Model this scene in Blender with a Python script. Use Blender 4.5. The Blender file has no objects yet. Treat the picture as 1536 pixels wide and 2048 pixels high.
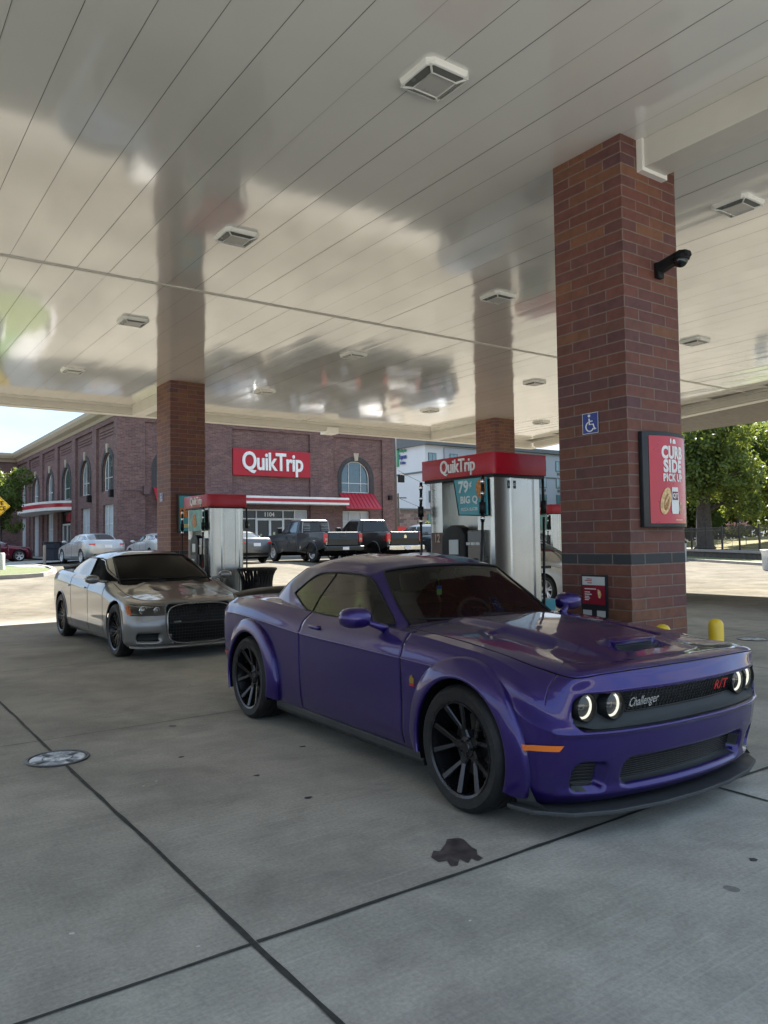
import bpy, bmesh, math, random
import numpy as np
from mathutils import Vector, Matrix
from mathutils.bvhtree import BVHTree
random.seed(7); rng = np.random.default_rng(7)
S = bpy.context.scene
COL = S.collection
R = math.radians
# ---------------- camera
CAM_H = 1.555
yaw, pit, rol = 0.617443819, 0.0380358552, -0.0142565959
fwd = Vector((math.sin(yaw)*math.cos(pit), math.cos(yaw)*math.cos(pit), math.sin(pit)))
rt0 = Vector((math.cos(yaw), -math.sin(yaw), 0)); up0 = rt0.cross(fwd)
rt = rt0*math.cos(rol)+up0*math.sin(rol); upv = -rt0*math.sin(rol)+up0*math.cos(rol)
cd = bpy.data.cameras.new('camera'); cam = bpy.data.objects.new('camera', cd); COL.objects.link(cam)
cam.matrix_world = Matrix(((rt.x, upv.x, -fwd.x, 0), (rt.y, upv.y, -fwd.y, 0), (rt.z, upv.z, -fwd.z, CAM_H), (0, 0, 0, 1)))
cd.sensor_fit = 'VERTICAL'; cd.sensor_height = 24; cd.lens = 24*1538.0/2048
cd.clip_start = 0.05; cd.clip_end = 3000
S.camera = cam
# ---------------- world and sun
SUN_DIR = Vector((4.5, 3.6, 4.9)).normalized()
w = bpy.data.worlds.new('World'); S.world = w; w.use_nodes = True
nt = w.node_tree; nt.nodes.clear()
wo = nt.nodes.new('ShaderNodeOutputWorld'); bg = nt.nodes.new('ShaderNodeBackground'); sky = nt.nodes.new('ShaderNodeTexSky')
sky.sky_type = 'NISHITA'; sky.sun_disc = False
sky.sun_elevation = math.asin(SUN_DIR.z); sky.sun_rotation = math.atan2(SUN_DIR.x, SUN_DIR.y)
sky.air_density = 1.0; sky.dust_density = 1.5
tc = nt.nodes.new('ShaderNodeTexCoord'); mp = nt.nodes.new('ShaderNodeMapping'); mp.inputs['Scale'].default_value = (1, 1, 3.2)
cn = nt.nodes.new('ShaderNodeTexNoise'); cn.inputs['Scale'].default_value = 3.1; cn.inputs['Detail'].default_value = 9; cn.inputs['Roughness'].default_value = .58
cr_ = nt.nodes.new('ShaderNodeValToRGB'); cr_.color_ramp.elements[0].position = .44; cr_.color_ramp.elements[1].position = .60
cr_.color_ramp.elements[0].color = (0, 0, 0, 1); cr_.color_ramp.elements[1].color = (1, 1, 1, 1)
mx = nt.nodes.new('ShaderNodeMixRGB'); mx.inputs[2].default_value = (.62, .67, .72, 1)
nt.links.new(tc.outputs['Generated'], mp.inputs[0]); nt.links.new(mp.outputs[0], cn.inputs['Vector']); nt.links.new(cn.outputs['Fac'], cr_.inputs[0])
nt.links.new(cr_.outputs[0], mx.inputs[0]); hz = nt.nodes.new('ShaderNodeMixRGB'); hz.inputs[0].default_value = .96; hz.inputs[2].default_value = (.30, .47, .70, 1); nt.links.new(sky.outputs[0], hz.inputs[1]); nt.links.new(hz.outputs[0], mx.inputs[1]); nt.links.new(mx.outputs[0], bg.inputs[0])
bg.inputs[1].default_value = 0.15; nt.links.new(bg.outputs[0], wo.inputs[0])
sl = bpy.data.lights.new('sun', 'SUN'); so = bpy.data.objects.new('sun', sl); COL.objects.link(so)
sl.energy = 2.0; sl.angle = R(.53); sl.color = (1, .95, .88)
so.rotation_euler = SUN_DIR.to_track_quat('Z', 'Y').to_euler()
S.view_settings.view_transform = 'Standard'; S.view_settings.look = 'None'; S.view_settings.exposure = 3.48; S.view_settings.gamma = 1
S.render.engine = 'CYCLES'
S.cycles.use_denoising = True; S.cycles.max_bounces = 8; S.cycles.transparent_max_bounces = 12
S.cycles.diffuse_bounces = 4; S.cycles.glossy_bounces = 5; S.cycles.caustics_reflective = False; S.cycles.caustics_refractive = False
# ---------------- helpers
def tag(o, label=None, cat=None, group=None, kind=None):
    if label: o['label'] = label
    if cat: o['category'] = cat
    if group: o['group'] = group
    if kind: o['kind'] = kind
    return o
def empty(name, loc=(0, 0, 0), rz=0, parent=None):
    o = bpy.data.objects.new(name, None); COL.objects.link(o); o.location = loc; o.rotation_euler = (0, 0, rz)
    o.empty_display_size = .1
    if parent: o.parent = parent
    return o
def box_uv(me):
    n = len(me.loops)
    if not n: return
    uvl = me.uv_layers.new(name='uv') if not me.uv_layers else me.uv_layers[0]
    co = np.empty(len(me.vertices)*3); me.vertices.foreach_get('co', co); co = co.reshape(-1, 3)
    vi = np.empty(n, int); me.loops.foreach_get('vertex_index', vi)
    pn = np.empty(len(me.polygons)*3); me.polygons.foreach_get('normal', pn); pn = pn.reshape(-1, 3)
    lt = np.empty(len(me.polygons), int); me.polygons.foreach_get('loop_total', lt)
    fn = np.repeat(pn, lt, axis=0); c = co[vi]; a = np.abs(fn)
    uv = np.empty((n, 2))
    mxs = a.argmax(1)
    uv[:, 0] = np.where(mxs == 0, c[:, 1], c[:, 0]); uv[:, 1] = np.where(mxs == 2, c[:, 1], c[:, 2])
    uvl.data.foreach_set('uv', uv.ravel())
class MB:
    def __init__(s): s.v = []; s.f = []; s.m = []
    def add(s, vs, fs, mat=0):
        b = len(s.v); s.v += [tuple(map(float, p)) for p in vs]; s.f += [tuple(b+i for i in f) for f in fs]; s.m += [mat]*len(fs); return s
    def box(s, x0, y0, z0, x1, y1, z1, mat=0):
        v = [(x0, y0, z0), (x1, y0, z0), (x1, y1, z0), (x0, y1, z0), (x0, y0, z1), (x1, y0, z1), (x1, y1, z1), (x0, y1, z1)]
        return s.add(v, [(0, 3, 2, 1), (4, 5, 6, 7), (0, 1, 5, 4), (1, 2, 6, 5), (2, 3, 7, 6), (3, 0, 4, 7)], mat)
    def prism(s, poly, axis, a, b, mat=0):
        # poly: 2D points; axis 'x','y','z' extrusion from a to b
        def P(p, t):
            return {'x': (t, p[0], p[1]), 'y': (p[0], t, p[1]), 'z': (p[0], p[1], t)}[axis]
        n = len(poly); v = [P(p, a) for p in poly]+[P(p, b) for p in poly]
        return s.add(v, [tuple(range(n))[::-1], tuple(range(n, 2*n))]+[(i, (i+1) % n, n+(i+1) % n, n+i) for i in range(n)], mat)
    def tube(s, pts, r, n=10, mat=0, cap=True):
        pts = [Vector(p) for p in pts]; rr = r if hasattr(r, '__len__') else [r]*len(pts)
        vs = []; fs = []
        prev = None
        for i, p in enumerate(pts):
            d = (pts[min(i+1, len(pts)-1)]-pts[max(i-1, 0)]).normalized()
            if prev is None:
                a = d.cross(Vector((0, 0, 1)));
                if a.length < 1e-3: a = d.cross(Vector((1, 0, 0)))
            else: a = prev-d*prev.dot(d)
            a.normalize(); prev = a; b = d.cross(a)
            for k in range(n):
                t = 2*math.pi*k/n; vs.append(p+(a*math.cos(t)+b*math.sin(t))*rr[i])
        for i in range(len(pts)-1):
            for k in range(n):
                fs.append((i*n+k, i*n+(k+1) % n, (i+1)*n+(k+1) % n, (i+1)*n+k))
        if cap: fs += [tuple(range(n))[::-1], tuple(range((len(pts)-1)*n, len(pts)*n))]
        return s.add(vs, fs, mat)
    def lathe(s, prof, c, axis='z', n=32, mat=0, a0=0, a1=2*math.pi, close=True):
        # prof: (radius, height) ; axis direction
        vs = []; fs = []; full = abs(a1-a0-2*math.pi) < 1e-6; m = n if full else n+1
        for (r, h) in prof:
            for k in range(m):
                t = a0+(a1-a0)*k/n; x, y = r*math.cos(t), r*math.sin(t)
                vs.append({'z': (c[0]+x, c[1]+y, c[2]+h), 'y': (c[0]+x, c[1]+h, c[2]+y), 'x': (c[0]+h, c[1]+x, c[2]+y)}[axis])
        for i in range(len(prof)-1):
            for k in range(n):
                fs.append((i*m+k, i*m+(k+1) % m, (i+1)*m+(k+1) % m, (i+1)*m+k))
        return s.add(vs, fs, mat)
    def build(s, name, mats, parent=None, smooth=False, angle=None, bevel=0, uv=False, seg=2):
        me = bpy.data.meshes.new(name); me.from_pydata(s.v, [], s.f); me.update()
        mats = mats if isinstance(mats, (list, tuple)) else [mats]
        for m in mats: me.materials.append(m)
        if any(s.m): me.polygons.foreach_set('material_index', s.m)
        if bevel or smooth or angle:
            bm = bmesh.new(); bm.from_mesh(me)
            bmesh.ops.recalc_face_normals(bm, faces=bm.faces)
            if bevel:
                es = [e for e in bm.edges if len(e.link_faces) == 2 and e.calc_face_angle(0) > .6]
                if es: bmesh.ops.bevel(bm, geom=es, offset=bevel, segments=seg, affect='EDGES', profile=.6, clamp_overlap=True)
            bm.to_mesh(me); bm.free()
            if smooth: me.polygons.foreach_set('use_smooth', [True]*len(me.polygons))
            if angle:
                me.polygons.foreach_set('use_smooth', [True]*len(me.polygons))
                me.set_sharp_from_angle(angle=R(angle))
        if uv: box_uv(me)
        o = bpy.data.objects.new(name, me); COL.objects.link(o)
        if parent: o.parent = parent
        return o
def arr_obj(name, V, F, mats, parent=None, mi=None, smooth=True):
    me = bpy.data.meshes.new(name)
    V = np.asarray(V, float); F = np.asarray(F, int)
    used, inv = np.unique(F.ravel(), return_inverse=True)
    V = V[used]; F = inv.reshape(F.shape)
    me.vertices.add(len(V)); me.vertices.foreach_set('co', V.ravel())
    me.loops.add(F.size); me.loops.foreach_set('vertex_index', F.ravel())
    me.polygons.add(len(F)); me.polygons.foreach_set('loop_start', np.arange(len(F))*F.shape[1]); me.polygons.foreach_set('loop_total', np.full(len(F), F.shape[1]))
    for m in (mats if isinstance(mats, (list, tuple)) else [mats]): me.materials.append(m)
    if mi is not None: me.polygons.foreach_set('material_index', np.asarray(mi, int))
    me.polygons.foreach_set('use_smooth', np.full(len(F), smooth))
    me.update(); me.validate()
    o = bpy.data.objects.new(name, me); COL.objects.link(o)
    if parent: o.parent = parent
    return o
def copy_tree(o, parent=None):
    c = o.copy(); COL.objects.link(c)
    if parent: c.parent = parent
    for ch in list(o.children): copy_tree(ch, c)
    return c
def text_obj(name, body, size, mat, parent=None, loc=(0, 0, 0), rot=(0, 0, 0), extrude=.004, offset=0, align='CENTER', shear=0, sx=1, spacing=1.0):
    cu = bpy.data.curves.new(name, 'FONT'); cu.body = body; cu.size = size; cu.extrude = extrude; cu.offset = offset
    cu.align_x = align; cu.align_y = 'CENTER'; cu.shear = shear; cu.space_character = spacing; cu.resolution_u = 4
    tmp = bpy.data.objects.new('tmp', cu); COL.objects.link(tmp)
    me = bpy.data.meshes.new_from_object(tmp.evaluated_get(bpy.context.evaluated_depsgraph_get()))
    bpy.data.objects.remove(tmp); bpy.data.curves.remove(cu)
    me.transform(Matrix.Diagonal((sx, 1, 1, 1)))
    me.materials.clear(); me.materials.append(mat); me.name = name
    me.transform(Matrix.LocRotScale(Vector(loc), __import__('mathutils').Euler(rot), None))
    o = bpy.data.objects.new(name, me); COL.objects.link(o)
    if parent: o.parent = parent
    return o
# ---------------- materials
MATS = {}
def new_mat(name):
    m = bpy.data.materials.new(name); m.use_nodes = True; nt = m.node_tree
    return m, nt, nt.nodes['Principled BSDF']
def N(nt, typ, **kw):
    n = nt.nodes.new(typ)
    for k, v in kw.items():
        if k in ('operation', 'blend_type', 'data_type', 'noise_dimensions', 'feature', 'distance', 'wave_type', 'bands_direction', 'interpolation_type', 'mode', 'clamp'): setattr(n, k, v)
        else: n.inputs[k.replace('_', ' ')].default_value = v
    return n
def M_(nt, op, a, b=None, c=None, clamp=False):
    n = nt.nodes.new('ShaderNodeMath'); n.operation = op; n.use_clamp = clamp
    for i, x in enumerate((a, b, c)):
        if x is None: continue
        if isinstance(x, (int, float)): n.inputs[i].default_value = x
        else: nt.links.new(x, n.inputs[i])
    return n.outputs[0]
def MIX(nt, fac, a, b, mode='MIX'):
    n = nt.nodes.new('ShaderNodeMixRGB'); n.blend_type = mode
    for i, x in enumerate((fac, a, b)):
        if isinstance(x, (int, float)): n.inputs[i].default_value = x
        elif isinstance(x, tuple): n.inputs[i].default_value = (*x, 1) if len(x) == 3 else x
        else: nt.links.new(x, n.inputs[i])
    return n.outputs[0]
def ramp(nt, fac, stops):
    n = nt.nodes.new('ShaderNodeValToRGB'); e = n.color_ramp.elements
    while len(e) < len(stops): e.new(.5)
    for i, (p, c) in enumerate(stops):
        e[i].position = p; e[i].color = (c, c, c, 1) if isinstance(c, (int, float)) else (*c, 1)
    nt.links.new(fac, n.inputs[0]); return n.outputs[0]
def noise(nt, vec, scale, detail=4, rough=.55, dist=0):
    n = nt.nodes.new('ShaderNodeTexNoise'); n.inputs['Scale'].default_value = scale; n.inputs['Detail'].default_value = detail
    n.inputs['Roughness'].default_value = rough; n.inputs['Distortion'].default_value = dist
    if vec is not None: nt.links.new(vec, n.inputs['Vector'])
    return n.outputs['Fac']
def coords(nt, kind='Object', scale=(1, 1, 1), rot=(0, 0, 0), loc=(0, 0, 0)):
    t = nt.nodes.new('ShaderNodeTexCoord'); m = nt.nodes.new('ShaderNodeMapping')
    m.inputs['Scale'].default_value = scale; m.inputs['Rotation'].default_value = rot; m.inputs['Location'].default_value = loc
    nt.links.new(t.outputs[kind], m.inputs[0]); return m.outputs[0]
def bump(nt, bs, h, strength=.3, dist=.01):
    b = nt.nodes.new('ShaderNodeBump'); b.inputs['Strength'].default_value = strength; b.inputs['Distance'].default_value = dist
    nt.links.new(h, b.inputs['Height']); nt.links.new(b.outputs[0], bs.inputs['Normal']); return b
def simple(name, col, rough=.5, metal=0, coat=0, var=.08, vscale=3, emit=None, estr=0, spec=.5, trans=0, coatr=.03, bmp=0, bscale=60, ior=1.5):
    if name in MATS: return MATS[name]
    m, nt, b = new_mat(name)
    v = coords(nt)
    f = noise(nt, v, vscale, 5)
    lo = tuple(c*(1-var) for c in col); hi = tuple(min(1, c*(1+var)) for c in col)
    nt.links.new(ramp(nt, f, [(.3, lo), (.7, hi)]), b.inputs['Base Color'])
    b.inputs['Metallic'].default_value = metal
    if rough > .05:
        rr = ramp(nt, noise(nt, v, vscale*2.3, 4), [(.3, rough*.85), (.7, min(1, rough*1.15))]); nt.links.new(rr, b.inputs['Roughness'])
    else: b.inputs['Roughness'].default_value = rough
    b.inputs['Coat Weight'].default_value = coat; b.inputs['Coat Roughness'].default_value = coatr
    b.inputs['Specular IOR Level'].default_value = spec; b.inputs['Transmission Weight'].default_value = trans; b.inputs['IOR'].default_value = ior
    if emit: b.inputs['Emission Color'].default_value = (*emit, 1); b.inputs['Emission Strength'].default_value = estr
    if bmp: bump(nt, b, noise(nt, v, bscale, 3), bmp, .004)
    MATS[name] = m; return m
def paint(name, col, col2=None, metal=.6, rough=.32, coat=1.0, dirt=.0, cior=1.5):
    m, nt, b = new_mat(name); v = coords(nt)
    fl = noise(nt, v, 900, 1)
    base = ramp(nt, fl, [(.35, tuple(c*.75 for c in col)), (.65, col2 or tuple(min(1, c*1.3) for c in col))])
    if dirt:
        d = noise(nt, v, 2.2, 6, .65); base = MIX(nt, ramp(nt, d, [(.45, 0.0), (.75, dirt)]), base, (.22, .2, .18))
    nt.links.new(base, b.inputs['Base Color'])
    b.inputs['Metallic'].default_value = metal; b.inputs['Roughness'].default_value = rough
    b.inputs['Coat Weight'].default_value = coat; b.inputs['Coat Roughness'].default_value = .03; b.inputs['Coat IOR'].default_value = cior; b.inputs['Specular IOR Level'].default_value = .3
    # faint orange peel
    bp = nt.nodes.new('ShaderNodeBump'); bp.inputs['Strength'].default_value = .02; bp.inputs['Distance'].default_value = .002
    nt.links.new(noise(nt, v, 120, 2), bp.inputs['Height']); nt.links.new(bp.outputs[0], b.inputs['Coat Normal'])
    MATS[name] = m; return m
def brick_mat(name, bw, bh, mort, palette, mcol, voff=0, band=None, bandcol=(.03, .035, .04), rough=.75, spec=.35, vary=.25, darkrow=None):
    m, nt, b = new_mat(name)
    t = nt.nodes.new('ShaderNodeUVMap'); sp = nt.nodes.new('ShaderNodeSeparateXYZ'); nt.links.new(t.outputs[0], sp.inputs[0])
    u, v = sp.outputs[0], sp.outputs[1]
    vv = M_(nt, 'DIVIDE', M_(nt, 'SUBTRACT', v, voff), bh); row = M_(nt, 'FLOOR', vv); fv = M_(nt, 'SUBTRACT', vv, row)
    half = M_(nt, 'MULTIPLY', M_(nt, 'PINGPONG', row, 1.0), .5)
    uu = M_(nt, 'ADD', M_(nt, 'DIVIDE', u, bw), half); colm = M_(nt, 'FLOOR', uu); fu = M_(nt, 'SUBTRACT', uu, colm)
    # distance to the mortar in metres
    du = M_(nt, 'MULTIPLY', M_(nt, 'PINGPONG', uu, .5), bw); dv = M_(nt, 'MULTIPLY', M_(nt, 'PINGPONG', vv, .5), bh)
    dmin = M_(nt, 'MINIMUM', du, dv)
    wob = M_(nt, 'MULTIPLY', M_(nt, 'SUBTRACT', noise(nt, coords(nt, 'Object'), 14, 3), .5), mort*.9)
    mask = M_(nt, 'LESS_THAN', M_(nt, 'ADD', dmin, wob), mort/2)
    cx = nt.nodes.new('ShaderNodeCombineXYZ'); nt.links.new(colm, cx.inputs[0]); nt.links.new(row, cx.inputs[1])
    wn = nt.nodes.new('ShaderNodeTexWhiteNoise'); wn.noise_dimensions = '2D'; nt.links.new(cx.outputs[0], wn.inputs['Vector'])
    n = len(palette); col = ramp(nt, wn.outputs['Value'], [((i)/(n), c) for i, c in enumerate(palette)])
    nt.nodes[-1]
    oc = coords(nt, 'Object')
    col = MIX(nt, 1.0, col, ramp(nt, noise(nt, oc, 9, 6, .65), [(.3, 1-vary), (.7, 1+vary*.6)]), 'MULTIPLY')
    col = MIX(nt, 1.0, col, ramp(nt, noise(nt, oc, .9, 4, .6), [(.3, .82), (.7, 1.12)]), 'MULTIPLY')
    if band is not None:
        isb = M_(nt, 'COMPARE', row, float(band), .25); col = MIX(nt, isb, col, bandcol)
    mc = MIX(nt, noise(nt, oc, 5, 3), tuple(c*.75 for c in mcol), mcol)
    col = MIX(nt, mask, col, mc)
    nt.links.new(col, b.inputs['Base Color']); b.inputs['Roughness'].default_value = rough; b.inputs['Specular IOR Level'].default_value = spec
    h = M_(nt, 'ADD', M_(nt, 'MINIMUM', M_(nt, 'DIVIDE', dmin, mort), 1.0), M_(nt, 'MULTIPLY', noise(nt, oc, 70, 3), .35))
    bump(nt, b, h, .55, .006)
    MATS[name] = m; return m
def glass_mat(name, tint=(.55, .6, .58), rough=.0):
    # thin glass: a tinted transparent sheet with a clear reflection
    m = bpy.data.materials.new(name); m.use_nodes = True; nt = m.node_tree; nt.nodes.clear()
    o = nt.nodes.new('ShaderNodeOutputMaterial'); t = nt.nodes.new('ShaderNodeBsdfTransparent'); t.inputs[0].default_value = (*tint, 1)
    g = nt.nodes.new('ShaderNodeBsdfGlossy'); g.inputs['Roughness'].default_value = rough; g.inputs[0].default_value = (1, 1, 1, 1)
    f = nt.nodes.new('ShaderNodeFresnel'); f.inputs[0].default_value = 1.52
    ff = M_(nt, 'MULTIPLY', f.outputs[0], 1.25, clamp=True)
    x = nt.nodes.new('ShaderNodeMixShader'); nt.links.new(ff, x.inputs[0]); nt.links.new(t.outputs[0], x.inputs[1]); nt.links.new(g.outputs[0], x.inputs[2])
    nt.links.new(x.outputs[0], o.inputs[0]); MATS[name] = m; return m
BLACKP = simple('black_plastic', (.008, .009, .010), .5, spec=.3)
DARKP = simple('dark_grey_plastic', (.035, .038, .04), .5)
RUBBER = simple('tyre_rubber', (.007, .007, .0075), .6, var=.3, vscale=12, bmp=.2, bscale=90)
CHROME = simple('chrome', (.75, .75, .76), .08, metal=1)
SATIN = simple('satin_dark_metal', (.055, .055, .06), .26, metal=.9)
WHITEP = simple('white_paint', (.78, .78, .76), .4)
GLASSDARK = simple('dark_window_glass', (.010, .012, .012), .04, spec=.55)
TINTG = glass_mat('tinted_glass', (.20, .21, .21))
REDL = simple('red_lens', (.5, .01, .012), .12, coat=1)
ORANGEL = simple('orange_lens', (.85, .2, .02), .2, coat=1)
CLEARG = glass_mat('clear_lens', (.9, .92, .92))
VOID = simple('void_black', (.004, .004, .004), .9, spec=.1)

def poly_cut(sh, keep_ids, poly, vmax):
    # remove the faces inside an (x,z) outline and snap the rim to it; returns the inside mask
    P = sh.P; nv, nu = P.shape[:2]; V = P.reshape(-1, 3); F = sh.faces(); C = V[F].mean(1); pl = np.array(poly, float); vc = np.repeat((sh.vs[:-1]+sh.vs[1:])/2, nu-1)
    def inside(x, z):
        r = np.zeros(len(x), bool); j = len(pl)-1
        for i in range(len(pl)):
            xi, zi = pl[i]; xj, zj = pl[j]; c = ((zi > z) != (zj > z)) & (x < (xj-xi)*(z-zi)/(zj-zi+1e-12)+xi); r ^= c; j = i
        return r
    ins = inside(C[:, 0], C[:, 2]) & (vc < vmax) & (C[:, 1] > .4)
    a = np.zeros(len(V), bool); a[F[ins].ravel()] = True; b = np.zeros(len(V), bool); b[F[~ins].ravel()] = True
    A = pl; B = np.roll(pl, -1, 0)
    for k in np.where(a & b)[0]:
        p = V[k, [0, 2]]; d = B-A; t = np.clip(((p-A)*d).sum(1)/((d*d).sum(1)+1e-12), 0, 1); q = A+d*t[:, None]; i = np.argmin(((q-p)**2).sum(1)); V[k, 0], V[k, 2] = q[i]
    sh.P = V.reshape(nv, nu, 3); return ins
# ---------------- car surface tools (car space: x forward, y to the car's right side seen by us, z up)
def herm(P, ts, crease=(), ghost0=None, ghost1=None):
    P = np.asarray(P, float); K = len(P)
    d = np.linalg.norm(np.diff(P, axis=0), axis=-1, keepdims=True)+1e-6
    sl = np.diff(P, axis=0)/d
    mL = np.empty_like(P); mR = np.empty_like(P)
    for i in range(K):
        if i == 0:
            if ghost0: g = P[1]*np.array([1, -1, 1.]); m = (P[1]-g); m = m/(np.linalg.norm(m, axis=-1, keepdims=True)+1e-6)
            else: m = sl[0]
            mL[i] = mR[i] = m
        elif i == K-1:
            if ghost1: g = P[-2]*np.array([1, -1, 1.]); m = (g-P[-2]); m = m/(np.linalg.norm(m, axis=-1, keepdims=True)+1e-6)
            else: m = sl[-1]
            mL[i] = mR[i] = m
        elif i in crease: mL[i] = sl[i-1]; mR[i] = sl[i]
        else:
            m = (sl[i-1]*d[i]+sl[i]*d[i-1])/(d[i]+d[i-1]); mL[i] = mR[i] = m
    ts = np.asarray(ts); i = np.clip(np.floor(ts).astype(int), 0, K-2); f = ts-i
    f = f.reshape((-1,)+(1,)*(P.ndim-1))
    p0, p1, m0, m1, dd = P[i], P[i+1], mR[i]*d[i], mL[i+1]*d[i], 0
    return (2*f**3-3*f**2+1)*p0+(f**3-2*f**2+f)*m0+(-2*f**3+3*f**2)*p1+(f**3-f**2)*m1
def samples(counts, gaps=(), g=.004):
    # counts per segment, gaps: param values that get a tight triple
    t = np.concatenate([np.linspace(i, i+1, c, endpoint=False) for i, c in enumerate(counts)]+[[len(counts)]])
    for q, dq in gaps:
        t = t[(t < q-dq*1.4) | (t > q+dq*1.4)]; t = np.concatenate([t, [q-dq, q, q+dq]])
    return np.unique(np.round(t, 6))
def sstep(a, b, x):
    t = np.clip((x-a)/(b-a), 0, 1); return t*t*(3-2*t)
def sdbox(px, py, cx, cy, hx, hy, r):
    qx = np.abs(px-cx)-hx+r; qy = np.abs(py-cy)-hy+r
    return np.minimum(np.maximum(qx, qy), 0)+np.hypot(np.maximum(qx, 0), np.maximum(qy, 0))-r
class Shell:
    # half surface P[nv,nu,3] with y>=0, mirrored
    def __init__(s, rings, us, vs, creaseV=(), creaseU=()):
        rg = np.array(rings, float)  # M,K,3
        A = np.stack([herm(r, us, creaseU, True, True) for r in rg])  # M,nu,3
        s.P = herm(A, vs, creaseV, None, True); s.us = us; s.vs = vs
        s.P[:, :, 1] = np.maximum(s.P[:, :, 1], 0)
    def bvh(s):
        nv, nu = s.P.shape[:2]; V = s.P.reshape(-1, 3); V2 = V*np.array([1, -1, 1])
        F = s.faces(); F2 = F[:, ::-1]+len(V)
        return BVHTree.FromPolygons([tuple(v) for v in np.vstack([V, V2])], [tuple(map(int, f)) for f in np.vstack([F, F2])])
    def faces(s):
        nv, nu = s.P.shape[:2]; i = np.arange(nv-1)[:, None]*nu+np.arange(nu-1)[None, :]
        return np.stack([i, i+nu, i+nu+1, i+1], -1).reshape(-1, 4)
    def centres(s):
        P = s.P; C = (P[:-1, :-1]+P[1:, :-1]+P[1:, 1:]+P[:-1, 1:])/4
        U = (s.us[:-1]+s.us[1:])/2; V = (s.vs[:-1]+s.vs[1:])/2
        return C.reshape(-1, 3), np.tile(U, len(V)), np.repeat(V, len(U))
    def groove(s, umask, depth=.012):
        # push the marked grid nodes inward along the normal
        P = s.P; du = np.gradient(P, axis=1); dv = np.gradient(P, axis=0); n = np.cross(du, dv); n /= np.linalg.norm(n, axis=-1, keepdims=True)+1e-9
        c = P.mean((0, 1)); sgn = np.sign(((P-[c[0], 0, .5])*n).sum(-1).mean()); P -= n*sgn*depth*umask[..., None]
    def cut(s, circles):
        # circles: (x, z, r): returns the keep mask on faces and snaps the rim
        nv, nu = s.P.shape[:2]; V = s.P.reshape(-1, 3); F = s.faces(); keep = np.ones(len(F), bool)
        C = V[F].mean(1)
        for (x, z, r) in circles:
            ins = (np.hypot(C[:, 0]-x, C[:, 2]-z) < r) & (C[:, 1] > .55) & (np.repeat((s.vs[:-1]+s.vs[1:])/2, nu-1) < 6.4)
            keep &= ~ins
            a = np.zeros(len(V), bool); a[F[ins].ravel()] = True; b = np.zeros(len(V), bool); b[F[~ins].ravel()] = True
            k = np.where(a & b)[0]; d = np.hypot(V[k, 0]-x, V[k, 2]-z); f = r/np.maximum(d, 1e-6)
            V[k, 0] = x+(V[k, 0]-x)*f; V[k, 2] = z+(V[k, 2]-z)*f
        s.P = V.reshape(nv, nu, 3); return keep
def emit_parts(shell, ids, spec, parent, mats, mi=None):
    # ids: per face label int (or -1 drop). spec: {id:(name, 'both'|'sides', parent or None)}
    V = shell.P.reshape(-1, 3); F = shell.faces(); n = len(V); out = {}
    for k, (name, mode, par) in spec.items():
        sel = ids == k
        if not sel.any(): continue
        f = F[sel]; m = mi[sel] if mi is not None else None
        Vm = V*np.array([1, -1, 1])
        if mode == 'sides':
            a = arr_obj(name, V, f, mats, par or parent, m); b = arr_obj(name, Vm, f[:, ::-1], mats, par or parent, m); out[name] = (a, b)
            for o in (a, b): weld(o)
        else:
            VV = np.vstack([V, Vm]); FF = np.vstack([f, f[:, ::-1]+n]); o = arr_obj(name, VV, FF, mats, par or parent, np.concatenate([m, m]) if m is not None else None)
            weld(o); out[name] = o
    return out
def weld(o, d=.0006):
    bm = bmesh.new(); bm.from_mesh(o.data); bmesh.ops.remove_doubles(bm, verts=bm.verts, dist=d)
    bmesh.ops.recalc_face_normals(bm, faces=bm.faces)
    bm.to_mesh(o.data); bm.free()
def hit_y(bvh, x, z, side=1, default=.9):
    h = bvh.ray_cast(Vector((x, 2.5*side, z)), Vector((0, -side, 0)))
    return h[0].y if h[0] else default*side
def hit_x(bvh, y, z, front=1, default=.8):
    h = bvh.ray_cast(Vector((6*front, y, z)), Vector((-front, 0, 0)))
    return h[0].x if h[0] else default
def hit_z(bvh, x, y, default=.9):
    h = bvh.ray_cast(Vector((x, y, 4)), Vector((0, 0, -1)))
    return h[0].z if h[0] else default
def side_patch(bvh, bottom, top, off, n=30, m=10, side=1, rev=False):
    # ruled patch between two (x,z) polylines laid on the surface with an offset
    def rs(pl):
        pl = np.array(pl, float); d = np.r_[0, np.cumsum(np.hypot(*np.diff(pl, axis=0).T))]; t = np.linspace(0, d[-1], n)
        return np.stack([np.interp(t, d, pl[:, 0]), np.interp(t, d, pl[:, 1])], 1)
    B, T = rs(bottom), rs(top); V = []
    for j in range(m+1):
        q = B+(T-B)*j/m
        for x, z in q: V.append((x, hit_y(bvh, x, z, side)+off*side, z))
    V = np.array(V); i = np.arange(m)[:, None]*n+np.arange(n-1)[None, :]
    F = np.stack([i, i+1, i+n+1, i+n], -1).reshape(-1, 4)
    return V, F
def outline_tube(mb, pts, r, n=6, closed=True, mat=0):
    p = [Vector(q) for q in pts]
    if closed: p = p+[p[0]]
    mb.tube(p, r, n, mat, cap=not closed)
def smooth_poly(pts, it=2):
    p = np.array(pts, float)
    for _ in range(it):
        a = p*.75+np.roll(p, -1, 0)*.25; b = p*.25+np.roll(p, -1, 0)*.75
        p = np.stack([a, b], 1).reshape(-1, p.shape[1])
    return p
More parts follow.
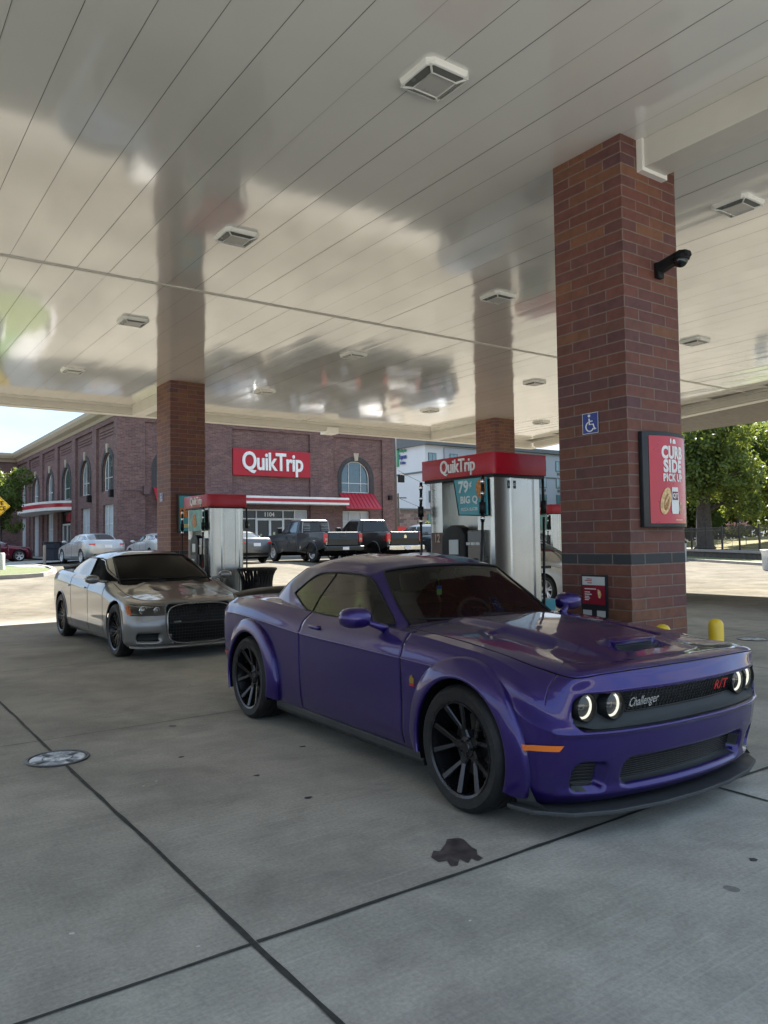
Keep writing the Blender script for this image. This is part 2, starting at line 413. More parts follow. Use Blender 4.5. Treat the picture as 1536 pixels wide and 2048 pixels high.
def liner(mb, x, z, r, y0, y1, mat=0):
    # wheel well: half drum plus inner wall
    a = np.linspace(-.35, math.pi+.35, 26)
    o = [(x+r*math.cos(t), y1, z+r*math.sin(t)) for t in a]; i = [(x+r*math.cos(t), y0, z+r*math.sin(t)) for t in a]
    n = len(a); mb.add(o+i, [(k, k+1, n+k+1, n+k) for k in range(n-1)], mat); mb.add(i, [tuple(range(n))], mat)
def make_wheel(parent, x, y, z, R_, width, rim, side, style='split5', mrim=None, n=64):
    # axis along y; outer face towards +y*side
    w_ = empty('wheel', (x, y, z), 0, parent)
    s = side; h = width/2
    t = MB()
    pr = [(rim-.006, h-.02), (rim+.004, h-.004), (rim+.02, h), (rim+.6*(R_-rim), h+.006), (R_-.025, h-.004), (R_-.008, h-.022), (R_, h-.045)]
    full = pr+[(R_, h-.045-.0)]+[(r, -hh) for r, hh in pr[::-1]]
    # tread grooves
    full = pr+[(R_, .07), (R_-.007, .068), (R_-.007, .058), (R_, .056), (R_, .006), (R_-.007, .004), (R_-.007, -.006), (R_, -.008), (R_, -.056), (R_-.007, -.058), (R_-.007, -.068), (R_, -.07)]+[(r, -hh) for r, hh in pr[::-1]]
    t.lathe([(r, hh*s) for r, hh in full], (0, 0, 0), 'y', n)
    t.build('tyre', RUBBER, w_, angle=40)
    m = MB(); MR = mrim or SATIN
    m.lathe([(rim-.03, (-h+.02)*s), (rim-.028, (h-.07)*s), (rim-.014, (h-.03)*s), (rim-.012, (h-.006)*s), (rim+.004, (h+.001)*s), (rim+.006, (h-.006)*s)], (0, 0, 0), 'y', n)
    def arm(a0, r0, w0, d0, a1, r1, w1, d1, th=.03):
        # bar from polar (a0,r0) to (a1,r1) with half widths w0,w1 and outward depth d0,d1
        p0 = np.array([math.cos(a0)*r0, math.sin(a0)*r0]); p1 = np.array([math.cos(a1)*r1, math.sin(a1)*r1]); dd = (p1-p0)/np.linalg.norm(p1-p0); nn = np.array([-dd[1], dd[0]])
        vs = []
        for p, w__, d in ((p0, w0, d0), (p1, w1, d1)):
            for sg, top in ((-1, 0), (-.7, 1), (.7, 1), (1, 0)):
                q = p+nn*w__*sg; vs.append((q[0], (d if top else d-.008)*s, q[1]))
            for sg in (.8, -.8):
                q = p+nn*w__*sg; vs.append((q[0], (d-th)*s, q[1]))
        fs = [(k, (k+1) % 6, 6+(k+1) % 6, 6+k) for k in range(6)]+[tuple(range(6))[::-1], tuple(range(6, 12))]
        m.add(vs, fs)
    hd = h-.055
    if style == 'split5':
        for k in range(5):
            a = math.pi/2+2*math.pi*k/5+.25
            arm(a, .045, .036, hd-.012, a, .118, .021, hd-.002, .045)
            for q in (-1, 1): arm(a+q*.10, .100, .013, hd-.004, a+q*.30, rim-.016, .020, h-.014, .05)
    elif style == 'multi':
        for k in range(9):
            a = 2*math.pi*k/9
            for q in (-1, 1): arm(a+q*.02, .05, .011, hd, a+q*.15, rim-.016, .009, h-.03, .03)
    elif style == 'steel6':
        for k in range(6):
            a = 2*math.pi*k/6+.2
            arm(a, .04, .05, hd-.02, a, rim-.016, .045, hd-.01, .03)
    else:
        for k in range(5):
            a = math.pi/2+2*math.pi*k/5
            for q in (-1, 1): arm(a+q*.12, .05, .02, hd, a+q*.2, rim-.016, .024, h-.03, .03)
    m.lathe([(.0, (hd+.004)*s), (.03, (hd+.004)*s), (.034, (hd-.002)*s), (.06, (hd-.006)*s), (.065, (hd-.03)*s)], (0, 0, 0), 'y', 24)
    for k in range(5):
        a = math.pi/2+2*math.pi*k/5+.25+math.pi/5; c = (.047*math.cos(a), 0, .047*math.sin(a))
        m.lathe([(0, (hd+.006)*s), (.007, (hd+.006)*s), (.008, (hd-.01)*s)], c, 'y', 8)
    m.build('rim', MR, w_, angle=30)
    b = MB(); b.lathe([(0, (hd-.07)*s), (.09, (hd-.07)*s), (.095, (hd-.085)*s), (rim*.68, (hd-.085)*s), (rim*.68, (hd-.1)*s), (0, (hd-.1)*s)], (0, 0, 0), 'y', 32)
    b.build('brake_disc', simple('brake_disc', (.12, .115, .11), .35, metal=.9), w_, angle=30)
    b = MB(); b.lathe([(0, -(h-.03)*s), (rim-.03, -(h-.03)*s)], (0, 0, 0), 'y', 24); b.build('hub_backing', BLACKP, w_)
    return w_
# ---------------- the purple coupe
PURPLE = paint('purple_metallic', (.015, .005, .09), (.040, .015, .205), metal=.62, rough=.38, dirt=.0, cior=1.5)
def ring_table(xs_y):
    return xs_y
def purple_coupe():
    # stations 0..16 front centre -> rear centre ; rings bottom -> centre line
    #       0            1             2            3             4            5            6            7            8            9             10            11            12           13            14           15           16
    Rg = [
     [(.74,0,.17),(.71,.40,.17),(.64,.68,.17),(.54,.84,.17),(.46,.90,.17),(.25,.90,.17),(-.2,.88,.17),(-.63,.86,.17),(-1.35,.86,.17),(-2.04,.86,.17),(-2.45,.87,.17),(-2.95,.88,.18),(-3.35,.88,.2),(-3.60,.84,.24),(-3.78,.66,.26),(-3.86,.36,.26),(-3.88,0,.26)],
     [(.79,0,.20),(.76,.40,.20),(.68,.70,.20),(.58,.86,.21),(.48,.93,.22),(.25,.945,.23),(-.2,.93,.23),(-.63,.915,.23),(-1.35,.915,.23),(-2.04,.915,.23),(-2.45,.925,.23),(-2.95,.93,.26),(-3.35,.925,.30),(-3.62,.88,.34),(-3.80,.70,.36),(-3.88,.38,.36),(-3.90,0,.36)],
     [(.82,0,.30),(.79,.40,.30),(.71,.71,.30),(.61,.875,.31),(.50,.945,.32),(.25,.955,.30),(-.2,.945,.295),(-.63,.94,.295),(-1.35,.935,.295),(-2.04,.935,.295),(-2.45,.94,.30),(-2.95,.945,.34),(-3.35,.94,.40),(-3.66,.90,.44),(-3.84,.73,.46),(-3.92,.38,.46),(-3.95,0,.46)],
     [(.845,0,.42),(.82,.40,.42),(.745,.71,.42),(.645,.875,.43),(.52,.95,.44),(.25,.955,.46),(-.2,.95,.47),(-.63,.95,.48),(-1.35,.95,.48),(-2.04,.95,.48),(-2.45,.95,.50),(-2.95,.955,.53),(-3.35,.95,.55),(-3.69,.91,.58),(-3.87,.74,.60),(-3.96,.38,.60),(-3.99,0,.60)],
     [(.855,0,.555),(.835,.40,.555),(.76,.715,.555),(.665,.88,.56),(.53,.95,.60),(.25,.955,.76),(-.2,.955,.792),(-.63,.957,.805),(-1.35,.957,.822),(-2.04,.957,.838),(-2.45,.965,.865),(-2.95,.975,.90),(-3.35,.96,.91),(-3.69,.91,.90),(-3.87,.74,.90),(-3.95,.38,.90),(-3.975,0,.90)],
     [(.855,0,.66),(.83,.40,.66),(.755,.71,.66),(.665,.87,.66),(.54,.93,.74),(.25,.925,.83),(-.2,.925,.875),(-.63,.925,.895),(-1.35,.915,.905),(-2.04,.915,.92),(-2.45,.93,.95),(-2.95,.945,.985),(-3.35,.93,.985),(-3.67,.88,.97),(-3.85,.72,.97),(-3.92,.38,.97),(-3.94,0,.97)],
     [(.865,0,.775),(.84,.40,.775),(.765,.70,.77),(.67,.845,.765),(.52,.885,.80),(.25,.88,.875),(-.2,.88,.925),(-.63,.875,.955),(-1.35,.845,.975),(-2.04,.835,.99),(-2.45,.86,1.02),(-2.95,.87,1.045),(-3.35,.86,1.04),(-3.62,.82,1.03),(-3.78,.68,1.03),(-3.84,.38,1.03),(-3.86,0,1.03)],
     [(.818,0,.862),(.802,.40,.859),(.765,.64,.851),(.712,.79,.838),(.49,.818,.858),(.22,.81,.895),(-.2,.80,.94),(-.63,.79,.965),(-1.35,.70,.97),(-2.04,.68,.98),(-2.45,.70,1.02),(-2.95,.76,1.06),(-3.30,.76,1.055),(-3.52,.70,1.05),(-3.60,.56,1.05),(-3.62,.34,1.05),(-3.63,0,1.05)],
     [(.64,0,.889),(.62,.30,.885),(.58,.45,.88),(.50,.50,.882),(.34,.50,.90),(.12,.50,.93),(-.25,.50,.965),(-.66,.50,.985),(-1.35,.45,.975),(-2.04,.45,.98),(-2.45,.45,1.0),(-2.95,.46,1.06),(-3.2,.46,1.065),(-3.34,.40,1.065),(-3.40,.30,1.065),(-3.42,.18,1.065),(-3.43,0,1.065)],
     [(.46,0,.905),(.44,.02,.905),(.41,.02,.907),(.34,.02,.91),(.22,.01,.925),(.05,0,.945),(-.3,0,.975),(-.7,0,.99),(-1.35,0,.98),(-2.04,0,.98),(-2.45,0,1.0),(-2.95,0,1.06),(-3.1,0,1.07),(-3.2,0,1.07),(-3.25,0,1.07),(-3.28,0,1.07),(-3.30,0,1.07)]]
    Rg = [[list(p) for p in r] for r in Rg]
    for r in Rg: # last ring sits on the centre line
        pass
    for p in Rg[-1]: p[1] = 0.0
    us = samples([26, 22, 18, 20, 20, 20, 20, 28, 26, 18, 20, 16, 16, 12, 14, 12], [(7.0, .008), (9.0, .006), (3.55, .012)])
    vs = samples([4, 6, 10, 14, 16, 20, 18, 22, 16], [(7.0, .022), (4.0, .035)])
    sh = Shell(Rg, us, vs, creaseV=(4, 6), creaseU=())
    root = empty('purple_coupe', (3.905, 3.364, 0), 0)
    P = sh.P; UU, VV = np.meshgrid(us, vs)
    bv0 = sh.bvh()
    x, y, z = P[..., 0].copy(), P[..., 1].copy(), P[..., 2].copy()
    front = (UU < 3.6) & (VV < 6.6)
    # grille band recess
    sg = sdbox(y, z, 0, .662, .815, .092, .07); rec = sstep(.004, -.012, sg)*front
    P[..., 0] -= rec*.085
    P[..., 0] += .012*np.exp(-((z-.556)/.013)**2)*(UU < 3.2)*(1-rec)
    # sloping shelf: the lower part of the band comes forward again
    # lower intake and side intakes
    si = sdbox(y, z, 0, .335+0*y, .53, .072, .05); rci = sstep(.004, -.010, si)*front
    P[..., 0] -= rci*.09
    ss = sdbox(y, z, .715, .325, .085, .075, .04); rcs = sstep(.004, -.010, ss)*front
    P[..., 0] -= rcs*.07; P[..., 1] -= rcs*.02
    # moulding round the intake
    P[..., 0] += .012*np.exp(-((z-.235)/.02)**2)*(UU < 2.9)
    # fair the bonnet before sculpting it
    for _ in range(14):
        Z = P[..., 2]; hm = (VV > 7.05) & (UU < 6.6) & (UU > .3); av = Z.copy(); av[1:-1, 1:-1] = (Z[2:, 1:-1]+Z[:-2, 1:-1]+Z[1:-1, 2:]+Z[1:-1, :-2])/4; av[-1] = av[-2]; P[..., 2] = np.where(hm, av, Z)
    x, y, z = P[..., 0].copy(), P[..., 1].copy(), P[..., 2].copy()
    # hood sculpting
    hood = (VV > 7) & (UU < 7.2)
    bul = sstep(.43, .36, y)*sstep(.74, .30, x)*hood
    P[..., 2] += bul*.028*sstep(-1.1, -.6, x+0*y)
    dent = sstep(.004, -.03, sdbox(x+.0*y, y, -.02, .48, .27, .085, .08))*hood
    P[..., 2] -= dent*.020
    # scoop: raised lip behind, opening in front
    sc = sstep(.012, -.012, sdbox(x, y, .49, 0, .055, .19, .03))*hood
    P[..., 2] -= sc*.035
    lip = np.exp(-((x-.405)/.055)**2)*sstep(.235, .185, y)*hood; P[..., 2] += lip*.034
    P[np.argmin(abs(vs-4)), (us > 4.6) & (us < 12.5), 1] += .005
    # grooves
    um = np.zeros_like(UU)
    jf, jr = np.argmin(abs(us-7)), np.argmin(abs(us-9)); jb = np.argmin(abs(us-3.55)); ih = np.argmin(abs(vs-7))
    um[(VV > 1.4) & (VV < 6.6) & (np.arange(len(us))[None, :] == jf)] = 1
    um[(VV > 1.4) & (VV < 6.6) & (np.arange(len(us))[None, :] == jr)] = 1
    um[ih, us < 7.3] = 1
    um[(VV < 7.0) & (np.arange(len(us))[None, :] == jb) & (VV > 5.0)] = 1
    sh.groove(um, .018)
    WH = [(0, .36, .41), (-2.95, .36, .415)]
    keep = sh.cut(WH)
    C, U, V = sh.centres()
    ids = np.zeros(len(C), int)
    ids[(U < 3.55) & (V < 7.0)] = 4
    ids[(U > 7) & (U < 9) & (V > 1.4) & (V < 6.6)] = 1
    ids[(V > 7) & (U < 7.3)] = 2
    ids[~keep] = -1
    mi = np.zeros(len(C), int)
    yy, zz = np.abs(C[:, 1]), C[:, 2]; fr = (U < 3.6) & (V < 6.6)
    mi[fr & (sdbox(yy, zz, 0, .662, .815, .092, .07) < .0)] = 1
    mi[fr & (sdbox(yy, zz, 0, .335, .53, .072, .05) < -.004)] = 1
    mi[fr & (sdbox(yy, zz, .715, .325, .085, .075, .04) < -.006)] = 1
    mi[(V > 7) & (U < 7.2) & (sdbox(C[:, 0], yy, .49, 0, .055, .19, .03) < -.006)] = 1
    # black grooves
    for q in (7, 9): mi[(abs(U-q) < .008) & (V > 1.4) & (V < 6.6)] = 2
    mi[(abs(U-3.55) < .012) & (V > 5) & (V < 7)] = 2
    mi[(abs(V-7) < .022) & (U < 7.3)] = 2
    DKG = simple('bumper_black', (.03, .033, .034), .42)
    out = emit_parts(sh, ids, {0: ('body', 'both', None), 1: ('door', 'sides', None), 2: ('hood', 'both', None), 4: ('front_bumper', 'both', None)}, root, [PURPLE, DKG, VOID], mi)
    bumper, hoodo = out['front_bumper'], out['hood']
    # ---- greenhouse
    G = [
     [(-.78,0,.955),(-.80,.40,.95),(-.86,.69,.945),(-.95,.80,.94),(-1.4,.83,.95),(-1.95,.83,.96),(-2.45,.80,1.0),(-3.05,.68,1.03),(-3.40,.40,1.04),(-3.45,0,1.04)],
     [(-1.07,0,1.165),(-1.09,.38,1.155),(-1.14,.645,1.14),(-1.21,.725,1.13),(-1.55,.745,1.13),(-2.0,.745,1.135),(-2.43,.72,1.16),(-2.86,.63,1.19),(-3.08,.36,1.21),(-3.12,0,1.215)],
     [(-1.36,0,1.375),(-1.375,.34,1.365),(-1.40,.565,1.335),(-1.44,.625,1.31),(-1.65,.635,1.325),(-2.0,.635,1.33),(-2.35,.62,1.33),(-2.62,.57,1.325),(-2.72,.33,1.355),(-2.74,0,1.365)],
     [(-1.60,0,1.432),(-1.61,.26,1.428),(-1.63,.44,1.41),(-1.66,.50,1.398),(-1.8,.51,1.405),(-2.0,.51,1.408),(-2.25,.50,1.402),(-2.42,.45,1.395),(-2.48,.26,1.41),(-2.5,0,1.418)],
     [(-1.9,0,1.44),(-1.9,0,1.44),(-1.92,0,1.44),(-1.93,0,1.44),(-1.98,0,1.44),(-2.05,0,1.44),(-2.1,0,1.438),(-2.16,0,1.436),(-2.2,0,1.435),(-2.22,0,1.435)]]
    ug = samples([14, 12, 8, 10, 12, 12, 10, 10, 12]); vg = samples([14, 16, 12, 12])
    gh = Shell(G, ug, vg, creaseV=(2,))
    bg_ = gh.bvh(); C, U, V = gh.centres(); ids = np.zeros(len(C), int)
    ids[(U < 2.0) & (V < 1.93)] = 1
    mi = np.zeros(len(C), int)
    bot = [(-.97, .975), (-1.3, .978), (-1.9, .985), (-2.13, .995), (-2.25, 1.03), (-2.40, 1.085), (-2.50, 1.11)]
    top = [(-.975, .99), (-1.12, 1.09), (-1.28, 1.20), (-1.40, 1.272), (-1.5, 1.297), (-1.75, 1.308), (-2.05, 1.308), (-2.22, 1.29), (-2.34, 1.235), (-2.44, 1.165), (-2.505, 1.125)]
    hl_ = Shell(G, ug, vg, creaseV=(2,))
    ins = poly_cut(gh, None, smooth_poly(bot+top[::-1], 1), 2.6); ids[ins] = 5
    o = emit_parts(gh, ids, {0: ('roof', 'both', None)}, root, [PURPLE, BLACKP], mi)['roof']
    hl_.P = hl_.P-np.array([0, 0, .0]); cen = np.array([-1.9, 0, 1.0]); hl_.P = cen+(hl_.P-cen)*np.array([.985, .972, .965]); hl_.P[:, -1, 1] = 0
    C2, U2, V2 = hl_.centres(); kk = np.where(V2 > 2.02, 0, -1); emit_parts(hl_, kk, {0: ('headliner', 'both', None)}, root, [simple('interior_black', (.016, .016, .016), .6)])
    WS = glass_mat('windshield_glass', (.64, .69, .67))
    # windscreen
    ws = emit_parts(gh, np.where(ids == 1, 1, -1), {1: ('windshield', 'both', None)}, root, [WS])['windshield']
    sp = MB()
    e0 = [tuple(gh.P[i, np.argmin(abs(ug-2.0))]) for i in range(len(vg)) if vg[i] <= 1.95]
    for s in (1, -1): sp.tube([(p[0]+.004, p[1]*s, p[2]+.003) for p in e0], .008, 6)
    k = np.argmin(abs(vg-1.93)); tp = [tuple(gh.P[k, i]) for i in range(len(ug)) if ug[i] <= 2.0]
    sp.tube([(p[0]+.004, -p[1], p[2]+.004) for p in tp[::-1]]+[(p[0]+.004, p[1], p[2]+.004) for p in tp[1:]], .008, 6)
    sp.build('windshield_seal', BLACKP, root, smooth=True)
    # side windows: dark glass, trim and the division behind the door
    for s in (1, -1):
        Vp, Fp = side_patch(bg_, bot, top, .006, 40, 12, s); g = arr_obj('side_window', Vp, Fp, [TINTG], root); weld(g)
        tr = MB(); loop = [(px, pz) for px, pz in bot]+[(px, pz) for px, pz in top[::-1]]
        lp = smooth_poly(loop, 1); outline_tube(tr, [(px, hit_y(bg_, px, pz, s, .7)+.008*s, pz) for px, pz in lp], .009, 6)
        tr.tube([(px, hit_y(bg_, px, pz, s, .7)+.011*s, pz) for px, pz in [(-2.06, .985), (-2.03, 1.1), (-1.97, 1.22), (-1.93, 1.305)]], .004, 6)
        tr.build('window_trim', BLACKP, g, smooth=True)
        # belt seam strip
    # rear window pane
    k1 = (U > 7.4) & (V < 1.85) & (V > .1)
    gr = Shell(G, ug, vg, creaseV=(2,)); n_ = np.zeros_like(gr.P); du = np.gradient(gr.P, axis=1); dv = np.gradient(gr.P, axis=0); nn = np.cross(du, dv); nn /= np.linalg.norm(nn, axis=-1, keepdims=True)+1e-9
    sg_ = np.sign((nn*(gr.P-[-2, 0, 1])).sum(-1).mean()); gr.P += nn*sg_*.004; gr.P[:, -1, 1] = 0
    emit_parts(gr, np.where(k1, 0, -1), {0: ('rear_window', 'both', None)}, root, [GLASSDARK])
    # ---- interior
    INT = simple('interior_black', (.016, .016, .016), .6)
    it = MB(); it.box(-3.0, -.72, .40, -.72, .72, .42); it.build('cabin_floor', INT, root)
    for sy in (1, -1):
        it = MB(); it.prism([(sy*.70, .42), (sy*.80, .42), (sy*.795, .80), (sy*.775, .965), (sy*.72, .965)], 'x', -2.9, -.9); it.build('door_trim', INT, root, bevel=.01)
    it = MB(); it.box(-2.95, -.70, .42, -2.90, .70, 1.06); it.build('rear_bulkhead', INT, root)
    it = MB(); it.prism([(-.78, .93), (-1.12, .955), (-1.22, .90), (-1.25, .72), (-.78, .60)], 'y', -.74, .74); it.build('dashboard', INT, root, bevel=.03, smooth=True)
    st = MB()
    a = np.linspace(0, 2*math.pi, 33)
    c = Vector((-1.40, .36, .90)); ax1 = Vector((0, 1, 0)); ax2 = Vector((-.42, 0, .90))
    st.tube([c+ax1*math.cos(t)*.185+ax2*math.sin(t)*.185 for t in a], .016, 10, cap=False)
    st.lathe([(0, -.03), (.07, -.03), (.08, 0), (.06, .03), (0, .03)], c, 'x', 20)
    for t in (0.15, math.pi-.15, -math.pi/2): st.tube([c, c+ax1*math.cos(t)*.18+ax2*math.sin(t)*.18], .016, 8)
    st.tube([c, (-1.15, .36, .82)], .03, 8); st.build('steering_wheel', INT, root, smooth=True)
    for sy in (-.37, .37):
        b = MB()
        b.prism([(-1.55, .45), (-2.05, .42), (-2.10, .55), (-1.57, .60)], 'y', sy-.26, sy+.26)
        b.prism([(-2.02, .5), (-2.17, .5), (-2.36, 1.08), (-2.22, 1.10)], 'y', sy-.25, sy+.25)
        b.prism([(-2.24, 1.09), (-2.36, 1.09), (-2.40, 1.26), (-2.30, 1.27)], 'y', sy-.12, sy+.12)
        b.build('seat', simple('seat_leather', (.03, .03, .03), .5), root, bevel=.05, smooth=True)
    b = MB(); b.prism([(-2.55, .5), (-2.8, .5), (-2.95, 1.02), (-2.85, 1.03)], 'y', -.62, .62); b.build('rear_seat', simple('seat_leather', (.03, .03, .03), .5), root, bevel=.05, smooth=True)
    b = MB(); b.box(-1.47, -.10, 1.245, -1.45, .10, 1.30); b.tube([(-1.42, 0, 1.34), (-1.455, 0, 1.28)], .012, 8); b.build('rear_view_mirror', BLACKP, root, bevel=.008)
    b = MB(); b.prism([(-.04, 0), (.04, 0), (.025, -.07), (-.025, -.07)], 'x', -1.30, -1.298); 
    b = MB(); b.box(-1.447, -.02, 1.12, -1.445, .03, 1.19); b.tube([(-1.446, .0, 1.25), (-1.446, .005, 1.19)], .0015, 4); b.build('air_freshener', simple('freshener_green', (.25, .5, .12), .6), root)
    b = MB(); b.box(-1.4485, -.02, 1.165, -1.4435, .03, 1.192); b.build('freshener_band', simple('freshener_blue', (.03, .12, .5), .5), root)
    # headliner keeps light out of the roof
    # ---- liners, wheels and flares
    lm = MB()
    for (x_, z_, r_) in WH:
        for s in (1, -1): liner(lm, x_, z_, r_-.012, s*.60, s*.992)
    lm.box(-3.7, -.84, .19, .55, .84, .205)
    lm.build('underbody', VOID, root)
    for i, x_ in enumerate((0, -2.95)):
        for s in (1, -1): make_wheel(root, x_, s*.853, .361, .361, .30, .268, s, 'split5')
    for i, (x_, z_, r_) in enumerate(WH):
        for s in (1, -1):
            V_ = []; F_ = []; A = np.linspace(R(-20 if i == 0 else -14), R(194 if i == 0 else 200), 60)
            ro = .105
            prof = [(-.010, .02), (-.012, .046), (-.009, .054), (-.002, .058), (.012, .0575), (.05, .051), (.088, .038), (.098, .033), (.104, .027), (.107, .016), (ro+.003, -.03)]
            for t in A:
                ends = min(1, min(t-A[0], A[-1]-t)/.25)
                for (dr, dy) in prof:
                    q = r_+dr*(1 if dr < 0 else 1.0); lo_ = 1+.35*max(0, -math.sin(t))
                    xx = x_+q*math.cos(t); zz = z_+q*math.sin(t); xr = x_+(r_+ro)*math.cos(t); zr = z_+(r_+ro)*math.sin(t)
                    yb = hit_y(bv0, xr, max(zr, .2), 1, .93); yb = max(min(yb, .96), .86)
                    w_ = 1-max(0, dr)/ro
                    yo = .957*w_+yb*(1-w_)
                    V_.append((xx, s*(yo+dy), max(zz, .20)))
            m_ = len(prof); n_ = len(A); ii = np.arange(n_-1)[:, None]*m_+np.arange(m_-1)[None, :]
            F_ = np.stack([ii, ii+1, ii+m_+1, ii+m_], -1).reshape(-1, 4)
            o = arr_obj('fender_flare', V_, F_, [PURPLE], root); weld(o, .0002)
    # ---- splitter and skirts
    sp = MB(); ou = [(.86, 0), (.845, .30), (.79, .60), (.70, .82), (.55, .955), (.42, .985), (.38, .985), (.40, .90)]
    top = [(p[0], p[1]) for p in ou]; full = top+[(.2, .8), (.2, -.8)]+[(p[0], -p[1]) for p in top[::-1] if p[1] > 0]
    sp.prism(full, 'z', .135, .158); sp.build('splitter', simple('splitter_black', (.045, .048, .05), .5), root, bevel=.006)
    for s in (1, -1):
        sp = MB(); sp.add([(.40, s*.93, .16), (.62, s*.90, .16), (.55, s*.935, .20), (.47, s*.957, .34), (.45, s*.95, .44), (.43, s*.94, .30)], [(0, 1, 2), (0, 2, 3), (0, 3, 5), (5, 3, 4)])
        sp.build('bumper_strake', simple('splitter_black', (.045, .048, .05), .5), root)
    for s in (1, -1):
        sk = MB(); sk.prism([(s*.86, .15), (s*.915, .15), (s*.925, .18), (s*.92, .225), (s*.90, .23)], 'x', -2.52, -.44)
        sk.build('side_skirt', simple('skirt_black', (.014, .015, .016), .5), root, bevel=.006)
    # ---- grille mesh: horizontal bars and the honeycomb read as fine rows
    def xf(yv, zv): return hit_x(bvd, yv, zv, 1, .78)
    bvd = sh.bvh()
    gm = MB()
    for z_ in np.linspace(.635, .748, 8):
        pts = [(xf(yv, z_)+.012, yv, z_) for yv in np.linspace(-.47, .47, 25)]
        gm.tube(pts, .0042, 5)
    for yv in np.linspace(-.46, .46, 33):
        gm.tube([(xf(yv, .635)+.010, yv, .632), (xf(yv, .75)+.010, yv, .75)], .0028, 4)
    gm.build('grille', simple('grille_black', (.018, .018, .018), .35), bumper, smooth=True)
    gm = MB()
    for z_ in np.linspace(.285, .385, 9): gm.tube([(xf(yv, z_)+.02, yv, z_) for yv in np.linspace(-.50, .50, 25)], .0045, 5)
    for s in (1, -1):
        for z_ in np.linspace(.27, .38, 7): gm.tube([(xf(s*yv, z_)+.018, s*yv, z_) for yv in np.linspace(.65, .78, 6)], .004, 5)
    gm.build('lower_grille', simple('grille_black', (.018, .018, .018), .35), bumper, smooth=True)
    V_ = []; ysh = np.linspace(-.80, .80, 61)
    for yv in ysh:
        xf_ = hit_x(bv0, yv, .572, 1, .7); e_ = sstep(.80, .70, abs(yv)); 
        for dx_, zz in ((.008, .575), (.03, .585), (.060, .605), (.088, .634)): V_.append((xf_-dx_, yv, zz+.02*(1-e_)))
    arr_obj('grille_shelf', V_, [(i*4+j, i*4+j+1, (i+1)*4+j+1, (i+1)*4+j) for i in range(60) for j in range(3)], [simple('shelf_grey', (.055, .06, .062), .5)], bumper)
    gm = MB()
    for z_ in (.905, .916, .927): gm.box(.442, -.165, z_-.002, .45, .165, z_+.002)
    gm.build('scoop_grille', DARKP, hoodo)
    gm = MB(); gm.prism([(.43, .936), (.475, .950), (.42, .962), (.34, .958)], 'y', -.185, .185)
    gm.build('scoop_lip', PURPLE, hoodo, bevel=.008, smooth=True)
    # ---- headlights
    LIT = simple('halo_light', (.9, .9, .82), .3, emit=(1, .96, .8), estr=.10)
    for yv in (.725, .562, -.562, -.725):
        xb = .70 if abs(yv) > .6 else .745
        hl = MB(); c = (xb, yv, .682)
        hl.lathe([(.073, .022), (.077, .016), (.077, -.07), (.070, -.07), (.068, .018), (.073, .022)], c, 'x', 40)
        h = hl.build('headlight', BLACKP, root, angle=35)
        b = MB(); b.lathe([(.067, -.02), (.055, -.045), (.03, -.06), (0, -.062)], c, 'x', 36); b.build('reflector', simple('lamp_reflector', (.12, .12, .12), .15, metal=.9), h, smooth=True)
        b = MB(); b.lathe([(0, -.01), (.014, -.013), (.026, -.03), (.032, -.055)], c, 'x', 24); b.build('projector', simple('lamp_glass', (.1, .1, .11), .05, metal=.5), h, smooth=True)
        b = MB(); b.lathe([(.053, -.016), (.054, -.006), (.062, -.006), (.065, -.016)], c, 'x', 36, a0=R(-150), a1=R(60)); b.build('halo_ring', LIT, h, smooth=True)
        b = MB(); b.lathe([(0, .022), (.05, .018), (.069, .010)], c, 'x', 32); b.build('lamp_cover', CLEARG, h, smooth=True)
    # ---- badges and lettering
    SIL = simple('badge_silver', (.6, .6, .6), .25, metal=.9)
    REDB = simple('badge_red', (.55, .02, .02), .3)
    text_obj('script_badge', 'Challenger', .066, SIL, root, (.805, -.39, .692), (R(90), 0, R(90)), .002, .0003, shear=.5, sx=.84)
    t = text_obj('model_badge', 'R/T', .072, REDB, root, (.805, .30, .700), (R(90), 0, R(90)), .003, .0004, shear=.4, sx=1.05, spacing=1.12)
    for s in (1, -1):
        e = MB(); yv = abs(hit_y(bv0, -.50, .68, 1)); e.prism([(-.485, .655), (-.525, .655), (-.53, .675), (-.522, .70), (-.505, .712), (-.495, .695), (-.483, .69)], 'y', s*yv, s*(yv+.006)); e.build('fender_badge', simple('badge_brass', (.35, .22, .04), .35, metal=.5), root)
        e = MB(); e.prism([(-.482, .640), (-.53, .640), (-.53, .652), (-.482, .652)], 'y', s*yv, s*(yv+.007)); e.build('badge_banner', REDB, root)
        m = MB(); pts = [(.745, .484), (.745, .508), (.50, .500), (.47, .47), (.50, .468)]
        # side marker wraps the bumper corner
        V_ = []; xs_ = np.linspace(.44, .66, 14)
        for zz in (.455, .487):
            for xx in xs_: V_.append((xx+(zz-.45)*.6, s*(abs(hit_y(bv0, xx+(zz-.45)*.6, zz+(xx-.44)*.06, 1, .9))+(.010 if xx > .52 else .024)), zz+(xx-.44)*.06))
        n_ = len(xs_); arr_obj('side_marker', V_, [(k, k+1, n_+k+1, n_+k) for k in range(n_-1)], [ORANGEL], root)
        V_ = []; xs_ = np.linspace(-3.62, -3.48, 6)
        for zz in (.50, .535):
            for xx in xs_: V_.append((xx, s*(abs(hit_y(bv0, xx, zz, 1, .9))+.008), zz))
        arr_obj('side_marker', V_, [(k, k+1, 6+k+1, 6+k) for k in range(5)], [REDL], root)
        # mirror
        mm = MB(); c = Vector((-1.02, s*1.04, 1.035)); prof = []
        mv = []
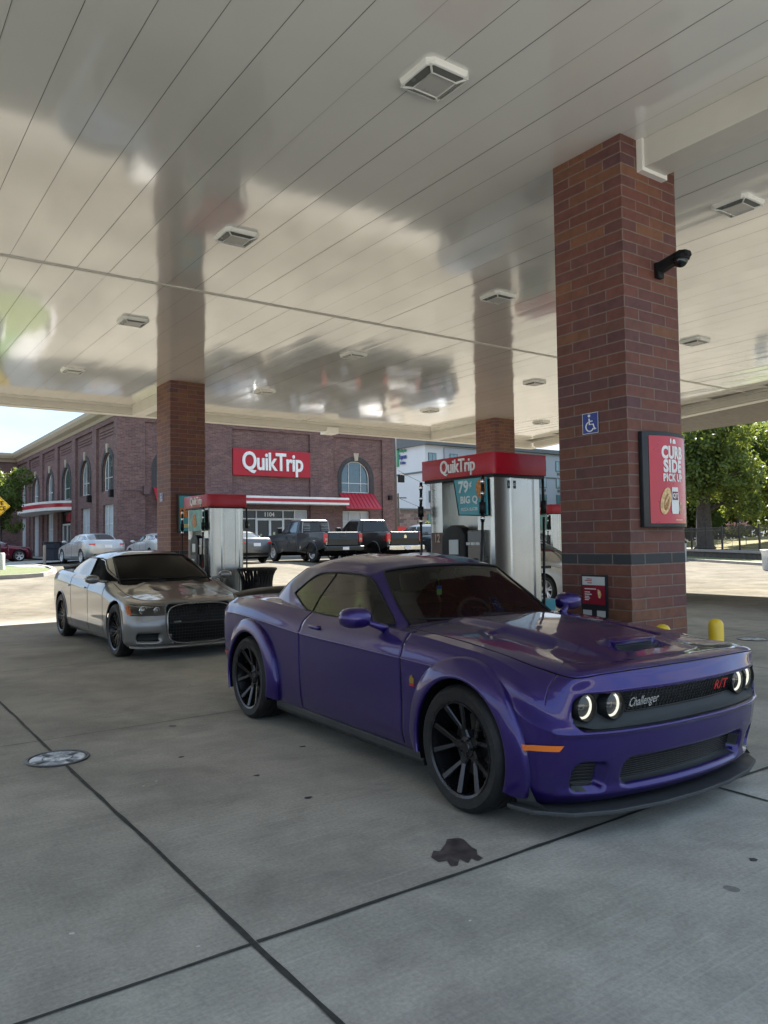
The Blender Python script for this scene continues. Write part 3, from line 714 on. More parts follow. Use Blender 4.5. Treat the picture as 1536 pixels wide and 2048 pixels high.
        for i, (xo, k) in enumerate(((.075, .15), (.066, .55), (.045, .85), (.0, 1.0), (-.045, 1.0), (-.055, .93))):
            for t in np.linspace(0, 2*math.pi, 28, endpoint=False):
                a_, b_ = .118*k, .072*k; ct, st_ = math.cos(t), math.sin(t)
                rr = (abs(ct)**2.6+abs(st_)**2.6)**(-1/2.6); mv.append((c.x+xo, c.y+a_*ct*rr, c.z+b_*st_*rr))
        fs = [(i*28+k, i*28+(k+1) % 28, (i+1)*28+(k+1) % 28, (i+1)*28+k) for i in range(5) for k in range(28)]+[tuple(range(28)), tuple(range(140, 168))]
        mm.add(mv, fs); mo = mm.build('side_mirror', PURPLE, root, angle=50)
        a_ = MB(); a_.prism([(-.95, .955), (-1.08, .955), (-1.07, 1.0), (-1.0, 1.0)], 'y', s*.84, s*1.0); 
        a_ = MB(); a_.tube([(-.93, s*.86, .955), (-.965, s*.93, .985), (-1.0, s*.985, 1.015)], [.030, .024, .026], 10); a_.build('mirror_arm', PURPLE, mo, smooth=True)
        # door handle
        dr = out['door'][0 if s == 1 else 1]
        hh = MB(); yh = abs(hit_y(bv0, -1.83, .895, 1)); hh.prism([(-1.755, .882), (-1.90, .884), (-1.915, .897), (-1.90, .914), (-1.76, .912), (-1.745, .897)], 'y', s*(yh-.01), s*(yh+.022)); hh.build('handle', PURPLE, dr, bevel=.008, smooth=True)
        hh = MB(); hh.prism([(-1.74, .875), (-1.88, .877), (-1.88, .90), (-1.74, .90)], 'y', s*(yh-.005), s*(yh+.004)); hh.build('handle_recess', BLACKP, dr)
        # window felt where glass meets door
    # ---- wipers / cowl
    cw = MB(); cw.prism([(-.70, .965), (-.80, .975), (-.86, .955), (-.86, .90), (-.7, .90)], 'y', -.74, .74); cw.build('cowl', BLACKP, root, bevel=.006)
    cw = MB(); cw.tube([(-.80, .62, .985), (-.84, .2, 1.0), (-.86, -.05, 1.012)], .007, 6); cw.tube([(-.80, .0, .985), (-.84, -.35, .999), (-.87, -.62, 1.01)], .007, 6); cw.build('wiper', BLACKP, root)
    # ---- spoiler and tail
    s_ = MB(); V_ = []; ys = np.linspace(-.80, .80, 33); pr = [(-3.70, 1.04), (-3.74, 1.075), (-3.84, 1.098), (-3.885, 1.104), (-3.875, 1.092), (-3.84, 1.06)]
    for yv in ys:
        k = (abs(yv)/.8)**3
        for (a_, b_) in pr: V_.append((a_+.13*k, yv, b_-.045*k))
    m_ = len(pr); F_ = [(i*m_+j, i*m_+(j+1) % m_, (i+1)*m_+(j+1) % m_, (i+1)*m_+j) for i in range(len(ys)-1) for j in range(m_)]
    s_.add(V_, F_); s_.add([V_[j] for j in range(m_)], [tuple(range(m_))]); s_.add([V_[-m_+j] for j in range(m_)], [tuple(range(m_))])
    s_.build('rear_spoiler', simple('spoiler_gloss_black', (.008, .008, .009), .35, spec=.25), root, angle=50)
    tl = MB(); tl.box(-4.0, -.78, .72, -3.93, .78, .86); tl.build('tail_light', REDL, root, bevel=.02)
    # pose: car x forward -> world heading
    yw = math.atan2(.08, 2.95)
    f_ = Vector((-math.sin(yw), -math.cos(yw), 0)); l_ = Vector((-math.cos(yw), math.sin(yw), 0))
    # car space (x,y,z) -> world: x*f + y*l ; that frame is left-handed, so flip y in the meshes' frame instead
    root.matrix_world = Matrix(((f_.x, -l_.x, 0, 3.905), (f_.y, -l_.y, 0, 3.364), (0, 0, 1, 0), (0, 0, 0, 1)))
    return root
# ---------------- ground
def gz(X, Y):
    X = np.asarray(X, float); Y = np.asarray(Y, float)
    return .68*sstep(16.5, 31, Y)*(1-sstep(27, 38, X))
def conc_mat():
    m, nt, b = new_mat('concrete_paving')
    P = coords(nt, 'Object'); sp = nt.nodes.new('ShaderNodeSeparateXYZ'); nt.links.new(P, sp.inputs[0]); x, y = sp.outputs[0], sp.outputs[1]
    big = noise(nt, P, .55, 5, .6, .5); mid = noise(nt, P, 2.6, 7, .62, .6); fine = noise(nt, P, 55, 4, .7)
    st = noise(nt, coords(nt, 'Object', (1.2, 22, 1), (0, 0, R(-24))), 2.2, 5, .6)      # tyre polish and broom streaks
    st2 = noise(nt, coords(nt, 'Object', (75, 3, 1)), 1.6, 3, .6)
    base = ramp(nt, mid, [(.25, (.34, .33, .295)), (.5, (.42, .41, .365)), (.75, (.495, .48, .43))])
    base = MIX(nt, 1, base, ramp(nt, big, [(.3, .72), (.7, 1.22)]), 'MULTIPLY')
    base = MIX(nt, 1, base, ramp(nt, st, [(.3, .93), (.7, 1.06)]), 'MULTIPLY')
    base = MIX(nt, 1, base, ramp(nt, st2, [(.3, .97), (.7, 1.03)]), 'MULTIPLY')
    base = MIX(nt, 1, base, ramp(nt, fine, [(.3, .82), (.7, 1.16)]), 'MULTIPLY')
    # greyer where cars stand and drip, colour darkened across the sunlit open lot to hold down its brightness
    wh = noise(nt, P, .8, 4)
    brn = M_(nt, 'MULTIPLY', M_(nt, 'SUBTRACT', 1.0, M_(nt, 'MULTIPLY', M_(nt, 'ABSOLUTE', M_(nt, 'SUBTRACT', x, 2.2)), .45), clamp=True), M_(nt, 'MULTIPLY', M_(nt, 'GREATER_THAN', y, 2.8), M_(nt, 'LESS_THAN', y, 17.0)))
    base = MIX(nt, M_(nt, 'MULTIPLY', brn, .55), base, MIX(nt, 1, base, (.93, .84, .82), 'MULTIPLY'))
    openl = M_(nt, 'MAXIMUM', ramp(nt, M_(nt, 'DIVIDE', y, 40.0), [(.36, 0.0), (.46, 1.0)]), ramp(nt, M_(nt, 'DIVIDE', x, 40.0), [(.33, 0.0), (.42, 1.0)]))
    lot_dimmed = MIX(nt, 1, base, (.405, .38, .345), 'MULTIPLY'); base = MIX(nt, openl, base, lot_dimmed)
    # spots of gum and drips
    vo = nt.nodes.new('ShaderNodeTexVoronoi'); vo.inputs['Scale'].default_value = 3.4; nt.links.new(coords(nt, 'Object', (1, .8, 1)), vo.inputs['Vector'])
    dd = M_(nt, 'ADD', vo.outputs['Distance'], M_(nt, 'MULTIPLY', noise(nt, P, 18, 3), .05))
    sz = nt.nodes.new('ShaderNodeSeparateColor'); nt.links.new(vo.outputs['Color'], sz.inputs[0])
    spot = M_(nt, 'LESS_THAN', dd, M_(nt, 'MULTIPLY', M_(nt, 'POWER', sz.outputs[0], 3), .14))
    base = MIX(nt, M_(nt, 'MULTIPLY', spot, .55), base, (.055, .055, .055))
    vo2 = nt.nodes.new('ShaderNodeTexVoronoi'); vo2.inputs['Scale'].default_value = 1.1; nt.links.new(P, vo2.inputs['Vector'])
    soft = ramp(nt, vo2.outputs['Distance'], [(.0, .78), (.22, 1.0)])
    base = MIX(nt, ramp(nt, noise(nt, P, 1.3, 2), [(.5, 0.0), (.62, 1.0)]), base, MIX(nt, 1, base, soft, 'MULTIPLY'))
    # faint pale scuffs and tyre arcs
    for (ang, sc, th, amt) in ((20, 1.1, .655, .16), (-38, .8, .66, .13), (75, .9, .665, .12)):
        sn = noise(nt, coords(nt, 'Object', (.35*sc, 26*sc, 1), (0, 0, R(ang)), (ang*.1, 0, 0)), 1.6, 3, .5, .25)
        ms = M_(nt, 'MULTIPLY', ramp(nt, sn, [(th, 0.0), (th+.03, 1.0)]), ramp(nt, noise(nt, P, .7+sc*.2, 2), [(.42, 0.0), (.55, 1.0)]))
        base = MIX(nt, M_(nt, 'MULTIPLY', ms, amt), base, (.62, .62, .60))
    dk = M_(nt, 'MULTIPLY', ramp(nt, noise(nt, coords(nt, 'Object', (.5, .9, 1), (0, 0, .4), (3, 8, 0)), 1.5, 5, .6, .8), [(.55, 0.0), (.72, 1.0)]), .30)
    base = MIX(nt, dk, base, (.14, .13, .125))
    pk = ramp(nt, noise(nt, coords(nt, 'Object', (1, 1, 1), (0, 0, 0), (9, 2, 0)), .8, 3), [(.5, 0.0), (.7, .35)]); base = MIX(nt, pk, base, MIX(nt, 1, base, (1.04, .95, .97), 'MULTIPLY'))
    nt.links.new(base, b.inputs['Base Color'])
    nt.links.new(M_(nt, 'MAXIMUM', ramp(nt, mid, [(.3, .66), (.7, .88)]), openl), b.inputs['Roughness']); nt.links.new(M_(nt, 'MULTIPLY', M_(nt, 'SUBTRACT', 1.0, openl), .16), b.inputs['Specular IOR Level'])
    h = M_(nt, 'ADD', M_(nt, 'ADD', M_(nt, 'MULTIPLY', fine, .5), M_(nt, 'MULTIPLY', mid, .8)), M_(nt, 'MULTIPLY', st2, .3)); bump(nt, b, h, .30, .004)
    MATS['concrete'] = m; return m
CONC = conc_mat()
def ground():
    xs = np.unique(np.r_[-400, -120, -40, np.arange(-16, 60, 1.0), 80, 160, 600]); ys = np.unique(np.r_[-300, -60, np.arange(-10, 60, 1.0), 80, 150, 700])
    X, Y = np.meshgrid(xs, ys); V = np.stack([X, Y, gz(X, Y)], -1).reshape(-1, 3); n = len(xs); i = np.arange(len(ys)-1)[:, None]*n+np.arange(n-1)[None, :]
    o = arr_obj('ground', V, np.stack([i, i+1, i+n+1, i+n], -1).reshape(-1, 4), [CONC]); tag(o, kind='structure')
ground()
def sheet(name, poly, off, mat, kind='structure', label=None, cat=None, sub=None):
    # thin sheet that follows the ground; poly list of (x,y)
    mb = MB(); n = len(poly); mb.add([(p[0], p[1], float(gz(*p))+off) for p in poly], [tuple(range(n))]); o = mb.build(name, mat); tag(o, label, cat, None, kind); return o
JOINT = simple('joint_sealant', (.035, .038, .036), .7, var=.35, vscale=9)
def joint(p0, p1, w_, wob=.006, mat=JOINT, off=.004, name='joint'):
    n = max(2, int(math.dist(p0, p1)/.12)); d = Vector((p1[0]-p0[0], p1[1]-p0[1])).normalized(); q = Vector((-d.y, d.x)); V = []
    ph = random.random()*9
    for i in range(n+1):
        t = i/n; x = p0[0]+(p1[0]-p0[0])*t; y = p0[1]+(p1[1]-p0[1])*t; wv = wob*(math.sin(i*.31+ph)+.6*math.sin(i*.83+ph*2)+.5*random.uniform(-1, 1))
        ww = w_*(1+.22*random.uniform(-1, 1))
        for s in (-1, 1): V.append((x+q.x*(wv+s*ww/2), y+q.y*(wv+s*ww/2), float(gz(x, y))+off))
    o = arr_obj(name, V, [(2*k, 2*k+2, 2*k+3, 2*k+1) for k in range(n)], [mat], smooth=False); tag(o, kind='structure')
joint((1.335, -4), (1.335, 5.82), .024, .0025); joint((1.335, 6.24), (1.335, 16.4), .022, .003)
joint((-6, 2.79), (1.322, 2.79), .018, .002); joint((1.348, 2.79), (14, 2.77), .024, .003); joint((4.46, -4), (4.46, 2.775), .022, .004)
joint((-6, 6.66), (1.32, 6.66), .008, .002); joint((1.35, 6.66), (5.2, 6.72), .008, .002); joint((7.3, 6.7), (40, 6.7), .012, .003)
for yv in (10.6, 14.5, 19.0, 23.5): joint((-12, yv), (40, yv), .012, .003)
for xv in (8.9, 12.2, 19.5): joint((xv, -3), (xv, 26), .016, .003)
def oil_stain():
    mb = MB(); pts = []
    c = (2.50, 2.955)
    out = [(-.17,-.02),(-.13,.05),(-.10,.04),(-.06,.12),(-.02,.17),(.05,.19),(.10,.16),(.12,.08),(.17,.05),(.15,.0),(.19,-.03),(.13,-.06),(.10,-.03),(.06,-.08),(.02,-.05),(-.01,-.10),(-.05,-.11),(-.07,-.05),(-.12,-.07)]
    f_ = Vector((.58, .815)); r_ = Vector((.815, -.58))
    P = [(c[0]+r_.x*a*.72+f_.x*b*1.2, c[1]+r_.y*a*.72+f_.y*b*1.2) for a, b in out]
    P = [(x+random.uniform(-.008, .008), y+random.uniform(-.008, .008)) for x, y in P]
    sheet('oil_stain', P, .003, simple('wet_oil', (.085, .072, .070), .35, spec=.5, var=.5, vscale=14))
oil_stain()
def blot(c, r, col, ecc=1.3, seed=0):
    rr = random.Random(seed); P = []
    for k in range(14):
        t = 2*math.pi*k/14; q = r*rr.uniform(.6, 1.15); P.append((c[0]+q*math.cos(t)*ecc, c[1]+q*math.sin(t)))
    sheet('stain', P, .003, col)
DST = simple('dark_stain', (.05, .05, .05), .6, var=.3); WST = simple('white_litter', (.6, .6, .58), .6)
for i, (c, r, mt) in enumerate([((2.35, 4.15), .022, DST), ((2.30, 4.75), .02, DST), ((1.5, 1.95), .018, DST), ((3.6, 2.05), .02, DST), ((4.1, 1.9), .024, DST), ((2.06, 5.5), .02, DST), ((2.9, 5.2), .022, DST), ((1.62, 5.0), .008, WST), ((1.72, 5.05), .008, WST), ((1.15, 2.9), .008, WST), ((.78, 3.3), .01, WST), ((2.12, 2.42), .006, WST), ((2.62, 1.28), .05, simple('brown_stain', (.12, .11, .09), .8))]): blot(c, r, mt, 1.3, i)
WORN, nt_, b_ = new_mat('worn_white_metal'); v_ = coords(nt_)
nt_.links.new(MIX(nt_, ramp(nt_, noise(nt_, v_, 11, 5, .65, .6), [(.44, 0.0), (.56, 1.0)]), (.10, .10, .10), ramp(nt_, noise(nt_, v_, 4, 3), [(.3, .38), (.7, .72)])), b_.inputs['Base Color']); b_.inputs['Roughness'].default_value = .32; b_.inputs['Metallic'].default_value = .4
def manhole(c, lab):
    t = empty('manhole_cover', (c[0], c[1], .004)); tag(t, lab, 'manhole cover', 'manhole covers in the forecourt')
    m = MB(); m.lathe([(0, .004), (.185, .004), (.19, .001)], (0, 0, 0), 'z', 40); m.build('lid', WORN, t)
    m = MB(); m.lathe([(.196, -.002), (.20, .007), (.218, .007), (.224, -.002)], (0, 0, 0), 'z', 40); m.build('ring', simple('dark_iron', (.07, .07, .07), .4, metal=.6), t)
    m = MB()
    for r_ in (.10,): m.lathe([(r_, .006), (r_+.008, .006)], (0, 0, 0), 'z', 32)
    for k in range(4): a = k*math.pi/2+.4; m.add([(.1*math.cos(a-.15), .1*math.sin(a-.15), .008), (.17*math.cos(a-.12), .17*math.sin(a-.12), .008), (.17*math.cos(a+.12), .17*math.sin(a+.12), .008), (.1*math.cos(a+.15), .1*math.sin(a+.15), .008)], [(0, 1, 2, 3)])
    m.build('emblem', simple('dark_iron', (.07, .07, .07), .4, metal=.6), t)
manhole((1.325, 6.03), 'round worn white manhole cover on the long expansion joint left of the purple coupe'); manhole((11.25, 6.3), 'round white manhole cover on the paving beyond the yellow bollards')
# ---------------- canopy
ZC = 5.185
CEIL, nt_, b_ = new_mat('gloss_white_ceiling')
v_ = coords(nt_); b_.inputs['Base Color'].default_value = (.60, .575, .52, 1)
nt_.links.new(ramp(nt_, noise(nt_, v_, .7, 4), [(.3, (.82, .80, .755)), (.7, (.88, .86, .81))]), b_.inputs['Base Color'])
b_.inputs['Roughness'].default_value = .11; b_.inputs['Specular IOR Level'].default_value = 1.0; b_.inputs['Coat Weight'].default_value = 1.0; b_.inputs['Coat Roughness'].default_value = .07; b_.inputs['Coat IOR'].default_value = 1.7
bb = nt_.nodes.new('ShaderNodeBump'); bb.inputs['Strength'].default_value = .10; bb.inputs['Distance'].default_value = .05
nt_.links.new(noise(nt_, coords(nt_, 'Object', (1.6, .35, 1)), 1.2, 2, .4), bb.inputs['Height']); nt_.links.new(bb.outputs[0], b_.inputs['Normal']); nt_.links.new(bb.outputs[0], b_.inputs['Coat Normal'])
TRIM = simple('cream_trim', (.60, .575, .52), .35, var=.04)
TRIMW = simple('white_trim', (.82, .81, .77), .35, var=.04)
def canopy():
    t = empty('station_canopy', (0, 0, 0)); tag(t, 'large white fuel canopy with glossy plank ceiling carried by brick pillars over the pumps', 'canopy')
    xr = lambda y: 18.55+(y-9.9)*.235
    y0, ys, y1 = 1.0, 10.42, 19.95
    V = []; F = []; k = -30
    edges = [1.706+.4*i for i in range(-36, 50)]
    for (ya, yb, dz) in ((y0, ys, 0), (ys, y1, .0)):
        for x in edges:
            xa, xb = x+.0025, x+.3975
            lim = min(xr(ya), xr(yb))
            if xa > xr(yb): continue
            yst = ya
            if xb > xr(ya): # slanted right edge
                yst = (xb-18.55)/.235+9.9
                if yst > yb: continue
            tz = random.gauss(0, .0007); tt = random.gauss(0, .0009)
            b = len(V); V += [(xa, yst, ZC+tz-tt), (xb, yst, ZC+tz+tt), (xb, yb, ZC+tz+tt+random.gauss(0, .001)), (xa, yb, ZC+tz-tt)]; F.append((b, b+1, b+2, b+3))
    arr_obj('ceiling_panels', V, F, [CEIL], t, smooth=False)
    m = MB(); m.box(-14, y0, ZC+.012, 24, y1, ZC+.02); m.build('ceiling_backing', simple('seam_shadow', (.13, .12, .105), .7), t)
    m = MB(); m.box(-14, ys-.028, ZC-.012, xr(ys), ys+.028, ZC+.004); m.build('ceiling_seam_strip', TRIM, t)
    # fascia: inner lip, bottom and outer face
    m = MB()
    m.box(-14, y1, ZC-.06, xr(y1)+.0, y1+.10, ZC+.6); m.box(-14, y1+.10, ZC-.20, xr(y1)+.3, y1+.18, ZC+.75); m.box(-14, y1+.18, ZC-.235, xr(y1)+.42, y1+.46, ZC+.85)
    def q(y, d): return (xr(y)+d, y)
    for d0, d1, zb in ((.0, .10, -.06), (.10, .18, -.20), (.18, .46, -.235)):
        m.prism([q(y0, d0), q(y1, d0), q(y1, d1), q(y0, d1)], 'z', ZC+zb, ZC+.8)
    m.box(-14, y0-.3, ZC-.24, 24, y0, ZC+.8)
    m.build('fascia', TRIM, t)
    m = MB(); m.box(-14, y0-.1, ZC+.75, 23, y1+.4, ZC+.86); m.build('roof_deck', simple('roof_grey', (.4, .4, .4), .8), t)
    # boxed beams running out from the pillars
    def beam(xa, xb, ya, yb, frame=None):
        m = MB(); m.box(xa, ya, ZC-.265, xb, yb, ZC-.002); b = m.build('beam', TRIM, t, bevel=.004)
        if frame is not None:
            m = MB(); s = .022; yy0, yy1 = frame
            m.box(xa-.03, yy0, ZC-.30, xa, yy1, ZC-.002); m.box(xb, yy0, ZC-.30, xb+.03, yy1, ZC-.002); m.box(xa, yy0, ZC-.30, xb, yy1, ZC-.265); m.build('beam_collar', TRIMW, b)
    beam(5.94, 6.25, y0, 4.225, (4.20, 4.262)); beam(6.20, 6.52, 17.36, y1); beam(16.15, 16.47, 17.5, y1)
    m = MB(); m.box(xr(10)-.2, 13.2, ZC-.12, xr(10)+1.0, 13.5, ZC-.002); 
    m = MB(); m.box(12.15, y1+.08, ZC-.30, 12.55, y1+.5, ZC-.12); m.build('junction_box', TRIMW, t)
canopy()
def canopy_light(x, y, lab):
    t = empty('ceiling_light', (x, y, ZC)); tag(t, lab, 'ceiling light', 'square lights recessed in the canopy ceiling')
    m = MB(); s = .205
    def oct_(r, z, c=.05): return [(r, -r+c, z), (r, r-c, z), (r-c, r, z), (-r+c, r, z), (-r, r-c, z), (-r, -r+c, z), (-r+c, -r, z), (r-c, -r, z)]
    def loft(m, rings):
        b = [];
        for rg in rings: b += rg
        m.add(b, [(i*8+k, i*8+(k+1) % 8, (i+1)*8+(k+1) % 8, (i+1)*8+k) for i in range(len(rings)-1) for k in range(8)])
    loft(m, [oct_(.215, .002), oct_(.212, -.020), oct_(.20, -.042), oct_(.188, -.045, .045), oct_(.184, -.040, .045)]); m.build('housing', TRIMW, t, bevel=.0)
    m = MB(); loft(m, [oct_(.184, -.040, .045), oct_(.125, -.056, .02)]); m.build('lens_side', simple('prismatic_lens', (.14, .145, .135), .25, spec=.7), t)
    m = MB(); m.add(oct_(.122, -.058, .02), [tuple(range(8))]); m.build('lens', simple('lens_face', (.50, .49, .46), .3), t)
    m = MB()
    for a, b in ((1, 1), (1, -1), (-1, 1), (-1, -1)): m.tube([(a*.175, b*.175, -.044), (a*.118, b*.118, -.062)], .009, 6)
    for r_, z_ in ((.12, -.060), (.186, -.042)): m.tube([(r_, r_, z_), (-r_, r_, z_), (-r_, -r_, z_), (r_, -r_, z_), (r_, r_, z_)], .006, 6)
    m.build('guard', simple('white_enamel', (.7, .7, .67), .3), t)
    return t
LP = [(3.78, 4.56, 'square ceiling light nearest the camera above the purple coupe'), (3.80, 8.28, 'square ceiling light above the silver sedan bonnet, left of the two in the second row'), (7.98, 4.48, 'square ceiling light just right of the large brick pillar top'),
 (8.0, 8.25, 'square ceiling light between the middle pillar and the large brick pillar'), (3.86, 12.38, 'square ceiling light left of the left brick pillar, upper one'), (8.12, 12.38, 'square ceiling light right of centre above the shop sign'),
 (12.9, 8.15, 'small square ceiling light right of the large pillar above the pick up poster'), (3.92, 16.55, 'small square ceiling light at the far left near the canopy edge'), (8.3, 16.55, 'small square ceiling light beside the left pillar near the canopy edge'),
 (13.1, 12.36, 'small square ceiling light between the middle and the large pillar, right of the middle pillar'), (13.4, 16.6, 'small square ceiling light left of the middle pillar near the canopy edge'), (17.8, 16.55, 'smallest square ceiling light beside the middle pillar at the far right canopy corner')]
for x, y, l in LP: canopy_light(x, y, l)
# ---------------- brick pillars
PB = brick_mat('pillar_brick', .40, .1, .011, [(.135, .048, .038), (.17, .062, .040), (.12, .050, .052), (.20, .085, .045), (.15, .054, .042), (.105, .046, .052), (.16, .058, .045)], (.20, .15, .125), .015, band=13, bandcol=(.030, .034, .038), rough=.62, spec=.45)
def pillar(x0, y0, x1, y1, lab):
    t = MB(); t.box(0, 0, 0, x1-x0, y1-y0, ZC+.01); o = t.build('brick_pillar', PB, bevel=.004, seg=1); box_uv(o.data)
    # corner overlap: shift uv so that joints alternate round the corners
    o.location = (x0, y0, 0.0); tag(o, lab, 'pillar', 'brick pillars carrying the canopy'); return o
pillar(5.68, 4.262, 6.49, 5.06, 'large red brick pillar in front, beside the purple coupe, with a dark band')
pillar(5.95, 16.48, 6.76, 17.35, 'dark red brick pillar behind the silver sedan')
pillar(15.9, 16.64, 16.72, 17.48, 'brick pillar rising behind the pump with the pizza advert')
# ---------------- kerbs of the pump islands
KC = simple('kerb_concrete', (.42, .41, .38), .75, var=.15, bmp=.3)
for (xa, ya, xb, yb) in ((5.42, 4.0, 6.85, 17.9), (15.3, 13.3, 17.0, 18.4)):
    m = MB(); m.box(xa, ya, -.02, xb, yb, .13); tag(m.build('kerb', KC, bevel=.02), kind='structure')
YEL = simple('bollard_yellow', (.75, .50, .02), .35, coat=.3, var=.1)
for i, (x, y, l) in enumerate(((5.60, 3.43, 'yellow steel bollard right of the brick pillar, fully visible one'), (4.97, 3.47, 'yellow bollard of which only the domed top shows over the purple bonnet'))):
    m = MB(); m.lathe([(.057, 0), (.057, .86), (.052, .885), (.038, .903), (.018, .912), (0, .914)], (0, 0, 0), 'z', 28); o = m.build('bollard', YEL, angle=40); o.location = (x, y, 0); tag(o, l, 'bollard', 'yellow bollards guarding the island')
# ---------------- fuel pumps
STEEL, nt_, b_ = new_mat('brushed_steel')
v_ = coords(nt_, 'Object', (1, 1, .04)); st_ = noise(nt_, v_, 60, 3, .6)
nt_.links.new(ramp(nt_, noise(nt_, coords(nt_), 2, 3), [(.3, (.42, .42, .39)), (.7, (.50, .50, .47))]), b_.inputs['Base Color']); b_.inputs['Metallic'].default_value = .95
b_.inputs['Roughness'].default_value = .26
REDP = simple('red_panel', (.40, .006, .02), .35, coat=.12, var=.05, spec=.35)
LETW = simple('letter_white', (.80, .80, .78), .4)
TEAL = simple('teal_sign', (.05, .30, .36), .4, var=.15)
PIZZA = simple('food_orange', (.55, .20, .04), .6, var=.5, vscale=30)
PIZZA2 = simple('food_cream', (.72, .48, .24), .6, var=.35, vscale=40)
GREYP = simple('grey_plastic', (.16, .165, .17), .5)
LCD = simple('lcd_screen', (.35, .42, .45), .2, coat=.5)
LEFT = (R(90), 0, R(-90)); FRONT = (R(90), 0, 0)
def pump(x0, y0, L, W, lab, num=None, advert=True, z0=.13):
    # x0,y0: the corner nearest the camera; face with the dispenser looks to -x, the steel end looks to -y
    t = empty('fuel_pump', (x0, y0, 0)); tag(t, lab, 'fuel pump', 'fuel pumps on the islands')
    zt, zb = 2.475, 2.245
    m = MB(); c = .07
    m.prism([(c, 0), (W-.01, 0), (W, .01), (W, L), (0, L), (0, c), (c*.3, c*.3)], 'z', zb, zt); v = m.build('valance', REDP, t, angle=25, bevel=.006)
    m = MB(); m.box(.02, .02, zb-.03, W-.02, L-.02, zb-.001); m.build('valance_shadow_pan', BLACKP, t)
    text_obj('lettering', 'QuikTrip', .205, LETW, v, (-.006, L*.47, (zt+zb)/2+.005), LEFT, .006, .0025, sx=.80, spacing=.95)
    # steel end: folded sheet with ribs
    m = MB(); prof = [(.05, .10), (.07, .062), (.11, .05), (.28, .047), (.295, .034), (.325, .034), (.34, .047), (.56, .050), (.58, .066), (.64, .066), (.66, .050), (W-.07, .052), (W-.05, .066), (W-.04, .10), (W-.04, .30), (.05, .30)]
    m.prism(prof, 'z', z0, zb-.005); e = m.build('steel_end', STEEL, t, angle=20)
    m = MB(); m.prism([(a, L-b) for a, b in prof][::-1], 'z', z0, zb-.005); m.build('steel_end', STEEL, t, angle=20)
    m = MB(); m.box(.34, .042, 1.99, .42, .049, 2.06) if 0 else None
    # recessed back wall between the ends
    m = MB(); m.box(.17, .30, z0, W-.17, L-.30, zb-.03); m.build('cabinet', simple('cabinet_steel', (.42, .43, .40), .35, metal=.8), t)
    m = MB(); m.box(.05, .30, z0, W-.05, L-.16, 1.66); m.build('dispenser_body', simple('dispenser_grey', (.03, .032, .035), .45), t, bevel=.02)
    m = MB(); m.box(.045, L-.33, .9, .20, L-.10, 1.645); nb = m.build('number_panel', simple('number_brown', (.10, .06, .05), .4), t, bevel=.006)
    if num: text_obj('pump_number', num, .13, simple('number_tan', (.55, .40, .30), .5), nb, (.040, L-.21, 1.575), LEFT, .002, .003, sx=.8)
    m = MB(); m.prism([(L-.75, .75), (L-.36, .75), (L-.36, 1.60), (L-.42, 1.68), (L-.52, 1.72), (L-.62, 1.72), (L-.70, 1.69), (L-.75, 1.62)], 'x', -.02, .10); h = m.build('display_hood', BLACKP, t, bevel=.02, smooth=False)
    m = MB(); m.box(-.03, L-.65, 1.40, -.018, L-.50, 1.56); m.build('display', LCD, h)
    m = MB(); m.box(-.03, L-.60, 1.12, -.018, L-.47, 1.27); m.build('receipt_panel', simple('paper', (.6, .62, .62), .5), h)
    m = MB(); m.box(-.027, L-.70, .98, -.019, L-.40, 1.34); m.build('keypad_plate', DARKP, h)
    m = MB(); m.prism([(.16, .8), (L-.77, .8), (L-.77, 1.66), (.16, 1.66)], 'x', .0, .10); g = m.build('grade_panel', simple('grade_black', (.02, .022, .024), .25, coat=.5), t, bevel=.012)
    m = MB(); m.box(-.006, .24, 1.02, .001, .40, 1.24); m.build('grade_label', simple('label_red', (.45, .03, .03), .5), g)
    for k in range(3):
        m = MB(); m.box(-.006, .22+k*.075, 1.50, .001, .28+k*.075, 1.53); m.build('grade_button', simple('paper', (.6, .62, .62), .5), g)
    # nozzle, holster and hoses
    for yy in (.115, L-.03):
        m = MB(); m.tube([(-.04, yy, 2.23), (-.045, yy, 2.0), (-.05, yy, 1.95)], .017, 10); m.tube([(-.05, yy, 1.95), (-.05, yy, 1.83)], .034, 12); m.tube([(-.05, yy, 1.83), (-.05, yy, 1.74)], .02, 10)
        b = m.build('breakaway', BLACKP, t, smooth=True)
        m = MB(); m.tube([(-.042, yy, 2.19), (-.044, yy, 2.14)], .024, 12); m.tube([(-.045, yy, 2.06), (-.046, yy, 2.02)], .022, 12); m.tube([(-.05, yy, 1.80), (-.05, yy, 1.76)], .025, 12); m.build('swivel', CHROME, b, smooth=True)
        dy = .05 if yy < L/2 else -.06
        m = MB(); m.tube([(-.05, yy, 1.76), (-.06, yy+dy*.3, 1.4), (-.075, yy+dy, .9), (-.09, yy+dy*1.6, .5), (-.08, yy+dy*3, .34), (-.06, yy+dy*5, .45), (-.05, yy+dy*6, .95)], .014, 10); m.build('hose', RUBBER, t, smooth=True)
    for yy in (.10,):
        m = MB(); m.tube([(W+.04, yy, 2.23), (W+.045, yy, 1.9)], .016, 10); m.tube([(W+.045, yy, 1.98), (W+.045, yy, 1.84)], .034, 12); m.tube([(W+.045, yy, 1.80), (W+.05, yy+.03, .6), (W+.05, yy+.2, .35)], .014, 10); m.build('hose', RUBBER, t, smooth=True)
    m = MB(); m.prism([(.02, 1.35), (.02, 1.52), (.09, 1.50), (.13, 1.35)], 'y', .20, .25); 
    m = MB(); m.box(-.05, .30, 1.10, .0, .36, 1.36); m.build('nozzle_holster', BLACKP, t, bevel=.01)
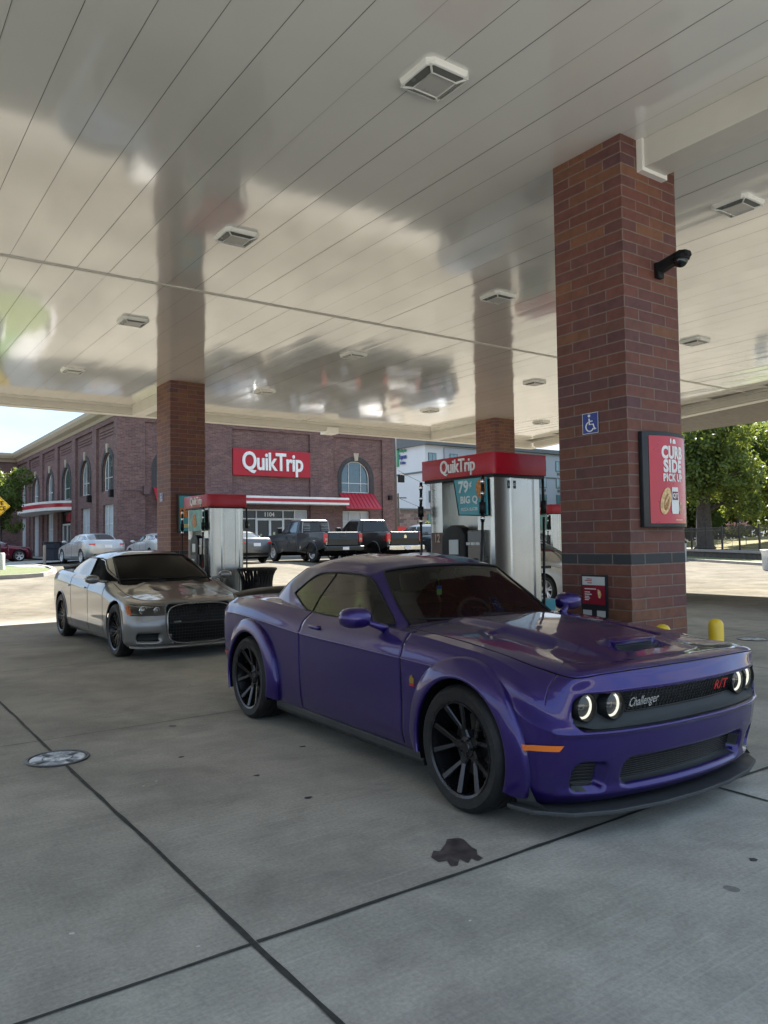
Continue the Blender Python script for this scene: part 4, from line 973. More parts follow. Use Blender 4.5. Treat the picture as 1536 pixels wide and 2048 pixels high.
    # tilted advert hanging under the valance
    if advert:
        m = MB(); m.add([(-.02, .09, 2.215), (-.02, .60, 2.215), (-.02, .52, 1.835), (-.02, .08, 1.815), (.0, .09, 2.215), (.0, .60, 2.215), (.0, .52, 1.835), (.0, .08, 1.815)], [(0, 1, 2, 3), (7, 6, 5, 4), (0, 4, 5, 1), (1, 5, 6, 2), (2, 6, 7, 3), (3, 7, 4, 0)])
        a = m.build('advert_panel', TEAL, t); LW = simple('advert_white', (.62, .70, .70), .5)
        m = MB(); m.tube([(-.02, .605, 2.22), (-.02, .525, 1.83), (-.02, .075, 1.808)], .007, 6); m.build('advert_edge', BLACKP, a)
        text_obj('price_text', '79', .17, LW, a, (-.024, .44, 2.125), LEFT, .001, .006); text_obj('cent_text', '¢', .09, LW, a, (-.024, .325, 2.155), LEFT, .001, .002)
        text_obj('advert_text', 'BIG Q', .105, LW, a, (-.024, .355, 1.985), LEFT, .001, .004); text_obj('advert_small_text', 'PIZZA SLICES', .045, LW, a, (-.024, .35, 1.885), LEFT, .001, .001)
        m = MB(); m.prism([(.10, 2.20), (.21, 2.19), (.24, 2.12), (.22, 2.03), (.17, 1.99), (.10, 2.04)], 'x', -.026, -.021); m.build('pizza_picture', PIZZA, a)
    else:
        m = MB(); m.box(-.02, .14, 1.80, 0, L-.30, 2.2); a = m.build('advert_panel', simple('advert_green', (.10, .28, .24), .4, var=.4, vscale=6), t)
        m = MB(); m.prism([(.5, 1.9), (.62, 1.86), (.7, 1.95), (.66, 2.1), (.54, 2.12)], 'x', -.026, -.021); m.build('food_picture', PIZZA, a)
    return t
p1 = pump(5.55, 5.85, 1.19, .81, 'nearest fuel pump numbered 12 with red valance and teal 79 cent pizza advert', '12')
m = MB(); m.box(.315-.06, .042, 2.10, .315+.06, .049, 2.185); o = m.build('sticker', simple('sticker_black', (.02, .02, .022), .4), p1)
text_obj('sticker_text', 'LONO', .035, LETW, o, (.315, .041, 2.14), FRONT, .0005, .001)
pump(5.55, 13.42, 1.2, .78, 'fuel pump with red valance behind the silver sedan, left one', None, False)
pump(15.45, 14.05, 1.2, .80, 'fuel pump farthest right, half hidden between the steel pump and the large pillar', None, False)
def bucket(x, y, z, lab):
    t = empty('squeegee_bin', (x, y, z)); tag(t, lab, 'bucket', 'teal squeegee bins by the pumps')
    m = MB(); m.prism([(-.10, -.08), (.10, -.08), (.10, .08), (-.10, .08)], 'z', 0, .26); m.build('bin', simple('teal_plastic', (.03, .30, .38), .4), t, bevel=.02)
    m = MB(); m.tube([(0, 0, .15), (.02, .02, .62)], .012, 8); m.box(-.09, -.01, .60, .11, .03, .63); m.build('squeegee', BLACKP, t)
bucket(6.55, 6.1, .62, 'small teal squeegee bin at the right edge of the nearest pump'); bucket(6.60, 13.9, .45, 'small teal squeegee bin behind the slatted trash can')
for x, y, z in ((6.55, 6.1, .13), (6.60, 13.9, .13)):
    m = MB(); m.box(x-.03, y-.03, z, x+.03, y+.03, z+.5 if y < 10 else z+.33); o = m.build('bin_stand', BLACKP); tag(o, 'short black stand under the squeegee bin beside the '+('nearest pump' if y < 10 else 'left pump'), 'stand')
def trash(x, y, z, s, lab, col=BLACKP):
    t = empty('trash_can', (x, y, z)); tag(t, lab, 'trash can', 'slatted trash cans')
    m = MB()
    for k in range(30):
        a = 2*math.pi*k/30; w_ = .0205; n_ = []
        pr = [(.25, .03), (.262, .35), (.272, .70), (.29, .80), (.335, .90)]
        V = []
        for r_, h_ in pr:
            for sg in (-1, 1): V.append((r_*math.cos(a)-sg*w_*math.sin(a), r_*math.sin(a)+sg*w_*math.cos(a), h_))
            for sg in (1, -1): V.append(((r_-.008)*math.cos(a)-sg*w_*math.sin(a), (r_-.008)*math.sin(a)+sg*w_*math.cos(a), h_))
        F = [(i*4+j, i*4+(j+1) % 4, (i+1)*4+(j+1) % 4, (i+1)*4+j) for i in range(4) for j in range(4)]
        m.add(V, F)
    m.build('slats', col, t)
    m = MB(); m.lathe([(.33, .89), (.35, .90), (.35, .93), (.33, .94), (.30, .925), (.30, .89), (.33, .89)], (0, 0, 0), 'z', 40); m.build('rim', col, t, angle=40)
    m = MB(); m.lathe([(.235, 0), (.255, .02), (.255, .05), (.23, .05)], (0, 0, 0), 'z', 32); m.build('hoop', col, t, angle=40); m = MB(); m.lathe([(.258, .60), (.268, .60), (.268, .66), (.258, .66)], (0, 0, 0), 'z', 32); m.build('hoop', col, t, angle=40)
    m = MB(); m.lathe([(0, .04), (.21, .04), (.215, .62)], (0, 0, 0), 'z', 28); m.build('liner', simple('liner_black', (.01, .01, .01), .3), t, smooth=True)
    t.scale = (s, s, s); return t
trash(6.22, 12.78, .13, 1.04, 'black slatted trash can beside the left pump behind the purple coupe spoiler')
trash(34.2, 18.3, 0, 1.0, 'trash can at the right edge of the picture, only its flared pale rim shows', simple('pale_metal', (.55, .55, .53), .4))
# ---------------- things on the pillars
def wheelchair_sign(loc, rot, s, lab):
    t = MB(); t.box(-.095*s, -.1*s, 0, .095*s, .1*s, .004); t.v = [tuple(v) for v in t.v]
    o = t.build('accessible_sign', simple('sign_blue', (.015, .04, .25), .35), None, bevel=.0); o.location = loc; o.rotation_euler = rot; tag(o, lab, 'sign', 'blue wheelchair signs on pillars')
    m = MB(); z = .0055
    m.tube([(a*s, b*s, z) for a, b in ((-.012, .045), (-.010, -.012), (.035, -.012), (.052, -.062), (.068, -.056))], .0068*s, 6)
    m.tube([(a*s, b*s, z) for a, b in ((-.010, .018), (.028, .018))], .006*s, 6)
    m.lathe([(0, z+.003), (.0135*s, z+.003), (.0135*s, z-.002)], (-.012*s, .072*s, 0), 'z', 16)
    m.tube([(-.006*s+.046*s*math.cos(a), -.032*s+.046*s*math.sin(a), z) for a in np.linspace(R(110), R(335), 18)], .0065*s, 6)
    m.build('wheelchair_symbol', LETW, o)
    m = MB();
    for a, b, c_, d in ((-.095, -.1, .095, -.096), (-.095, .096, .095, .1), (-.095, -.096, -.091, .096), (.091, -.096, .095, .096)): m.box(a*s, b*s, .003, c_*s, d*s, .0055)
    m.build('sign_border', LETW, o)
wheelchair_sign((5.675, 4.666, 2.62), LEFT, .96, 'blue wheelchair sign on the large brick pillar facing the coupe'); wheelchair_sign((5.945, 17.05, 2.62), LEFT, .96, 'tiny blue wheelchair sign on the left brick pillar')
def pickup_poster():
    t = empty('pickup_poster', (6.14, 4.262, 1.645)); tag(t, 'tall curved red curbside pick up poster in a black frame on the large pillar', 'poster')
    W, Hh, b = .32, .86, .045
    def cy(x): return -.045-.075*(1-(x/W)**2)
    xs = np.linspace(-W, W, 17)
    m = MB(); n = len(xs)
    def wall(z0, z1, xa, xb, off, mat=0):
        q = [x for x in np.linspace(xa, xb, 15)]; V = [(x, cy(x)-off, z0) for x in q]+[(x, cy(x)-off, z1) for x in q]; k = len(q)
        return V, [(i, i+1, k+i+1, k+i) for i in range(k-1)]
    m.prism([(x, cy(x)) for x in xs]+[(W, 0), (-W, 0)], 'z', 0, Hh); m.build('frame', simple('frame_black', (.018, .021, .024), .4), t, bevel=.008, angle=30)
    RP = simple('poster_red', (.52, .025, .045), .3, coat=.3, var=.05); V, F = wall(.035, Hh-.04, -W+b+.01, W-b-.01, .004); p = arr_obj('poster', V, F, [RP], t)
    def curved(o):
        for v in o.data.vertices: v.co.y += cy(max(-W, min(W, v.co.x)))-.007
        return o
    for tx, s_, x_, z_, of in (('CURB', .150, .015, .668, .0075), ('SIDE', .150, .015, .545, .0075), ('PICK UP', .092, .015, .443, .004)):
        o = text_obj('poster_text', tx, s_, LETW, p, (x_, 0, z_), FRONT, .001, of, sx={'CURB': .76, 'SIDE': .86, 'PICK UP': .80}[tx], spacing=1.08); curved(o)
    o = text_obj('poster_text', 'order ahead in the app', .014, LETW, p, (.09, 0, .07), FRONT, .0005) if 0 else None
    def flat(name, pts, mat, off=0):
        m = MB(); k = len(pts); m.add([(x, -.002-off, z) for x, z in pts], [tuple(range(k))]); o = m.build(name, mat, p)
        bm = bmesh.new(); bm.from_mesh(o.data); bmesh.ops.triangulate(bm, faces=bm.faces); bmesh.ops.subdivide_edges(bm, edges=bm.edges, cuts=2, use_grid_fill=True); bm.to_mesh(o.data); bm.free()
        return curved(o)
    el = lambda cx, cz, a, b_, th=0, n_=24: [(cx+a*math.cos(t_)*math.cos(th)-b_*math.sin(t_)*math.sin(th), cz+a*math.cos(t_)*math.sin(th)+b_*math.sin(t_)*math.cos(th)) for t_ in np.linspace(0, 2*math.pi, n_, endpoint=False)]
    flat('pretzel_picture', el(-.10, .235, .062, .125, -.28), PIZZA2); flat('pretzel_centre', el(-.095, .225, .030, .078, -.28), simple('food_brown', (.38, .19, .07), .6, var=.4, vscale=40), .001)
    flat('pretzel_fold', el(-.09, .25, .010, .062, -.55), PIZZA2, .002)
    flat('bag_picture', [(-.02, .12), (.075, .12), (.085, .15), (.085, .27), (.075, .36), (-.02, .36), (-.03, .27), (-.03, .15)], LETW)
    flat('bag_label', [(-.018, .245), (.070, .245), (.070, .32), (-.018, .32)], simple('label_maroon', (.16, .03, .05), .5), .002)
    curved(text_obj('bag_text', 'QT', .055, LETW, p, (.026, -.004, .283), FRONT, .0005, .002))
    flat('cookie_picture', el(.125, .17, .038, .055), simple('food_pink', (.55, .30, .22), .6, var=.3, vscale=40))
    # pick-up pictogram
    flat('person_pictogram', [(-.03, .755), (-.012, .755), (-.008, .785), (-.014, .80), (-.026, .80), (-.034, .785)], LETW); flat('car_pictogram', [(.005, .755), (.055, .755), (.055, .775), (.045, .795), (.015, .795), (.005, .775)], LETW)
    flat('web_line', [(.03, .063), (.15, .063), (.15, .068), (.03, .068)], LETW)
pickup_poster()
def low_poster():
    t = empty('small_poster', (5.68, 4.663, .62)); tag(t, 'small black framed red and white notice low on the large pillar behind the coupe bonnet', 'poster')
    m = MB(); m.box(-.018, -.148, 0, -.001, .148, .60); f = m.build('frame', simple('frame_black', (.018, .021, .024), .4), t, bevel=.004)
    def pn(name, y0, z0, y1, z1, mat): m = MB(); m.box(-.021, y0, z0, -.019, y1, z1); return m.build(name, mat, f)
    pw = pn('white_panel', -.125, .505, .132, .582, simple('paper', (.6, .62, .62), .5)); pr = pn('red_panel', -.125, .33, .132, .503, simple('notice_red', (.28, .01, .03), .4)); pn('coupon', .03, .19, .13, .275, simple('paper', (.6, .62, .62), .5)); pn('coupon', -.125, .19, -.03, .275, simple('paper', (.6, .62, .62), .5))
    for z_, s_ in ((.56, .06), (.545, .08), (.525, .05)): 
        m = MB(); m.box(-.0225, .02, z_-.004, -.0215, .02+s_, z_+.004); m.build('text_line', simple('ink_red', (.4, .05, .05), .5), pw)
    for z_, s_ in ((.47, .13), (.44, .06), (.42, .08), (.40, .05), (.385, .06), (.37, .045)):
        m = MB(); m.box(-.0225, .105-s_, z_-.004, -.0215, .105, z_+.004); m.build('text_line', LETW, pr)
    m = MB(); m.prism([(-.045, .47), (-.075, .455), (-.085, .42), (-.07, .385), (-.05, .40), (-.045, .44)], 'x', -.024, -.0215); m.build('food_picture', PIZZA2, pr)
low_poster()
def green_poster():
    t = empty('food_poster', (6.25, 16.48, 1.80)); tag(t, 'teal and orange food poster in a black frame on the left pillar', 'poster')
    m = MB(); m.box(-.16, -.06, 0, .42, -.001, .87); f = m.build('frame', simple('frame_black', (.018, .021, .024), .4), t, bevel=.01)
    m = MB(); m.box(-.12, -.064, .05, .38, -.061, .82); p = m.build('poster', TEAL, f)
    m = MB(); m.prism([(-.11, .35), (.2, .33), (.3, .42), (.2, .52), (-.11, .56)], 'y', -.067, -.0645); m.build('food_picture', PIZZA, p)
    m = MB(); m.box(-.06, -.067, .12, .12, -.0645, .20); m.box(.0, -.067, .68, .06, -.0645, .77); m.build('poster_blocks', simple('poster_yellow', (.6, .5, .2), .5), p)
green_poster()
def camera_dome():
    t = empty('security_camera', (6.17, 4.262, 4.02)); tag(t, 'black dome security camera on an arm high on the large pillar', 'camera')
    m = MB(); m.prism([(-.045, -.075), (.045, -.075), (.045, .07), (-.045, .07)], 'y', -.05, 0); m.build('mount', BLACKP, t, bevel=.012)
    m = MB(); m.prism([(-.03, -.03), (-.12, -.005), (-.30, .03), (-.34, .055), (-.33, .10), (-.26, .115), (-.05, .07), (-.03, .06)], 'x', -.045, .045); m.build('arm', BLACKP, t, bevel=.016)
    m = MB(); m.lathe([(.075, .035), (.08, .01), (.072, -.002)], (0, -.25, .03), 'z', 28); m.build('bezel', BLACKP, t, angle=40)
    m = MB(); m.lathe([(.064, 0)]+[(.064*math.cos(a), -.064*math.sin(a)) for a in np.linspace(.1, math.pi/2, 9)], (0, -.25, .028), 'z', 28); m.build('dome', GLASSDARK, t, smooth=True)
camera_dome()
# ---------------- the store
SB = brick_mat('store_brick', .30, .085, .009, [(.155, .086, .082), (.185, .103, .095), (.125, .069, .069), (.165, .094, .089), (.205, .118, .107), (.14, .078, .076)], (.24, .19, .18), .0, rough=.8, vary=.3)
SBD = brick_mat('soldier_brick', .085, .30, .009, [(.05, .052, .056), (.062, .060, .064), (.045, .046, .05)], (.11, .10, .10), .0, rough=.8)
STONE = simple('limestone', (.40, .34, .26), .8, var=.15); FRAMEW = simple('window_white', (.66, .68, .68), .4)
BLIND = simple('window_blind', (.42, .45, .48), .5, var=.05); CORN = simple('tan_cornice', (.40, .33, .24), .7, var=.05)
WGLASS = simple('window_glass', (.03, .06, .065), .04, spec=1, coat=1, var=.2); MAR = simple('awning_red', (.40, .012, .03), .35, var=.08)
XB, YB, G0 = 12.33, 42.0, .68
store = empty('store_building', (0, 0, 0)); tag(store, 'brown brick petrol station shop with arched windows and red awnings', 'building')
def arch(mbf, wall, u0, u1, z0, zs, kind, d=.18):
    pass
def wall_with_holes(name, mat, u_a, u_b, z_a, z_b, holes, place, parent, depth=.22):
    # grid wall in (u,z) with rectangular and arched openings; place(u,z,d)->xyz, d is depth into the wall
    m = MB(); us = sorted({u_a, u_b}|{h[0] for h in holes}|{h[1] for h in holes})
    for a, b in zip(us[:-1], us[1:]):
        hs = sorted([h for h in holes if h[0] <= a+1e-6 and h[1] >= b-1e-6], key=lambda h: h[2]); z = z_a
        for h in hs:
            if h[2] > z: m.add([place(a, z, 0), place(b, z, 0), place(b, h[2], 0), place(a, h[2], 0)], [(0, 1, 2, 3)])
            z = h[3]
            if h[4]: # arched head: fill above the spring line
                c, r = (h[0]+h[1])/2, (h[1]-h[0])/2; A = np.linspace(math.pi, 0, 19); pts = [(c+r*math.cos(t), h[3]+r*math.sin(t)) for t in A]; zt = h[3]+r+.001
                for p, q in zip(pts[:-1], pts[1:]): m.add([place(p[0], p[1], 0), place(q[0], q[1], 0), place(q[0], zt, 0), place(p[0], zt, 0)], [(0, 1, 2, 3)]); m.add([place(p[0], p[1], 0), place(q[0], q[1], 0), place(q[0], q[1], depth), place(p[0], p[1], depth)], [(0, 1, 2, 3)])
                z = zt
            else: m.add([place(a, h[3], 0), place(b, h[3], 0), place(b, h[3], depth), place(a, h[3], depth)], [(0, 1, 2, 3)])
            for uu in (h[0], h[1]): m.add([place(uu, h[2], 0), place(uu, h[3], 0), place(uu, h[3], depth), place(uu, h[2], depth)], [(0, 1, 2, 3)])
            m.add([place(h[0], h[2], 0), place(h[1], h[2], 0), place(h[1], h[2], depth), place(h[0], h[2], depth)], [(0, 1, 2, 3)])
        if z < z_b: m.add([place(a, z, 0), place(b, z, 0), place(b, z_b, 0), place(a, z_b, 0)], [(0, 1, 2, 3)])
    o = m.build(name, mat, parent); 
    bm = bmesh.new(); bm.from_mesh(o.data); bmesh.ops.remove_doubles(bm, verts=bm.verts, dist=.001); bmesh.ops.recalc_face_normals(bm, faces=bm.faces); bm.to_mesh(o.data); bm.free()
    box_uv(o.data); return o
def window(place, u0, u1, z0, zs, arched, glass, parent, cols=3, rows=None, depth=.16, name='window'):
    # frame bars + panes
    c, r = (u0+u1)/2, (u1-u0)/2; m = MB()
    def bar(a, b, w_=.03, d=depth): m.tube([place(a[0], a[1], d), place(b[0], b[1], d)], w_, 6)
    bar((u0, z0), (u0, zs)); bar((u1, z0), (u1, zs)); bar((u0, z0), (u1, z0))
    if arched:
        A = np.linspace(math.pi, 0, 17); m.tube([place(c+r*math.cos(t), zs+r*math.sin(t), depth) for t in A], .03, 6); bar((u0, zs-.35), (u1, zs-.35), .022)
    else: bar((u0, zs), (u1, zs))
    for k in range(1, cols):
        uu = u0+(u1-u0)*(k/cols) if cols != 3 else u0+(u1-u0)*(.28 if k == 1 else .72)
        top = zs+math.sqrt(max(0, r*r-(uu-c)**2)) if arched else zs; bar((uu, z0), (uu, top), .022)
    for zz in rows or []: bar((u0, zz), (u1, zz), .022)
    w_ = m.build(name, FRAMEW, parent)
    m = MB(); pts = [(u0, z0), (u1, z0), (u1, zs)]+([(c+r*math.cos(t), zs+r*math.sin(t)) for t in np.linspace(0, math.pi, 17)][1:-1] if arched else [])+[(u0, zs)]
    m.add([place(a, b, depth+.03) for a, b in pts], [tuple(range(len(pts)))]); m.build('pane', glass, w_); return w_
pf = lambda u, z, d: (u, YB+d, z)      # front, faces -y
ps = lambda u, z, d: (XB+d, u, z)      # side, faces -x
ZT = 8.62
# front facade
fh = [(26.49, 28.7, 4.74, 5.72, True), (26.55, 28.65, G0+.35, 3.55, False), (14.4, 16.6, 4.74, 5.72, True), (14.4, 16.5, G0+.35, 3.55, False), (17.9, 24.0, G0, 3.6, False)]
wall_with_holes('front_wall', SB, XB, 30.6, G0-.1, ZT, fh, pf, store, .3)
window(pf, 26.52, 28.67, 4.77, 5.72, True, WGLASS, store, 3, None); window(pf, 14.42, 16.58, 4.77, 5.72, True, WGLASS, store, 3, None)
window(pf, 26.57, 28.63, G0+.38, 3.52, False, BLIND, store, 3, [2.0, 2.9]); window(pf, 14.42, 16.48, G0+.38, 3.52, False, BLIND, store, 3, [2.9])
# pilasters (proud of the wall) and string courses
def pil(parent, place, a, b, z0=G0-.1, z1=ZT-.3, th=.14):
    m = MB(); P = [place(a, z0, -th), place(b, z0, -th), place(b, z1, -th), place(a, z1, -th)]; Q = [place(a, z0, .02), place(b, z0, .02), place(b, z1, .02), place(a, z1, .02)]
    m.add(P+Q, [(0, 1, 2, 3), (0, 3, 7, 4), (1, 5, 6, 2), (3, 2, 6, 7)]); o = m.build('pilaster', SB, parent); box_uv(o.data)
pil(store, pf, 17.0, 18.84); pil(store, pf, 24.1, 25.8); pil(store, pf, 29.65, 30.6); m = MB(); m.box(XB-.14, YB-.14, G0-.1, 13.7, YB+.02, ZT-.302); m.box(XB-.14, YB+.02, G0-.1, XB+.02, 42.5, ZT-.302); o = m.build('pilaster', SB, store); box_uv(o.data)
for k in range(3):
    m = MB(); z_ = ZT-.24-k*.0
m = MB(); m.box(XB-.14, YB-.14, ZT-.3, 30.6, YB+.02, ZT); o = m.build('frieze', SB, store); box_uv(o.data)
def voussoir(place, c, r, zs, parent):
    m = MB(); A = np.linspace(math.pi, 0, 25); th = .035
    P = [place(c+q*math.cos(t), zs+q*math.sin(t), -th) for t in A for q in (r+.02, r+.30)]; m.add(P, [(2*i, 2*i+1, 2*i+3, 2*i+2) for i in range(24)])
    P2 = [place(c+(r+.30)*math.cos(t), zs+(r+.30)*math.sin(t), d) for t in A for d in (-th, .01)]; m.add(P2, [(2*i, 2*i+1, 2*i+3, 2*i+2) for i in range(24)])
    o = m.build('arch_surround', SBD, parent); box_uv(o.data)
    for a, b in ((c-r-.30, c-r-.02), (c+r+.02, c+r+.30)):
        m = MB(); P = [place(a, 4.6, -th), place(b, 4.6, -th), place(b, zs, -th), place(a, zs, -th)]; m.add(P, [(0, 1, 2, 3)]); o = m.build('jamb_surround', SBD, parent); box_uv(o.data)
    m = MB(); P = [place(c-.12, zs+r+.02, -.09), place(c+.12, zs+r+.02, -.09), place(c+.2, zs+r+.52, -.09), place(c-.2, zs+r+.52, -.09)]; Q = [place(c-.12, zs+r+.02, 0), place(c+.12, zs+r+.02, 0), place(c+.2, zs+r+.52, 0), place(c-.2, zs+r+.52, 0)]
    m.add(P+Q, [(0, 1, 2, 3), (0, 4, 5, 1), (1, 5, 6, 2), (2, 6, 7, 3), (3, 7, 4, 0)]); m.build('keystone', STONE, parent)
voussoir(pf, 27.6, 1.1, 5.72, store); voussoir(pf, 15.5, 1.1, 5.72, store)
# shop front: dark glass, mullions, double door, number
sf = MB(); sf.box(17.9, YB+.20, G0, 24.0, YB+.22, 3.58); sfo = sf.build('shop_window', simple('shop_glass', (.008, .014, .013), .06, spec=.5), store)
m = MB()
for x in (17.95, 18.75, 19.3, 20.5, 22.3, 23.1, 23.95): m.box(x-.035, YB+.13, G0, x+.035, YB+.20, 3.58)
for z in (3.02, 3.54): m.box(17.9, YB+.14, z-.035, 24.0, YB+.205, z+.035)
for x in (20.5, 21.4, 22.3): m.box(x-.07, YB+.12, G0, x+.07, YB+.21, 3.02)
m.box(20.5, YB+.125, 2.92, 22.3, YB+.2, 3.04); m.box(20.5, YB+.125, G0, 22.3, YB+.2, G0+.2); m.build('shop_front_frame', FRAMEW, sfo)
m = MB(); 
for a, b in ((17.9, 19.27), (23.13, 24.0)): m.box(a, YB+.185, G0+.2, b, YB+.198, 3.5)
m.build('blind_panel', BLIND, sfo); text_obj('street_number', '1104', .36, LETW, sfo, (21.38, YB+.19, 3.27), FRONT, .004, .008)
m = MB()
for k in range(14): x = 19.5+random.random()*4; z = G0+.5+random.random()*1.4; m.box(x, YB+.196, z, x+random.uniform(.1, .3), YB+.199, z+random.uniform(.05, .25))
m.build('window_display', simple('window_goods', (.35, .38, .2), .5, var=.9, vscale=3), sfo)
m = MB(); m.box(16.9, YB-1.5, 3.86, 26.1, YB-.15, 4.30); cn_ = m.build('entrance_canopy', simple('canopy_white', (.75, .75, .73), .4), store)
m = MB(); m.box(16.89, YB-1.512, 3.99, 26.11, YB-1.49, 4.17); m.box(16.885, YB-1.5, 3.99, 16.9, YB-.15, 4.17); m.box(26.1, YB-1.5, 3.99, 26.115, YB-.15, 4.17); m.build('red_stripe', MAR, cn_)
def awning(place, a, b, zt, zb, out, parent):
    m = MB(); n_ = 9
    P = [place(a, zt, 0), place(b, zt, 0), place(b+.05, zb, -out), place(a-.05, zb, -out)]; m.add(P+[place(a, zt-.02, .0), place(b, zt-.02, .0), place(b+.05, zb-.06, -out), place(a-.05, zb-.06, -out)], [(0, 1, 2, 3), (3, 2, 6, 7), (4, 5, 6, 7), (0, 3, 7, 4), (1, 5, 6, 2)])
    for k in range(n_+1):
        t = k/n_; u0 = a+(b-a)*t; u1 = (a-.05)+(b-a+.1)*t; m.tube([place(u0, zt+.015, -.01), place(u1, zb+.015, -out)], .02, 6)
    m.build('awning', MAR, parent)
awning(pf, 26.3, 28.95, 4.72, 3.72, .95, store); awning(pf, 14.2, 16.75, 4.72, 3.72, .95, store)
# side wall with bays
yc = [44.1+4.83*k for k in range(6)]; holes = []
for k, y in enumerate(yc):
    holes.append((y-1.02, y+1.02, 4.62, 5.72, True))
    if k != 2: holes.append((y-1.0, y+1.0, G0, 3.84, False))
holes.append((52.6, 55.4, G0, 3.84, False))
wall_with_holes('side_wall', SB, YB, 70.4, G0-.1, ZT, holes, ps, store, .3)
for k, y in enumerate(yc):
    g = simple('dark_arch_panel', (.03, .07, .05), .2) if k == 2 else WGLASS
    window(ps, y-1.0, y+1.0, 4.65, 5.72, True, g, store, 1 if k == 2 else 3, None)
    voussoir(ps, y, 1.02, 5.72, store)
    if k != 2: window(ps, y-.98, y+.98, G0, 3.82, False, BLIND, store, 3, [2.75])
    m = MB()
    for j in range(3): m.box(XB-.05-.0*j, y-1.55, 8.02-j*.17, XB+.01, y+1.55, 8.10-j*.17)
    o = m.build('brick_course', SB, store); box_uv(o.data)
for y in [46.02]+[46.02+4.83*k for k in range(1, 5)]: pil(store, ps, y, y+.92)
m = MB(); m.box(XB-.14, YB+.021, ZT-.3, XB+.02, 70.4, ZT); o = m.build('frieze', SB, store); box_uv(o.data)
# side entrance door and round canopy
m = MB()
for a, b, c_, d in ((52.75, 52.87, G0, 3.0), (54.9, 55.02, G0, 3.0), (53.8, 53.9, G0, 3.0)): m.box(XB+.05, a, c_, XB+.13, b, d)
m.box(XB+.05, 52.75, 2.9, XB+.13, 55.02, 3.02); m.box(XB+.05, 52.75, G0, XB+.13, 55.02, G0+.25); dr_ = m.build('side_door', FRAMEW, store)
m = MB(); m.box(XB+.14, 52.6, G0, XB+.16, 55.4, 3.84); m.build('door_glass', simple('shop_glass', (.008, .014, .013), .06, spec=.5), dr_)
m = MB(); m.box(XB+.03, 52.8, 3.15, XB+.05, 53.5, 3.7); m.build('door_sign', MAR, dr_)
m = MB(); A = np.linspace(0, math.pi, 21); P = [(XB+.0-1.9*math.sin(t)**.8, 58.1-6.3*math.cos(t)) for t in A]; m.prism(P[::-1], 'z', 3.85, 4.45); sc_ = m.build('side_canopy', simple('canopy_white', (.75, .75, .73), .4), store, angle=30)
m = MB(); P = [(XB+.0-1.912*math.sin(t)**.8, 58.1-6.31*math.cos(t)) for t in A]; m.prism(P[::-1], 'z', 4.05, 4.30); m.build('red_stripe', MAR, sc_, angle=30)
# cornice and roof, the far wing
m = MB(); prof = [(0, 0), (-.18, .0), (-.26, .16), (-.50, .30), (-.60, .50), (-.60, .72), (0, .72)]
def sweep(m, prof, z0):
    pts = [((30.6, YB), (0, 1)), ((XB, YB), (1, 1)), ((XB, 70.4), (1, 1)), ((0, 70.4), (0, 1))]
    V = []
    for d, h in prof: V += [(30.6-d*1.0, YB+d, z0+h), (XB+d, YB+d, z0+h), (XB+d, 70.4+d, z0+h), (-6, 70.4+d, z0+h)]
    F = [(i*4+j, i*4+j+1, (i+1)*4+j+1, (i+1)*4+j) for i in range(len(prof)-1) for j in range(3)]; m.add(V, F)
sweep(m, prof, ZT-.02); m.build('cornice', CORN, store)
m = MB(); m.box(XB, YB, ZT+.3, 30.6, 78, ZT+.5); m.box(30.58, YB+.02, G0-.1, 30.62, 78, ZT+.3); o = m.build('rear_block', SB, store); box_uv(o.data)
m = MB(); m.box(-6, 70.4, G0-.1, XB, 78, ZT+.3); o = m.build('far_wing', SB, store); box_uv(o.data); awning(lambda u, z, d: (u, 70.4+d, z), 7.8, 10.4, 4.9, 3.7, .95, store)
for (x, y, z) in ((XB-.26, 42.1+.9, 4.42), (XB-.26, 47.6, 4.35), (XB-.26, 66.9, 4.35)):
    m = MB(); m.box(x, y-.14, z-.22, x+.26, y+.14, z+.2); m.build('wall_lamp', BLACKP, store, bevel=.03)
m = MB(); m.box(30.05, YB-.36, 4.32, 30.3, YB-.14, 4.62); m.build('wall_lamp', BLACKP, store, bevel=.03)
m = MB(); m.box(13.55, YB-.36, 4.3, 13.9, YB-.14, 4.75); m.tube([(12.5, YB-.3, 4.5), (13.7, YB-.3, 4.5)], .03, 6); m.tube([(12.5, YB-.3, 4.1), (13.1, YB-.3, 4.1), (13.1, YB-.3, 4.3)], .025, 6); m.build('conduit_box', simple('conduit_brown', (.10, .06, .06), .6), store)
# the sign board over the entrance
t = empty('shop_sign', (21.46, YB, 6.37)); tag(t, 'big red sign board with white letters over the shop entrance', 'sign')
m = MB(); m.box(-2.6, -.22, -.79, 2.6, -.001, .79); b0 = m.build('board', REDP, t, bevel=.02)
text_obj('lettering', 'QuikTrip', 1.50, LETW, b0, (0, -.26, .03), FRONT, .05, .028, sx=.78, spacing=.94)
